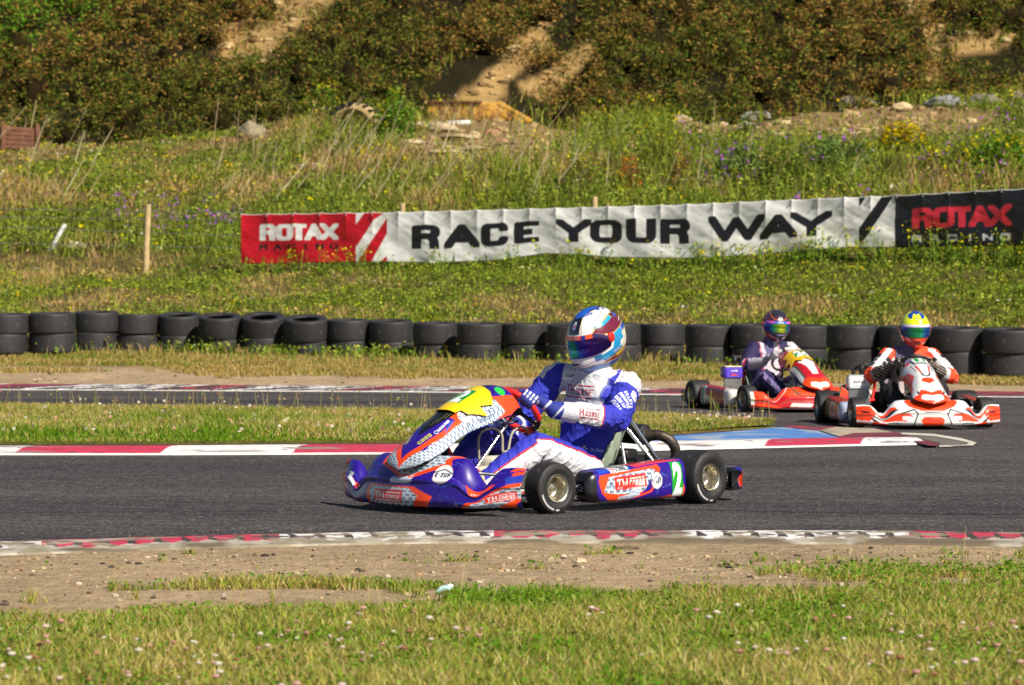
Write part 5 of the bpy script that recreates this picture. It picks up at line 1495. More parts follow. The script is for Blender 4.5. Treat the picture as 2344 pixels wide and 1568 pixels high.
    # nose supports and pedals
    for pts in ([(.42, .06, .50), (.30, .03, .42), (.22, .02, .43)], [(.42, -.06, .50), (.30, -.03, .42), (.22, -.02, .43)], [(.90, .0, .10), (.93, 0, .30)]):
        mb = MB(); mb.tube(pts, .008, 8, False); mb.build('nose_support', M['chrome'], K)
    for sg in (1, -1):
        mb = MB(); mb.tube([(.66, .13 * sg, .06), (.70, .13 * sg, .12), (.69, .13 * sg, .20)], .006, 8); mb.tube([(.69, .08 * sg, .20), (.69, .18 * sg, .20)], .008, 8, False)
        mb.build('pedal', M['alu'], K)
    mb = MB(); mb.box((-.575, -.04, .185), (.055, .15, .075), bev=.02); mb.build('chain_guard', M['black'], K)
    mb = MB(); mb.lathe([(-.006, .03), (-.006, .095), (.006, .095), (.006, .03)], 30, 'y', (-.525, .10, .136)); mb.build('brake_disc', M['blackmetal'], K)
    # engine on the driver's right, radiator, airbox, exhaust
    en = empty('engine', (-.24, -.34, .06), 0, K)
    mb = MB(); mb.box((0, 0, .07), (.09, .06, .06), bev=.02)
    mb.lathe([(-.05, .05), (.05, .05)], 20, 'y', (-.06, 0, .07)); mb.build('crankcase', M['blackmetal'], en)
    mb = MB()
    for k in range(6): mb.box((.01, 0, .14 + k * .014), (.055, .05, .004), bev=.002)
    mb.box((.01, 0, .175), (.04, .038, .045), bev=.01); mb.build('cylinder', M['alu'], en)
    mb = MB(); mb.tube([(.01, 0, .22), (.01, 0, .26)], .012, 8, False); mb.tube([(.01, 0, .26), (-.05, 0, .27), (-.10, .02, .20)], .006, 8); mb.build('spark_plug', M['redgrip'], en)
    mb = MB(); mb.tube([(-.24, -.30, .17), (-.34, -.30, .20), (-.42, -.30, .22)], [.022, .028, .045], 14); mb.tube([(-.42, -.30, .22), (-.44, -.30, .222)], .045, 14, False)
    mb.tube([(-.645, .15, .33), (-.65, .17, .333), (-.67, .22, .333), (-.71, .265, .30), (-.735, .275, .23), (-.72, .24, .17), (-.68, .14, .145), (-.62, .0, .17), (-.5, -.2, .2), (-.44, -.30, .22)], [.040, .032, .028, .028, .028, .028, .028, .030, .036, .045], 14)
    mb.build('exhaust_pipe', M['exhaust'], K)
    mb = MB(); mb.tube([(-.635, -.12, .345), (-.635, -.11, .345), (-.635, -.105, .345), (-.645, .135, .335), (-.645, .14, .335), (-.645, .15, .335)], [.03, .05, .055, .055, .05, .03], 22, False); mb.build('silencer', M['blackmetal'], K)
    ra = empty('radiator', (-.15, -.395, .145), 0, K)
    mb = MB(); mb.box((0, 0, .07), (.018, .088, .088), bev=.003)
    for k in range(24): mb.box((.02, -.08 + k * .007, .07), (.002, .0012, .08))
    mb.build('core', M['alu'], ra)
    cvx = liv['box']
    nx = 60; Yb_, Zb_ = np.meshgrid(np.linspace(-.10, .10, nx), np.linspace(0, .10, 40))
    mb = MB(); mb.box((-.03, 0, .21), (.062, .098, .052), engine_cols[0], bev=.016); mb.build('airbox', M['paint'], ra, usecol=True)
    Xp = np.full_like(Yb_, .034)
    sheet('sticker', np.stack([Xp, Yb_ * .85, .16 + Zb_ * .95], -1), cvx.sample(Yb_, Zb_), M['paint'], ra, .001)
    mb = MB(); mb.box((-.03, 0, .268), (.055, .09, .006), engine_cols[1], bev=.004); mb.build('band', M['paint'], ra, usecol=True)
    mb = MB(); mb.tube([(-.03, .03, .27), (-.03, .03, .33), (-.05, .06, .35)], [.02, .026, .03], 12); mb.tube([(-.05, -.04, .27), (-.05, -.04, .31)], .016, 12, False)
    mb.box((-.045, .05, .355), (.035, .04, .016), bev=.006); mb.build('intake', M['black'], ra)
    mb = MB(); mb.tube([(-.02, .10, .20), (-.04, .14, .21), (-.08, .15, .16), (-.06, .12, .04)], .013, 10); mb.tube([(-.01, .09, .05), (-.04, .14, .06)], .012, 10, False); mb.build('water_hose', M[engine_cols[2]], ra)
    return K
# ---- liveries
ORG, PUR, LGT, BLU = 'ff4a12', '2a1088', 'cdd8de', '2a3fb4'
def livery_blue():
    L = {}
    c = Cv(-.64, .64, 0, .30, .0016, PUR)
    for i in range(60):  # thin pale scratches of the printed wrap
        x = random.uniform(-.6, .6); y = random.uniform(.0, .3); l = random.uniform(.03, .10)
        c.line([(x, y), (x + l, y + l * random.uniform(-.25, .3))], .0025, random.choice(['3c50c8', '4a6ad0', '2448b8', '5a50c0']))
    for (x, y, w, h) in ((.28, .12, .05, .02), (-.38, .06, .06, .02), (.33, .03, .06, .015)): c.poly([(x - w, y - h), (x + w * .4, y), (x + w, y + h), (x, y + h * .3)], '2a50c0')
    # middle upper panel
    c.poly([(-.20, .30), (-.20, .215), (-.03, .150), (.07, .150), (.27, .225), (.25, .26), (.31, .30)], ORG)
    pattern(c, -.17, .26, .155, .30, .020, poly=[(-.165, .30), (-.165, .225), (-.025, .165), (.06, .165), (.225, .235), (.215, .26), (.24, .30)])
    c.poly([(-.085, .118), (.055, .118), (.07, .150), (-.07, .150)], 'aeb6d6')
    first4(c, -.01, .140, .16, .045)
    # lower middle panel
    c.poly([(-.285, 0), (-.285, .07), (-.255, .104), (.08, .104), (.205, .055), (.17, 0)], ORG)
    pattern(c, -.25, .15, 0, .095, .020, poly=[(-.25, .0), (-.25, .075), (-.235, .094), (.05, .094), (.115, .055), (.075, 0)])
    thbox(c, -.10, .048, .225, .066)
    c.line([(-.30, 0), (-.285, .11), (-.24, .30)], .004, '140a50'); c.line([(.215, 0), (.22, .06), (.30, .20), (.30, .30)], .004, '140a50')  # dark lines painted in for the reflections along the bulge creases
    for bx in (-.33, .33, -.45, .45): c.ell(bx, .02, .006, .006, 'b0b0b8')
    for q_ in range(26):
        sx_ = random.uniform(-.6, .6); c.line([(sx_, random.uniform(0, .02)), (sx_ + random.uniform(-.03, .03), random.uniform(.01, .05))], .0018, '6a6478')
    ezup(c, .240, .175, .052)
    # arrow right of the disc
    for sg in (1, -1):
        P_ = lambda pts: [(sg * x, y) for x, y in pts]
        c.poly(P_([(.40, .13), (.36, .175), (.44, .20), (.46, .17), (.52, .165), (.50, .13)]), ORG)
        c.poly(P_([(.345, 0), (.385, .055), (.57, .145), (.60, .30), (.64, .30), (.64, 0)]), ORG)
        c.poly(P_([(.555, .20), (.64, .235), (.64, .175), (.565, .15)]), BLU)
        c.poly(P_([(.585, .30), (.64, .30), (.64, .262), (.57, .235), (.53, .16), (.50, .16)]), PUR)
        c.poly(P_([(.59, .285), (.64, .292), (.64, .272), (.57, .245)]), ORG)
        c.poly(P_([(.60, 0), (.64, .06), (.64, 0)]), PUR)
    pattern(c, .37, .64, 0, .17, .022, poly=[(.375, 0), (.41, .05), (.56, .125), (.64, .145), (.64, .07), (.52, .0)])
    pattern(c, -.64, -.37, 0, .17, .022, poly=[(-.64, .12), (-.60, .10), (-.60, .0), (-.64, 0)])
    c.poly([(-.60, .0), (-.595, .15), (-.56, .15), (-.565, 0)], ORG)
    c.poly([(-.57, 0), (-.37, 0), (-.37, .14), (-.50, .16), (-.56, .14)], PUR)
    c.poly([(-.53, .13), (-.46, .12), (-.45, .165), (-.50, .165), (-.49, .20), (-.53, .19)], 'dfe2ea')
    thbox(c, .545, .070, .145, .055, rot=.16)
    c.text('Oliver', .435, .155, .016, 'e4e8f0', w=.07, shear=.3, rot=.12)
    L['fairing'] = c
    n = Cv(-.2, .2, 0, .88, .0014, PUR)
    pattern(n, -.2, .2, 0, .66, .019, poly=[(-.2, 0), (.2, 0), (.2, .66), (.12, .66), (.125, .14), (0, .03), (-.125, .14), (-.12, .66), (-.2, .66)])
    for sg in (1, -1):
        P_ = lambda pts: [(sg * x, y) for x, y in pts]
        n.poly(P_([(0, .055), (.075, .155), (.118, .30), (.125, .50), (.150, .50), (.147, .28), (.10, .12), (0, .0)]), ORG)
        n.poly(P_([(0, .105), (.07, .19), (.100, .30), (.11, .50), (.0, .50)]), PUR)
        n.poly(P_([(.125, .50), (.14, .42), (.085, .40), (.05, .46), (.12, .54), (.16, .56)]), ORG)
        n.poly(P_([(.2, .78), (.2, .66), (.12, .62), (.09, .66), (.12, .72), (.14, .88), (.2, .88)]), ORG)
        n.poly(P_([(.14, .30), (.118, .34), (.108, .40), (.12, .40)]), '2a50c0')
        n.poly(P_([(.02, .88), (.02, .84), (.12, .845), (.12, .88)]), 'd81420')
    pattern(n, .10, .2, .46, .72, .017, poly=[(.12, .50), (.15, .46), (.20, .50), (.20, .66), (.185, .73), (.13, .70), (.09, .62)])
    n.poly([(0, .215), (.05, .30), (.085, .40), (.09, .50), (-.09, .50), (-.085, .40), (-.05, .30)], '0e0e0e')
    for sg in (1, -1):
        for x, a, b in ((.02, .30, .37), (.042, .33, .42), (.064, .38, .47)): n.line([(sg * x, a), (sg * x * 1.15, b)], .0045, '6c6840')
    stext(n, 'CS55', .062, .205, .030, .090, 'c8c040', .22, 1.25); stext(n, 'CS55', -.062, .195, .026, .080, 'c8c040', .22, -1.25)
    stext(n, 'VENATOR', .097, .335, .018, .095, 'dfe4f0', .25, 1.571); n.ell(.093, .275, .013, .013, 'dfe4f0'); n.ell(.093, .275, .009, .009, PUR)
    ezup(n, .125, .475, .036, 1.45); ezup(n, -.125, .475, .036, -1.45)
    first4(n, .170, .60, .12, .035, 1.55, '5a6a8a')
    n.ell(.095, .775, .030, .030, '20e038'); n.text('16', .095, .775, .02, '60f070', w=.024)
    n.poly([(-.07, .70), (.05, .70), (.03, .84), (-.05, .84)], '1a1450')
    n.line([(.0, .70), (.03, .80)], .008, '141414'); n.line([(.05, .70), (.085, .73), (.10, .72)], .008, '141414')
    L['nose'] = n
    pl = Cv(-.2, .2, 0, .88, .0014, 'e8c808')
    pl.poly([(-.048, .50), (.052, .50), (.050, .645), (-.046, .645)], '128a34')
    pl.text('2', .002, .573, .118, 'f4f4f4', w=.072, bold=.045)
    L['plate'] = pl
    L['plate_outline'] = [(-.09, .435), (0, .425), (.09, .435), (.10, .475), (.135, .490), (.178, .60), (.13, .585), (.150, .665), (.09, .70), (0, .705), (-.09, .70), (-.15, .665), (-.13, .585), (-.178, .60), (-.135, .49), (-.10, .475)]
    for side in ('left', 'right'):
        p = Cv(-.38, .40, 0, .26, .0013, PUR)
        def W(zx, zy):
            top = 415 - .07 * (zx - 850); bot = 745 - .07 * (zx - 1000)
            return (-.335 + (zx - 800) * .000745, .035 + .195 * (1 - (zy - top) / (bot - top)))
        G = lambda *q: [W(a, b) for a, b in q]
        p.poly(G((870, 500), (900, 440), (1000, 420), (990, 470)), '2846c0')
        p.poly(G((1200, 400), (1650, 352), (1740, 352), (1600, 370), (1420, 395), (1260, 425)), 'e03040')
        p.poly(G((862, 560), (880, 505), (1480, 395), (1500, 430), (1400, 640), (1260, 690), (1050, 735), (960, 720), (890, 660)), ORG)
        pattern(p, -.33, .2, .03, .22, .022, poly=G((905, 650), (970, 515), (1410, 432), (1440, 445), (1330, 620), (1250, 660), (1060, 665)))
        p.poly(G((1330, 620), (1440, 445), (1450, 520), (1385, 625), (1270, 665)), PUR)
        cx, cy = W(1183, 552); thbox(p, cx, cy, .238, .066, rot=.045)
        cx, cy = W(1452, 538); ezup(p, cx, cy, .042, .12)
        p.poly(G((1060, 690), (1180, 660), (1180, 625), (1275, 605), (1275, 670), (1200, 690), (1060, 715)), 'd4dee8')
        cx, cy = W(1168, 668); first4(p, cx, cy, .155, .042, .05, '8a9cc0')
        p.poly(G((990, 430), (1190, 403), (1198, 452), (1000, 480)), 'eef0f2'); p.poly(G((1165, 452), (1198, 415), (1198, 452)), '2a70c0')
        cx, cy = W(1103, 440); stext(p, 'H.CROOK', cx + .008, cy, .022, .085, '1c1c28', .25, .05)
        cx, cy = W(1030, 450); p.rect(cx - .022, cx + .020, cy - .014, cy + .014, '28407c')
        p.line([(cx - .022, cy - .014), (cx + .02, cy + .014)], .006, 'e8e8e8'); p.line([(cx - .022, cy + .014), (cx + .02, cy - .014)], .006, 'e8e8e8'); p.line([(cx - .022, cy), (cx + .02, cy)], .009, 'f0f0f0'); p.line([(cx, cy - .014), (cx, cy + .014)], .009, 'f0f0f0'); p.line([(cx - .022, cy), (cx + .02, cy)], .005, 'c82030'); p.line([(cx, cy - .014), (cx, cy + .014)], .005, 'c82030')
        p.poly(G((1465, 712), (1500, 690), (1610, 660), (1620, 680), (1728, 680), (1728, 560), (1745, 600), (1745, 700)), ORG)
        p.poly(G((1606, 374), (1716, 368), (1730, 674), (1618, 680)), '12a01e')
        cx, cy = W(1671, 525); p.text('2', cx, cy, .150, 'f6f6f6', w=.070, bold=.05)
        p.poly([(-.38, 0), (-.38, .26), (-.325, .26), (-.30, .19), (-.302, .09), (-.26, .03), (-.23, 0)], '101012')
        for g_ in ((1500, 470, 1560, 500), (1450, 660, 1490, 560), (1510, 600, 1590, 570)): p.line([W(g_[0], g_[1]), W(g_[2], g_[3])], .003, '5a7ad0')
        L['pod_' + side] = p
    b = Cv(-.67, .67, 0, .24, .004, PUR); b.poly([(-.6, .04), (-.3, .2), (-.2, .2), (-.4, .04)], ORG); b.poly([(.6, .04), (.3, .2), (.2, .2), (.4, .04)], ORG); L['bumper'] = b; L['bumper_end'] = 'ff5030'
    x = Cv(-.11, .11, 0, .11, .003, '3a3ac0'); L['box'] = x; L['grip'] = M['redgrip']
    return L
def livery_red():
    L = {}
    RD_, OR_, WH, GD = 'c41a24', 'ff4310', 'e6e2de', 'b89860'
    c = Cv(-.64, .64, 0, .30, .002, RD_)
    c.poly([(-.64, .12), (-.40, .11), (-.15, .13), (.15, .13), (.40, .11), (.64, .12), (.64, .30), (-.64, .30)], OR_)
    for sg in (1, -1):
        P_ = lambda pts: [(sg * x, y) for x, y in pts]
        c.poly(P_([(.0, .12), (.2, .11), (.42, .14), (.44, .17), (.2, .15), (0, .16)]), 'd8363a')
        c.poly(P_([(.42, .19), (.50, .17), (.56, .12), (.44, .12), (.30, .15), (.36, .22)]), RD_)
        c.poly(P_([(.60, .05), (.64, .05), (.64, .30), (.60, .30)]), WH)
        c.poly(P_([(.34, .0), (.44, .10), (.60, .07), (.55, .0)]), OR_)
        c.poly(P_([(.10, .02), (.30, .03), (.28, .075), (.08, .065)]), WH)
        c.poly(P_([(.15, .15), (.2, .19), (.26, .30), (.28, .30), (.22, .17)]), '2a4a34')
        c.line(P_([(.62, .10), (.45, .115), (.3, .10), (.1, .085)]), .006, '507a60')
        c.poly(P_([(.0, .20), (.12, .21), (.18, .30), (0, .30)]), RD_)
        c.line(P_([(.28, .30), (.33, .24), (.44, .205)]), .012, 'dcd6d0')
    c.rect(-.64, .64, 0, .010, WH)
    L['fairing'] = c
    n = Cv(-.2, .2, 0, .88, .002, 'b81a26')
    n.poly([(-.2, 0), (.2, 0), (.2, .16), (.10, .19), (0, .14), (-.10, .19), (-.2, .16)], OR_)
    n.poly([(-.14, .05), (-.11, .105), (-.05, .10), (0, .085), (.05, .10), (.11, .105), (.14, .05), (.1, .035), (-.1, .035)], WH)
    n.poly([(0, .22), (.035, .22), (.055, .36), (.11, .48), (.08, .50), (-.08, .50), (-.11, .48), (-.055, .36), (-.035, .22)], WH)
    for sg in (1, -1):
        n.poly([(sg * .2, .16), (sg * .15, .20), (sg * .165, .50), (sg * .2, .55)], 'd4d8d4')
        n.poly([(sg * .15, .20), (sg * .13, .20), (sg * .15, .50), (sg * .165, .50)], '3a5a48')
        n.poly([(sg * .2, .55), (sg * .12, .60), (sg * .15, .80), (sg * .2, .85)], OR_)
    n.rect(-.09, .09, .72, .77, WH)
    n.text('ZIP', .10, .36, .02, 'd8cccc', w=.08, rot=1.5, bold=.03)
    L['nose'] = n
    pl = Cv(-.2, .2, 0, .88, .002, 'e8b808')
    pl.poly([(-.085, .535), (.09, .535), (.085, .665), (-.08, .665)], '128a34'); pl.text('24', 0, .60, .105, 'f4f4f4', w=.15, bold=.05)
    L['plate'] = pl
    L['plate_outline'] = [(-.06, .46), (0, .50), (.06, .46), (.12, .52), (.19, .50), (.16, .56), (.2, .60), (.15, .63), (.17, .70), (.08, .70), (0, .69), (-.08, .70), (-.17, .70), (-.15, .63), (-.2, .60), (-.16, .56), (-.19, .50), (-.12, .52)]
    for side in ('left', 'right'):
        sg = 1 if side == 'left' else -1
        p = Cv(-.40, .40, 0, .26, .002, 'a81424')
        q = lambda pts: [(sg * x, y) for x, y in pts]
        p.poly(q([(-.40, 0), (-.2, 0), (-.23, .10), (-.17, .26), (-.40, .26)]), 'e4dcd2')
        p.poly(q([(-.2, 0), (-.18, .03), (.24, .15), (.26, .10), (.0, .02)]), 'd8d0c8')
        p.poly(q([(-.1, .0), (.05, .0), (.26, .10), (.26, .12)]), 'c0a060')
        p.line(q([(-.18, .19), (.25, .20)]), .012, '5a1820')
        p.poly(q([(.24, .02), (.35, .02), (.35, .225), (.24, .225)]), 'e6e6e6')
        p.poly(q([(.27, .02), (.31, .02), (.33, .225), (.29, .225)]), '1c9a3c')
        p.text('ZANARDI' if False else 'RACE', sg * .05, .10, .03, 'e0b070', w=.13, bold=.03)
        L['pod_' + side] = p
    L['bumper'] = Cv(-.67, .67, 0, .24, .004, '2a2070'); L['bumper_end'] = '2a2060'
    x = Cv(-.11, .11, 0, .11, .002, '5a40c8'); stext(x, 'IAME', 0, .07, .018, .09, 'e8e8f4', .3); x.poly([(-.04, .02), (.04, .02), (.03, .04), (-.03, .04)], 'd85038'); x.line([(-.08, .1), (-.06, .01), (.06, .01), (.08, .1)], .004, '9080e8')
    L['box'] = x; L['grip'] = M['whitegrip']
    return L
def livery_orange():
    L = {}
    WH, OR_, K_ = 'e8e8e8', 'ff4310', '15171c'
    c = Cv(-.64, .64, 0, .30, .002, WH)
    c.poly([(-.20, .21), (0, .235), (.20, .21), (.235, .27), (.20, .30), (.12, .255), (-.12, .255), (-.20, .30), (-.235, .27)], OR_)
    c.poly([(-.235, .255), (-.20, .20), (-.10, .155), (.10, .155), (.20, .20), (.235, .255), (.13, .30), (-.13, .30)], OR_)
    c.poly([(-.10, .15), (-.06, .135), (.06, .135), (.10, .15), (.05, .145), (-.05, .145)], '2a3a4a')
    c.poly([(-.17, 0), (-.13, .12), (.13, .12), (.17, 0)], 'd8d6d2')
    c.poly([(-.105, .055), (-.075, .09), (.075, .09), (.105, .055), (.085, .005), (-.085, .005)], OR_)
    c.text('TD', -.03, .055, .035, 'c82a10', w=.06, bold=.06); c.line([(.0, .045), (.07, .045)], .008, '8a2410')
    for sg in (1, -1):
        P_ = lambda pts: [(sg * x, y) for x, y in pts]
        c.line(P_([(.13, .12), (.17, 0)]), .012, K_); c.line(P_([(.13, .12), (.16, .17), (.28, .12)]), .014, K_)
        c.poly(P_([(.17, .09), (.20, .125), (.40, .12), (.44, .09), (.36, .05), (.23, .04)]), OR_)
        c.poly(P_([(.15, .07), (.20, .10), (.26, .095), (.26, .055), (.20, .05)]), 'dfe4e8')
        c.poly(P_([(.30, .19), (.36, .26), (.46, .21), (.54, .24), (.52, .20), (.44, .155), (.34, .17)]), OR_)
        c.poly(P_([(.28, .17), (.36, .20), (.46, .15), (.36, .14)]), '22303c')
        c.poly(P_([(.49, .12), (.47, .20), (.52, .27), (.64, .25), (.64, .16), (.60, .12)]), OR_)
        c.poly(P_([(.49, .10), (.53, .04), (.64, .05), (.64, .15), (.56, .14)]), OR_)
        c.poly(P_([(.52, .15), (.60, .15), (.58, .17), (.64, .18), (.64, .19), (.53, .175)]), K_)
        c.poly(P_([(.42, .02), (.47, .07), (.53, .10), (.50, .05), (.46, .01)]), K_)
        c.poly(P_([(.36, .0), (.42, .05), (.50, .04), (.52, .0)]), OR_)
        c.poly(P_([(.26, .012), (.38, .03), (.38, .04), (.27, .022)]), K_)
        c.poly(P_([(.60, .04), (.64, .03), (.64, 0), (.50, .0), (.52, .02)]), WH)
        c.poly(P_([(.53, .015), (.64, .02), (.64, 0), (.53, 0)]), 'e03c18')
    L['fairing'] = c
    n = Cv(-.2, .2, 0, .88, .002, WH)
    n.poly([(-.2, 0), (-.2, .13), (-.13, .13), (-.10, .19), (0, .13), (.10, .19), (.13, .13), (.2, .13), (.2, 0)], OR_)
    n.poly([(-.135, .06), (-.10, .11), (-.05, .105), (0, .09), (.05, .105), (.10, .11), (.135, .06), (.1, .04), (-.1, .04)], 'e4e6ea')
    n.line([(-.03, .06), (-.005, .06)], .01, K_); n.line([(.0, .055), (.05, .055)], .006, K_)
    n.poly([(0, .26), (.07, .31), (.05, .355), (-.05, .355), (-.07, .31)], OR_)
    for k in range(3): n.line([(-.03, .18 + k * .018), (.03, .18 + k * .018)], .005, '4a5668')
    n.poly([(-.045, .40), (0, .37), (.045, .40), (.075, .60), (.06, .64), (.035, .47), (-.035, .47), (-.06, .64), (-.075, .60)], '1c2c44')
    n.poly([(-.03, .42), (0, .39), (.03, .42), (.055, .60), (.03, .62), (-.03, .62), (-.055, .60)], 'e4e8ee')
    for sg in (1, -1):
        P_ = lambda pts: [(sg * x, y) for x, y in pts]
        n.poly(P_([(.035, .45), (.05, .45), (.07, .60), (.05, .60)]), OR_)
        n.poly(P_([(.2, .24), (.17, .27), (.165, .36), (.12, .46), (.15, .62), (.12, .70), (.2, .72)]), OR_)
        n.poly(P_([(.15, .60), (.19, .66), (.16, .74), (.10, .72)]), WH); n.poly(P_([(.06, .84), (.10, .70), (.16, .76), (.12, .88)]), OR_)
        for k in range(5): n.line(P_([(.10, .25 + k * .045), (.135, .265 + k * .045)]), .005, '2a3a4a')
        n.poly(P_([(.11, .13), (.13, .20), (.145, .18), (.13, .13)]), K_)
        n.line(P_([(.085, .50), (.10, .66)]), .008, '1c2c44')
    n.rect(-.08, .08, .80, .86, 'e04020')
    L['nose'] = n
    pl = Cv(-.2, .2, 0, .88, .002, 'e8e8e8'); pl.poly([(-.045, .66), (.045, .66), (.045, .78), (-.045, .78)], '1c9a40'); pl.text('1', .008, .72, .09, 'f4f4f4', w=.032, bold=.05)
    L['plate'] = pl; L['plate_outline'] = [(-.06, .64), (.06, .64), (.07, .72), (.06, .80), (-.06, .80), (-.07, .72)]
    for side in ('left', 'right'):
        sg = 1 if side == 'left' else -1
        p = Cv(-.40, .40, 0, .26, .002, 'd02030'); q = lambda pts: [(sg * x, y) for x, y in pts]
        p.poly(q([(-.40, 0), (-.22, 0), (-.25, .13), (-.2, .26), (-.40, .26)]), 'a8b4cc')
        p.poly(q([(-.1, .03), (.15, .05), (.15, .19), (-.1, .2)]), 'd8d8dc'); p.poly(q([(-.05, .06), (.1, .07), (.1, .16), (-.05, .17)]), 'e04028')
        p.poly(q([(.22, .02), (.32, .02), (.33, .22), (.23, .22)]), '208a48')
        L['pod_' + side] = p
    L['bumper'] = Cv(-.67, .67, 0, .24, .004, '1a1c20'); L['bumper_end'] = '708a20'
    x = Cv(-.11, .11, 0, .11, .0015, 'eceeee'); stext(x, 'ROTAX', 0, .055, .020, .12, '30384a', .3); x.line([(-.1, .008), (0, .02), (.1, .008)], .005, '3aa0c8')
    L['box'] = x; L['grip'] = M['black']
    return L
M['whitegrip'] = mat_plain('white_grip', (0.7, 0.68, 0.62), .5, 0, var=.1)
P1, A1 = (0.166, 14.81), math.atan2(-.72, -.69)
P2, A2 = (2.572, 27.68), math.atan2(-.947, .32)
P3, A3 = (3.365, 24.17), math.atan2(-1, .06)
K1 = build_kart('blue_kart', P1, A1, livery_blue(), 'purple and orange go-kart with a yellow nose plate numbered 2 in front', ('3a34c0', '2a2a2a', 'black'), steer=R(-6), wheel_roll=-.75)
K2 = build_kart('red_kart', P2, A2, livery_red(), 'red kart with yellow nose plate 24 and purple airbox on the bend', ('5038c0', 'e8e0a0', 'redgrip'), steer=R(4))
K3 = build_kart('orange_kart', P3, A3, livery_orange(), 'white and orange kart facing the camera at the right, number 1', ('e4e8e8', 'c8ccd0', 'redgrip'), steer=R(2))
# ------------------------------------------------------------------ drivers
def nrm(v): v = np.array(v, float); return v / (np.linalg.norm(v) + 1e-12)
def cap(mb, a, b, ra, rb, bulge=0.0, n=18):
    a = np.array(a, float); b = np.array(b, float); d = nrm(b - a)
    pts = []; rr = []
    for k in np.linspace(-1, 0, 5): pts.append(a + d * ra * k); rr.append(ra * math.sqrt(max(1 - k * k, .003)))
    for k in np.linspace(.15, .85, 5): pts.append(a * (1 - k) + b * k); rr.append(ra * (1 - k) + rb * k + bulge * math.sin(math.pi * k))
    for k in np.linspace(0, 1, 5): pts.append(b + d * rb * k); rr.append(rb * math.sqrt(max(1 - k * k, .003)))
    mb.tube(pts, rr, n, False)
def eloft(mb, rings, n=28, sub=5):
    """rings: (centre, lateral dir, half width, depth dir, half depth)"""
    A = np.array([np.r_[c, nrm(l) * w, nrm(d) * h] for c, l, w, d, h in rings])
    Q = catmull(A, sub)
    a = np.linspace(0, 2 * np.pi, n, endpoint=False)
    ca = np.sign(np.cos(a)) * np.abs(np.cos(a)) ** .85; sa = np.sign(np.sin(a)) * np.abs(np.sin(a)) ** .85
    V = Q[:, None, 0:3] + ca[None, :, None] * Q[:, None, 3:6] + sa[None, :, None] * Q[:, None, 6:9]
    m = len(Q); V = np.vstack([V.reshape(-1, 3), Q[0, :3], Q[-1, :3]])
    i = np.arange(n); j = (i + 1) % n
    mb.add(V, [grid_faces(m, n, True), np.concatenate([np.stack([np.full(n, m * n), j, i], -1), np.stack([np.full(n, m * n + 1), i + (m - 1) * n, j + (m - 1) * n], -1)])])
def remesh(mb, voxel, smooth_it=3):
    o = mb.build('tmp', M['black'])
    m = o.modifiers.new('r', 'REMESH'); m.mode = 'VOXEL'; m.voxel_size = voxel; m.adaptivity = 0
    s_ = o.modifiers.new('s', 'SMOOTH'); s_.factor = .5; s_.iterations = smooth_it
    dg = bpy.context.evaluated_depsgraph_get()
    me = bpy.data.meshes.new_from_object(o.evaluated_get(dg))
    V = np.empty(len(me.vertices) * 3, np.float32); me.vertices.foreach_get('co', V)
    q = np.empty(len(me.loops), np.int32); me.loops.foreach_get('vertex_index', q)
    t = np.empty(len(me.polygons), np.int32); me.polygons.foreach_get('loop_total', t)
    assert (t == 4).all()
    Nn = np.empty(len(me.vertices) * 3, np.float32); me.vertices.foreach_get('normal', Nn)
    old = o.data; bpy.data.objects.remove(o); bpy.data.meshes.remove(old); bpy.data.meshes.remove(me)
    return V.reshape(-1, 3), q.reshape(-1, 4), Nn.reshape(-1, 3)
WCc = np.array([.215, .005, .485]); AXc = nrm([-.77, 0, .64])
WU = np.cross([0, 1, 0], AXc); WU = nrm(WU if WU[2] > 0 else -WU)
def rim_pt(th): return WCc + .136 * (math.cos(th) * WU + math.sin(th) * np.array([0, 1.0, 0]))
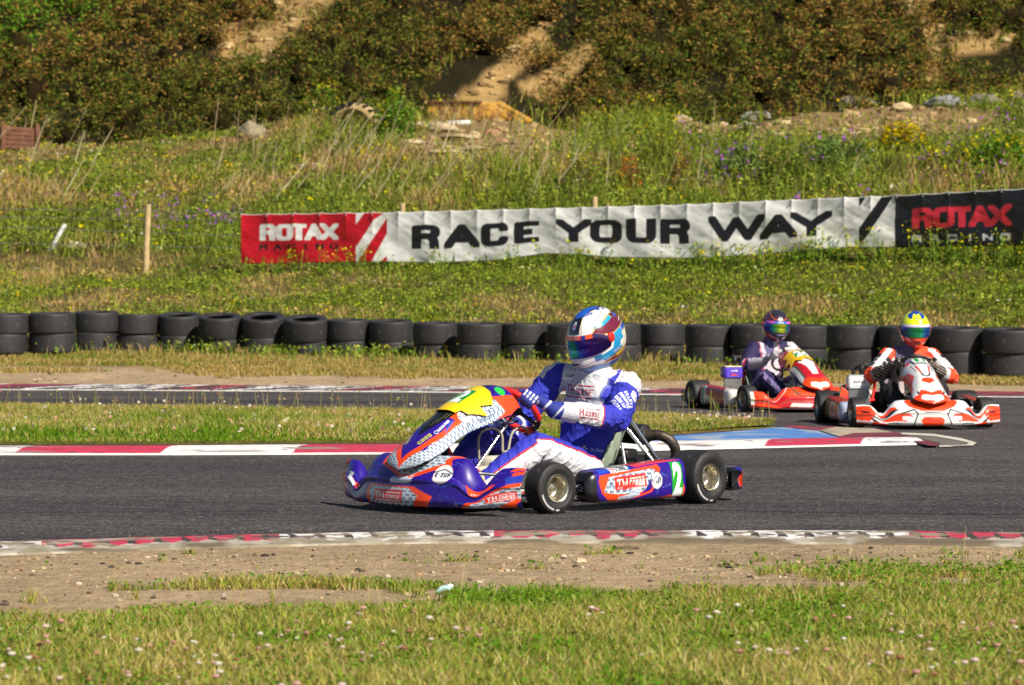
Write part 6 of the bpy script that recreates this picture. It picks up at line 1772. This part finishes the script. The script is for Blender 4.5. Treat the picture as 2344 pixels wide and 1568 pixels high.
def driver(name, kart_pos, kart_ang, pose, paint, voxel, helmet_cv, visor_cols, label, glove_cols=None, hyaw=0.0, hpitch=0.0, hroll=0.0, hpos=None, hs=1.0):
    J = dict(pose)
    bones = []   # (label, a, b, ra, rb)
    mb = MB()
    tw = J['twist']; lat = np.array([-math.sin(tw), math.cos(tw), 0]); lat2 = nrm(np.array([lat[0], lat[1], J.get('slope', 0)]))
    Y_ = np.array([0, 1.0, 0]); fwd = np.array([math.cos(tw), math.sin(tw), 0])
    pel, wai, che, sho, nek = [np.array(J[k], float) for k in ('pelvis', 'waist', 'chest', 'shoulder', 'neck')]
    eloft(mb, [(pel + [.02, 0, -.065], Y_, .10, [1, 0, .1], .09), (pel, Y_, .165, [1, 0, .25], .125), ((pel + wai) / 2 + [.0, 0, 0], nrm(Y_ + lat), .158, [1, 0, .35], .122), (wai, lat, .160, fwd + [0, 0, .3], .128),
               (che, lat2, .182, fwd + [0, 0, .2], .138), (che * .45 + sho * .55, lat2, .190, fwd + [0, 0, .15], .128), (sho, lat2, .165, fwd, .100), (sho + [0, 0, .045] , lat2, .112, fwd, .088), (nek, lat2, .082, fwd, .080), (nek + [0.005, 0, .035], lat2, .078, fwd, .077), (nek + [0.005, 0, .045], lat2, .058, fwd, .058)])
    bones.append(('torso', pel, sho, .16, .16)); bones.append(('neck', sho + [0, 0, .05], nek + [0, 0, .06], .07, .06))
    for sd, sg in (('L', 1), ('R', -1)):
        S, E, W_ = [np.array(J[k + sd], float) for k in ('sh', 'el', 'wr')]
        H, Kn, A = [np.array(J[k + sd], float) for k in ('hip', 'knee', 'ank')]
        cap(mb, S, E, .074, .062, .004); cap(mb, E, W_, .061, .045, .006)
        cap(mb, sho + lat2 * sg * .09, S, .072, .070)
        bones += [('uarm' + sd, S, E, .07, .056), ('farm' + sd, E, W_, .056, .04)]
        cap(mb, H, Kn, .100, .073, .004); cap(mb, Kn, A, .072, .052, .008)
        bones += [('thigh' + sd, H, Kn, .09, .066), ('shin' + sd, Kn, A, .064, .044)]
        # boot
        T_ = np.array(J['toe' + sd], float); d = nrm(T_ - A)
        heel = A + np.array([.01, 0, -.045])
        cap(mb, A, heel, .042, .036); cap(mb, heel, T_ - d * .03, .036, .034); cap(mb, A, T_ - d * .05, .040, .030); cap(mb, T_ - d * .05, T_, .034, .026)
        bones.append(('boot' + sd, heel, T_, .045, .035))
        # hand around the wheel rim
        th = J['grip' + sd]; G = rim_pt(th); Tn = nrm(-math.sin(th) * WU + math.cos(th) * Y_); Rr = nrm(G - WCc)
        if sg < 0: Tn = -Tn
        # Tn points along the rim towards the bottom of the wheel
        kn = G + AXc * .034 + Rr * .012
        cap(mb, W_, W_ * .35 + kn * .65, .034, .030)
        for k in range(4):
            off = Tn * ((k - 1.5) * .0205); ln = [.95, 1.05, 1.0, .85][k]
            base = kn + off * .95 + AXc * (.004 if k in (1, 2) else 0)
            pth = [W_ * .45 + base * .55, base]
            for an in (.75, 1.35, 2.1, 2.9, 3.6):
                a_ = an * ln
                pth.append(G + off + .0275 * (math.cos(a_) * AXc + math.sin(a_) * Rr))
            mb.tube(pth, [.015, .0125, .0108, .0105, .0102, .0098, .0085], 12, True, sub=3)
            mb.sphere(pth[-1], .0085, 8, 6); mb.sphere(base, .0135, 10, 7)
            mb.sphere(pth[3], .0118, 8, 6)
        # thumb leaves the side of the palm and closes from the inner side of the rim
        tb_ = W_ * .45 + kn * .55 - Tn * .030 - Rr * .006
        mb.tube([tb_, G - Tn * .046 + AXc * .028 - Rr * .006, G - Tn * .040 + AXc * .010 - Rr * .024, G - Tn * .022 - AXc * .008 - Rr * .030], [.0165, .014, .012, .0095], 12, True, sub=4)
        mb.sphere(G - Tn * .022 - AXc * .008 - Rr * .030, .0095, 8, 6)
        eloft(mb, [(W_, Tn, .030, AXc, .026), (W_ * .5 + kn * .5, Tn, .039, AXc, .022), (kn * .9 + W_ * .1, Tn, .041, AXc, .017), (kn, Tn, .036, AXc, .012)], 20, 4)
        cap(mb, W_ + nrm(E - W_) * .045, W_, .047, .042)
        bones.append(('hand' + sd, W_ + nrm(E - W_) * .05, G, .045, .05))
    # head inside the helmet
    hp = np.array(hpos, float)
    mb.sphere(hp + [0, 0, 0], (.085, .075, .105), 20, 14); mb.tube([nek, hp + [-.01, 0, -.05]], [.055, .05], 16, False)
    V, Q, Nn = remesh(mb, voxel, 5 if voxel < .005 else 3)
    # folds
    f1 = fbm(V[:, 0] * 16 + V[:, 2] * 7, V[:, 1] * 14 - V[:, 2] * 12, 5, 3) - .5
    f2 = fbm(V[:, 0] * 34 + V[:, 1] * 30, V[:, 2] * 26 - V[:, 0] * 9, 8, 2) - .5
    # classify
    best = np.full(len(V), 9.0); lab = np.zeros(len(V), int); tt = np.zeros(len(V)); vv_ = np.zeros(len(V)); ang = np.zeros(len(V))
    names = []
    for i, (nm, a, b, ra, rb) in enumerate(bones):
        names.append(nm); a = np.array(a); b = np.array(b); L = np.linalg.norm(b - a); d = (b - a) / L
        t = np.clip((V - a) @ d / L, 0, 1); c = a + t[:, None] * (b - a); r = V - c; dist = np.linalg.norm(r, axis=1)
        sc_ = dist / (ra + (rb - ra) * t)
        if nm.startswith('hand'): sc_ = sc_ * .62
        m = sc_ < best
        best[m] = sc_[m]; lab[m] = i; tt[m] = ((V - a) @ d)[m] / L
        sg = -1 if nm.endswith('R') else 1
        upv = np.array([0, 0, 1.0]) - d * d[2]; upv = nrm(upv); out = np.cross(upv, d); out = nrm(out) * (1 if (np.cross(upv, d) @ np.array([0, sg, 0])) > 0 else -1)
        an = np.arctan2(r @ upv, r @ out)
        ang[m] = an[m]; vv_[m] = (an * ra)[m]
    lab = np.array(names, dtype=object)[lab]
    hand = np.array([str(x).startswith('hand') or str(x).startswith('boot') for x in lab])
    amp = np.where(hand, 0.0005, .0085)
    jt = np.zeros(len(V))
    for key in ('elL', 'elR', 'kneeL', 'kneeR', 'waist', 'hipL', 'hipR', 'shL', 'shR'):
        jt = np.maximum(jt, np.exp(-np.linalg.norm(V - np.array(J[key]), axis=1) ** 2 / .09 ** 2))
    amp = amp * (.6 + 1.1 * jt)
    q1 = fbm(tt * 5.5 + ang * .55, ang * .9 + tt * 2.5, 13, 2); q2 = fbm(tt * 11 - ang * .8, ang * 1.6, 17, 2)
    crease = (1 - np.abs(2 * q1 - 1) * 2.2).clip(0, 1) ** 2 + .6 * (1 - np.abs(2 * q2 - 1) * 2.4).clip(0, 1) ** 2
    V = V + Nn * ((f1 * .9 + f2 * .4) * amp + np.where(hand, 0, (crease - .35) * (.0055 + .0105 * jt)))[:, None]
    C = paint(V, Nn, lab, tt, ang, vv_, J)
    root = mesh_np(name, V, Q, M['cloth'], None, C)
    root.location = (kart_pos[0], kart_pos[1], .004); root.rotation_euler = (0, 0, kart_ang)
    tag(root, label, 'person')
    # ---- helmet
    nlo, nla = 260, 190
    lo = np.linspace(-np.pi, np.pi, nlo); la = np.linspace(-1.12, np.pi / 2 - .001, nla)
    LO, LA = np.meshgrid(lo, la)
    def shell_pt(LO, LA, off=0.0):
        cl = np.cos(LA); x = cl * np.cos(LO); y = cl * np.sin(LO); z = np.sin(LA)
        front = np.clip(np.cos(LO), 0, 1); back = np.clip(-np.cos(LO), 0, 1)
        low = np.clip(-z, 0, 1)
        rx = .150 + .010 * back - .0 * front; ry = .124; rz = np.where(z > 0, .138, .150)
        chin = front ** 2.2 * np.clip((low - .12) * 2.0, 0, 1)
        X = x * (rx + off) * (1 + .16 * chin) ; Yq = y * (ry + off) * (1 - .10 * low); Zq = z * (rz + off)
        X = X + .022 * chin - .006 * low * back
        # superellipse squareness
        X = X * (1 + .05 * np.abs(np.sin(2 * LO)) * cl ** 2); Yq = Yq * (1 + .04 * np.abs(np.sin(2 * LO)) * cl ** 2)
        Zq = np.maximum(Zq, -.128 - .012 * front + .012 * back)
        return np.stack([X, Yq, Zq], -1)
    P = shell_pt(LO, LA)
    C = helmet_cv.sample(np.degrees(LO), np.degrees(LA))
    # open bottom
    he = sheet('helmet', P, C, M['helmetpaint'], root, .012, back='1a1a1c')
    # smooth rear spoiler lip and edge trim
    he.location = hp; he.scale = hs if isinstance(hs, tuple) else (hs, hs, hs * 1.08); he.rotation_mode = 'ZYX'
    he.rotation_euler = (hroll, hpitch, hyaw)
    # eye port and visor
    lo2 = np.linspace(-R(84), R(84), 120); la2 = np.linspace(0, 1, 30)
    LO2, K2_ = np.meshgrid(lo2, la2)
    lowb = -R(21) + R(9) * np.clip((np.abs(LO2) - R(50)) / R(34), 0, 1) ** 1.2; upb = R(17) - R(15) * np.clip((np.abs(LO2) - R(55)) / R(29), 0, 1) ** 1.6
    LA2 = lowb + (upb - lowb) * K2_
    Pv = shell_pt(LO2, LA2, .0055)
    vc = visor_cols(np.degrees(LO2), K2_)
    sheet('visor', Pv, vc, M['visor'], he, .0035, back='08080a')
    K3_ = np.meshgrid(lo2, np.linspace(0, 1, 14))[1]; LO3 = np.meshgrid(lo2, np.linspace(0, 1, 14))[0]
    up3 = R(17) - R(15) * np.clip((np.abs(LO3) - R(55)) / R(29), 0, 1) ** 1.6
    LA3 = up3 - R(7.5) * (1 - K3_); 
    Pt = shell_pt(LO3, LA3, .0068)
    tc_ = J['strip'].sample(np.degrees(LO3), K3_ * 10)
    sheet('visor_strip', Pt, tc_, M['paint'], he, .001)
    mbh = MB()
    for sg in (1, -1):
        p0 = shell_pt(np.array([[sg * R(86)]]), np.array([[R(2)]]), .004)[0, 0]
        mbh.lathe([(-.004, .022), (.004 * 1, .021), (.007, .014), (.008, 0)] if sg > 0 else [(.004, .022), (-.004, .021), (-.007, .014), (-.008, 0)], 20, 'y', p0)
    mbh.build('visor_pivot', M['redplastic'], he)
    mbh = MB()
    for sg in (.12, -.12):
        mbh.box(shell_pt(np.array([[sg]]), np.array([[R(-33)]]), .002)[0, 0], (.004, .013, .0035), bev=.002)
    mbh.build('chin_vent', M['black'], he)
    # collar
    return root
M['redplastic'] = mat_plain('red_plastic', (0.5, 0.02, 0.015), .3, 0, .4, var=.1)
def base_pose(lean=0.0):
    return dict(twist=0.0, slope=0.0, pelvis=(-.23, 0, .175), waist=(-.315, lean * .4, .32), chest=(-.365, lean * .8, .47), shoulder=(-.375, lean, .585), neck=(-.365, lean * 1.05, .655),
        shL=(-.355, lean + .185, .575), elL=(-.20, .335, .42), wrL=(.075, .215, .47), gripL=1.2,
        shR=(-.355, lean - .185, .575), elR=(-.20, -.335, .42), wrR=(.075, -.215, .47), gripR=-1.2,
        hipL=(-.19, .10, .17), kneeL=(.26, .215, .315), ankL=(.585, .145, .13), toeL=(.675, .135, .20),
        hipR=(-.19, -.10, .17), kneeR=(.26, -.215, .315), ankR=(.585, -.145, .13), toeR=(.675, -.135, .20))
# --- driver of the blue kart
pose1 = base_pose(.03)
pose1.update(twist=-.30, slope=-.10, waist=(-.31, .02, .33), chest=(-.345, .045, .50), shoulder=(-.335, .050, .630), neck=(-.325, .06, .715),
    shL=(-.385, .230, .605), elL=(-.215, .320, .435), wrL=(.130, .195, .490), gripL=1.02,
    shR=(-.265, -.150, .650), elR=(-.085, -.285, .40), wrR=(.06, -.155, .385), gripR=-2.0,
    hipL=(-.19, .11, .165), kneeL=(.27, .205, .305), ankL=(.60, .15, .135), toeL=(.69, .14, .20),
    kneeR=(.27, -.17, .345), ankR=(.56, -.12, .17), toeR=(.60, -.12, .285))
SB, SW, SR = 'cfd0d6', '2b33b0', 'b01830'
st1 = Cv(-90, 90, 0, 10, .25, 'ff4a20'); st1.rect(-90, -50, 0, 10, '2a2050'); st1.rect(50, 90, 0, 10, '2a2050'); st1.rect(26, 36, 0, 10, '22309a'); st1.rect(36, 48, 0, 10, 'ff5020'); st1.rect(-22, 22, 0, 10, 'e84040')
st1.rect(-20, 20, 1, 9, 'e8a8a0'); st1.rect(-18, 18, 1.6, 8.4, 'e83838'); st1.text('THCORSE', 0, 5, 4.2, 'f0d8d4', w=32, bold=.03)
pose1['strip'] = st1
farm_cv = Cv(0, .36, -.16, .16, .0015, 'd2d2d8')
thbox(farm_cv, .160, .008, .165, .078, rot=0, ink='a0142c', box=False)
farm_cv.rect(0, .36, -.16, -.055, '262ea8')
chest_cv = Cv(-.25, .25, .3, .75, .0015, 'd0d1d8')
thbox(chest_cv, .030, .578, .245, .100, rot=-.04, ink='a8142c', box=False)
ezup(chest_cv, -.070, .655, .024); chest_cv.text('1st4', .095, .655, .012, '4a8a94', w=.03)
chest_cv.line([(.008, .74), (.010, .42)], .005, '8a8c98')
uarm_cv = Cv(0, .30, -.2, .2, .0014, '2a32b2')
ezup(uarm_cv, .105, -.020, .030, .75)
for k, (tx, ww, yy_) in enumerate([('TILLETT', .08, .018), ('ROMOTEC', .08, .000), ('CORSE LAP', .075, -.022), ('ROTAX', .07, -.047)]):
    stext(uarm_cv, tx, .175 - .72 * (1.2 - k) * .030, -.075 + .68 * (1.2 - k) * .030, .021, ww * 1.25, 'dfe3f2', .26, .78)
def paint1(V, Nn, lab, t, ang, vv, J):
    C = np.tile(hx('2a32b2'), (len(V), 1)).astype(np.float32)
    WHT_, BL, RE = hx('d0d1d8'), hx('2a32b2'), hx('b01830')
    tw = J['twist']; cx, cy = J['chest'][0], J['chest'][1]
    ly = (V[:, 0] - cx) * (-math.sin(tw)) + (V[:, 1] - cy) * math.cos(tw)
    fx = (V[:, 0] - cx) * math.cos(tw) + (V[:, 1] - cy) * math.sin(tw)
    m = (lab == 'torso') | (lab == 'neck')
    ch = m & (V[:, 2] > .425 - .25 * np.abs(ly)) & (fx > -.04) & (np.abs(ly) < .172)
    C[ch] = chest_cv.sample(ly[ch], V[ch, 2])
    bd = m & (V[:, 2] > .42) & (fx > -.02) & (np.abs(np.abs(ly) - .175) < .0035); C[bd] = hx('6a70b8')
    sh = m & (V[:, 2] > .63) & (np.abs(ly) < .15); C[sh & ~ch] = WHT_
    C[(lab == 'neck') & (V[:, 2] > .67)] = WHT_
    # name on the belly
    sel = m & (V[:, 1] > 0) & (V[:, 2] < .36)
    C[sel] = belly_cv.sample(-V[sel, 0] + 0 * 1, V[sel, 2])
    for s_ in 'LR':
        u = lab == 'uarm' + s_; L = np.linalg.norm(np.array(J['el' + s_]) - np.array(J['sh' + s_]))
        if s_ == 'L': C[u] = uarm_cv.sample(t[u] * L, -vv[u])
        capm = u & (t < .20) & (ang > -.55) & (ang < 2.2); C[capm] = WHT_
        f = lab == 'farm' + s_; L = np.linalg.norm(np.array(J['el' + s_]) - np.array(J['wr' + s_]))
        d = (1 - t) * L   # distance from the wrist
        if s_ == 'L':
            C[f] = farm_cv.sample(d[f], vv[f])
            C[f & (d > .262)] = BL; C[f & (np.abs(d - .262) < .004) & (vv > -.055)] = RE
        else: C[f] = BL * 1.05
        th = (lab == 'thigh' + s_) | (lab == 'shin' + s_)
        white = th & (ang < .62) & (ang > -2.2); C[white] = WHT_
        C[th & (np.abs(ang - .62) < .07)] = RE
        if s_ == 'R': C[th] = hx('2a28a0') * 1.0; C[th & (ang > -.3) & (ang < .3)] = WHT_
        C[(lab == 'shin' + s_) & (t > .93)] = hx('2a2aa0')
        h = lab == 'hand' + s_
        C[h] = hx('20308c')
        G = rim_pt(J['grip' + s_]); W_ = np.array(J['wr' + s_])
        dG = np.linalg.norm(V - G, axis=1)
        a_ = np.arctan2((V - G) @ nrm(G - WCc), (V - G) @ AXc)
        th_ = J['grip' + s_]; Tn = nrm(-math.sin(th_) * WU + math.cos(th_) * np.array([0, 1.0, 0])); Tn = Tn * (1 if s_ == 'L' else -1)
        along = (V - G) @ Tn
        fing = h & (dG < .065)
        ridge = np.abs(((along / .0205 + 2.0) % 1) - .5) < .26
        C[fing & ridge & (a_ > .35) & (a_ < 1.0)] = hx('c8cad0'); C[fing & ridge & (a_ > 1.25) & (a_ < 1.75)] = hx('c8cad0')
        C[fing & (a_ > 2.2)] = hx('1a2468')
        back = h & ~fing; tl_ = t
        dd = np.linalg.norm(V - W_, axis=1)
        z_ = (V - W_) @ Tn
        stripe = back & (np.abs(np.abs(z_ + .01) - .020 - .25 * dd) < .005); C[stripe] = hx('d4d6dc')
        C[h & (t < .06)] = hx('c8cad4')
        b = lab == 'boot' + s_; C[b] = hx('c8242c')
        sole = b & ((V[:, 0] - J['ank' + s_][0]) * 1.0 > .045) & (Nn[:, 0] > .35) | (b & (Nn[:, 2] < -.6)); C[sole] = hx('26231f')
        C[b & (V[:, 0] > J['ank' + s_][0] + .02) & ~sole & (V[:, 2] < J['ank' + s_][2] + .05)] = hx('c8b88a')
        C[b & (np.abs(V[:, 2] - J['ank' + s_][2] + .02) < .01)] = hx('2a2a9c')
    # lettering on the outer shin
    m = lab == 'shinL'; L = np.linalg.norm(np.array(J['kneeL']) - np.array(J['ankL']))
    sc = m & (ang < .5) & (ang > -1.6)
    C[sc] = shin_cv.sample((L - t[sc] * L), vv[sc])
    return C
belly_cv = Cv(-.05, .45, .1, .42, .0015, '2a32b2'); belly_cv.text('H. Crook', .235, .268, .015, 'c8ccdc', w=.085, bold=.02, rot=-.12); belly_cv.rect(.155, .178, .275, .292, 'c03040'); belly_cv.line([(.155, .275), (.178, .292)], .004, 'e4e4ec'); belly_cv.line([(.155, .292), (.178, .275)], .004, 'e4e4ec')
shin_cv = Cv(0, .40, -.16, .12, .0015, 'd0d1d8'); shin_cv.text('Crook', .18, -.035, .055, 'b06a80', w=.15, bold=.03, rot=.0); shin_cv.text('Crook', .18, -.035, .055, 'd0d1d8', w=.15, bold=.002)
# helmets
def helmet1():
    c = Cv(-180, 180, -90, 90, .5, 'eceaea')
    c.rect(-180, 180, -90, -42, '1c4c9c')
    c.rect(-180, 180, 68, 90, '1c58c0'); c.poly([(-60, 90), (-50, 56), (0, 50), (50, 56), (60, 90)], '1c58c0')
    for i in range(26):
        x = random.uniform(-180, 180); y = random.uniform(58, 84); c.ell(x, y, 9, 4, '1e7ad0'); c.ell(x, y, 5, 2.2, '1c4cb4')
    for sg in (1, -1):
        P_ = lambda pts: [(sg * x, y) for x, y in pts]
        c.poly(P_([(0, 52), (26, 56), (20, 20), (0, 20)]), '1a1a20'); c.poly(P_([(40, 62), (70, 68), (180, 68), (180, 72), (60, 72)]), '4a1628')
        # maroon bands and cyan insets sweeping back
        c.poly(P_([(50, 18), (66, 30), (100, 42), (150, 50), (180, 50), (180, 30), (140, 20), (96, 8), (60, 12)]), '6c1830')
        c.poly(P_([(52, 24), (78, 26), (112, 36), (108, 44), (84, 36), (60, 32)]), '1c9cc8')
        c.poly(P_([(118, 40), (140, 46), (136, 50), (114, 45)]), '2a2228')
        c.poly(P_([(118, 34), (140, 36), (150, 44), (132, 42)]), '1a60c0')
        c.poly(P_([(96, 8), (118, 14), (128, -8), (112, -30), (70, -40), (58, -26), (90, -18)]), '1a90c8')
        c.poly(P_([(118, 14), (180, 26), (180, -10), (140, -6), (124, 4)]), '1c50b0')
        c.poly(P_([(118, 2), (150, 12), (156, 4), (122, -8)]), 'e4ddd0'); c.poly(P_([(112, -10), (140, -4), (138, -14), (110, -20)]), 'e8e4e0')
        c.poly(P_([(108, -26), (180, -14), (180, -38), (90, -44), (60, -46), (70, -38)]), '70182c')
        c.poly(P_([(100, -30), (140, -22), (144, -30), (104, -38)]), 'c8a038')
        c.poly(P_([(24, 18), (24, 40), (30, 54), (60, 58), (36, 44), (34, 22)]), 'eceaea')
        c.poly(P_([(0, -50), (60, -46), (66, -56), (0, -66)]), '1a68b8')
        c.poly(P_([(46, -24), (62, -22), (64, -34), (50, -36)]), '1a80b8')
        for pts in ([(26, 20), (24, 44), (34, 58), (70, 66)], [(50, 18), (66, 31), (100, 43), (150, 51), (180, 51)], [(60, 12), (96, 8), (140, 20), (180, 30)], [(112, 36), (108, 44), (84, 36), (60, 32), (52, 24)], [(118, 14), (128, -8), (112, -30), (70, -40)], [(60, -46), (90, -44), (180, -38)], [(118, 2), (150, 12), (180, 4)], [(108, -26), (180, -14)], [(130, 56), (160, 50), (150, 40)]):
            c.line(P_(pts), 1.6, 'c8a848')
        for pts in ([(60, 36), (96, 56), (140, 66)], [(14, -44), (40, -42), (66, -36)], [(0, -40), (30, -38), (60, -30)]):
            c.line(P_(pts), 1.4, 'a02840')
        c.line(P_([(128, 24), (142, 30), (150, 20), (164, 28)]), 2.2, 'e8e4e8')
    c.text('T', 128, 50, 12, 'e8e8ec', w=12, bold=.04, rot=-.5)
    c.text('Lewis', 100, -23, 4, 'f0b0c8', w=16, bold=.02, rot=.25)
    c.ell(2, 36, 7, 8, '8fb0e0'); c.ell(2, 36, 4, 5, 'b83a4c'); c.text('N', 3, 42, 7, 'e8ecf4', w=9, bold=.03)
    return c
def visor1(lo, k):
    c = np.zeros(lo.shape + (3,), np.float32)
    xs_ = [-90, -30, -12, 2, 14, 26, 40, 60, 90]
    cs = np.array([hx(x) for x in ('2a1060', '2a3cc0', '20b0d0', '18a880', '1c58c8', '28209c', '3a1080', '2a0a60', '1c0848')])
    for i in range(3): c[..., i] = np.interp(lo + (k - .5) * 10, xs_, cs[:, i])
    return c
D1 = driver('person', P1, A1, pose1, paint1, .0036, helmet1(), visor1, 'driver in a royal blue and white suit in the nearest kart', hyaw=-.13, hpitch=.27, hroll=.05, hpos=(-.307, .088, .856), hs=(1.06, 1.06, 1.20))
# --- driver of the red kart
def helmet2():
    c = Cv(-180, 180, -90, 90, 1, '2c2430')
    c.rect(-180, 180, 52, 90, '2a2c34')
    for sg in (1, -1):
        P_ = lambda pts: [(sg * x, y) for x, y in pts]
        c.line(P_([(0, 22), (26, 24), (50, 40), (80, 62), (140, 70)]), 3, 'd06030')
        c.poly(P_([(40, 26), (70, 34), (110, 60), (150, 60), (150, 30), (90, 14)]), '6a2838')
        c.poly(P_([(60, -20), (110, -10), (110, -50), (20, -50), (30, -38)]), '8a2228'); c.line(P_([(0, -56), (50, -44), (80, -20)]), 4, 'c03020')
        c.line(P_([(0, -30), (30, -28), (44, -22)]), 3, '8a7ab8')
        c.poly(P_([(84, -40), (100, -46), (104, 10), (92, 6)]), '6a6a58')
    return c
def visor2(lo, k):
    c = np.zeros(lo.shape + (3,), np.float32)
    cs = np.array([hx(x) for x in ('4020a0', '2048c0', '20a070', '88b020', 'b8b818', '30a048', '2048c8', '4028b0')])
    for i in range(3): c[..., i] = np.interp(lo, [-90, -45, -30, -12, 12, 26, 40, 90], cs[:, i])
    return c
st2 = Cv(-90, 90, 0, 10, .5, '3060d8'); st2.rect(-90, -26, 0, 10, 'e050c0'); st2.rect(26, 90, 0, 10, 'e060c8'); st2.text('ARAI' if False else 'RACING', 0, 5, 5, 'f0f0ff', w=26, bold=.04)
pose2 = base_pose(.11); pose2.update(elR=(-.17, -.25, .42), elL=(-.20, .37, .43), wrL=(.075, .16, .50), gripL=.95, wrR=(.07, -.165, .46), gripR=-1.25, twist=.12); pose2['strip'] = st2
def paint2(V, Nn, lab, t, ang, vv, J):
    C = np.tile(hx('22184a'), (len(V), 1)).astype(np.float32)
    WH, LV = hx('c8bcc8'), hx('8a7ab0')
    m = (lab == 'torso')
    ly = V[:, 1] - .05
    C[m & (np.abs(ly) < .085 + (V[:, 2] - .4) * .12) & (V[:, 0] > J['chest'][0]) & (V[:, 2] > .2)] = WH
    C[m & (np.abs(ly) < .05) & (V[:, 0] > J['chest'][0]) & (V[:, 2] > .50)] = hx('5a5480')
    C[m & (np.abs(np.abs(ly) - .095) < .006) & (V[:, 0] > J['chest'][0])] = hx('b02850')
    C[(lab == 'uarmL') & (ang > -.5)] = WH
    for s_ in 'LR':
        f = lab == 'farm' + s_; C[f & (t > .30)] = hx('a898b8'); C[f & (t < .12)] = WH; C[f & (np.abs(t - .15) < .03)] = hx('c02848')
        C[lab == 'hand' + s_] = hx('a098ac')
        h = lab == 'hand' + s_; C[h & (np.sin(V[:, 2] * 300) > .5)] = hx('d8d2c8')
        th = (lab == 'thigh' + s_) | (lab == 'shin' + s_); C[th & (ang > .2) & (ang < .9)] = LV
        C[(lab == 'boot' + s_)] = hx('1a1820')
    C[(lab == 'neck')] = hx('1c1838')
    return C
D2 = driver('person', P2, A2, pose2, paint2, .0075, helmet2(), visor2, 'driver in a dark purple suit with black helmet in the red kart', hyaw=-.10, hpitch=.06, hroll=-.04, hpos=(-.33, .14, .81), hs=1.06)
def helmet3():
    c = Cv(-180, 180, -90, 90, 1, 'd8e818')
    c.rect(-180, 180, -90, -22, 'f04a28')
    for sg in (1, -1):
        P_ = lambda pts: [(sg * x, y) for x, y in pts]
        c.poly(P_([(60, 16), (80, 30), (76, -20), (60, -24), (56, 0)]), '28b838'); c.poly(P_([(44, 20), (64, 26), (60, 36), (46, 30)]), 'e88a20')
        c.poly(P_([(90, 40), (180, 40), (180, -60), (86, -60)]), 'c8ccc8'); c.poly(P_([(56, -16), (90, -30), (80, -60), (60, -40)]), 'e0402c')
        c.poly(P_([(100, 60), (180, 60), (180, 30), (100, 30)]), 'e86a30')
    # blue crown patch with a big letter on the forehead top
    c.ell(0, 58, 60, 24, '14409a')
    c.rect(-180, 180, 74, 90, '1448a0')
    c.rect(-90, 90, 14, 38, 'd8e818'); glyph(c, 'M', 0, 48, 46, 26, 15, 'e0e818', 0, 9)
    c.ell(0, 28, 10, 4, 'a89018'); c.ell(0, 28, 8, 2.8, 'd8d818'); c.line([(-6, 28), (6, 28)], 1.4, '6a5810')
    return c
def visor3(lo, k):
    c = np.zeros(lo.shape + (3,), np.float32)
    cs = np.array([hx(x) for x in ('2c1050', '2040b0', '188048', '20a058', '1c58c0', '2c18a0')])
    for i in range(3): c[..., i] = np.interp(lo, [-90, -44, -22, 12, 34, 90], cs[:, i])
    return c
st3 = Cv(-90, 90, 0, 10, .5, 'd4c4ec'); st3.rect(-90, -60, 0, 10, '2848a0'); st3.rect(60, 90, 0, 10, '2848a0')
pose3 = base_pose(.085); pose3.update(elL=(-.18, .41, .40), elR=(-.16, -.29, .40)); pose3['strip'] = st3
def paint3(V, Nn, lab, t, ang, vv, J):
    C = np.tile(hx('141014'), (len(V), 1)).astype(np.float32)
    WH, OR_ = hx('dad8dc'), hx('f04a20')
    m = (lab == 'torso'); ly = V[:, 1] - .03
    C[m & (V[:, 2] > .50) & (np.abs(ly) > .09) & (np.abs(ly) < .12)] = WH; C[m & (V[:, 2] > .56) & (np.abs(ly) > .085)] = OR_
    C[m & (V[:, 2] > .5) & (np.abs(ly) <= .075)] = hx('5a5478'); C[m & (V[:, 2] < .36) & (np.abs(ly + .05) < .02)] = hx('b8a8a8')
    for s_ in 'LR':
        u = lab == 'uarm' + s_; C[u & (t < .22)] = OR_; C[u & (ang < -.1) & (t > .22)] = hx('1a161e')
        inn = u & (ang > 1.7) & (ang < 2.4); C[inn] = WH
        stp = u & (np.sin(t * 34) > .78) & (t > .3); C[stp] = WH
        f = lab == 'farm' + s_; C[f] = OR_; C[f & (t > .42)] = hx('8a8494' if s_ == 'R' else 'c8ccd4'); C[f & (t > .8)] = hx('2a2430')
        C[u & (t > .84)] = OR_
        C[lab == 'hand' + s_] = hx('1c181c'); h = lab == 'hand' + s_; C[h & (np.sin(V[:, 2] * 260 + V[:, 1] * 120) > .55)] = hx('a89888')
    C[(lab == 'neck')] = hx('5a5070')
    if True:
        mm = (lab == 'uarmL') & (t > .45) & (ang > 1.2); C[mm] = WH
    C[(lab == 'thighR') & (ang > .9) & (ang < 1.5)] = hx('8a7884')
    return C
D3 = driver('person', P3, A3, pose3, paint3, .0075, helmet3(), visor3, 'driver in a black and orange suit with fluorescent yellow helmet', hyaw=-.06, hpitch=.08, hroll=0, hpos=(-.33, .125, .81), hs=1.05)
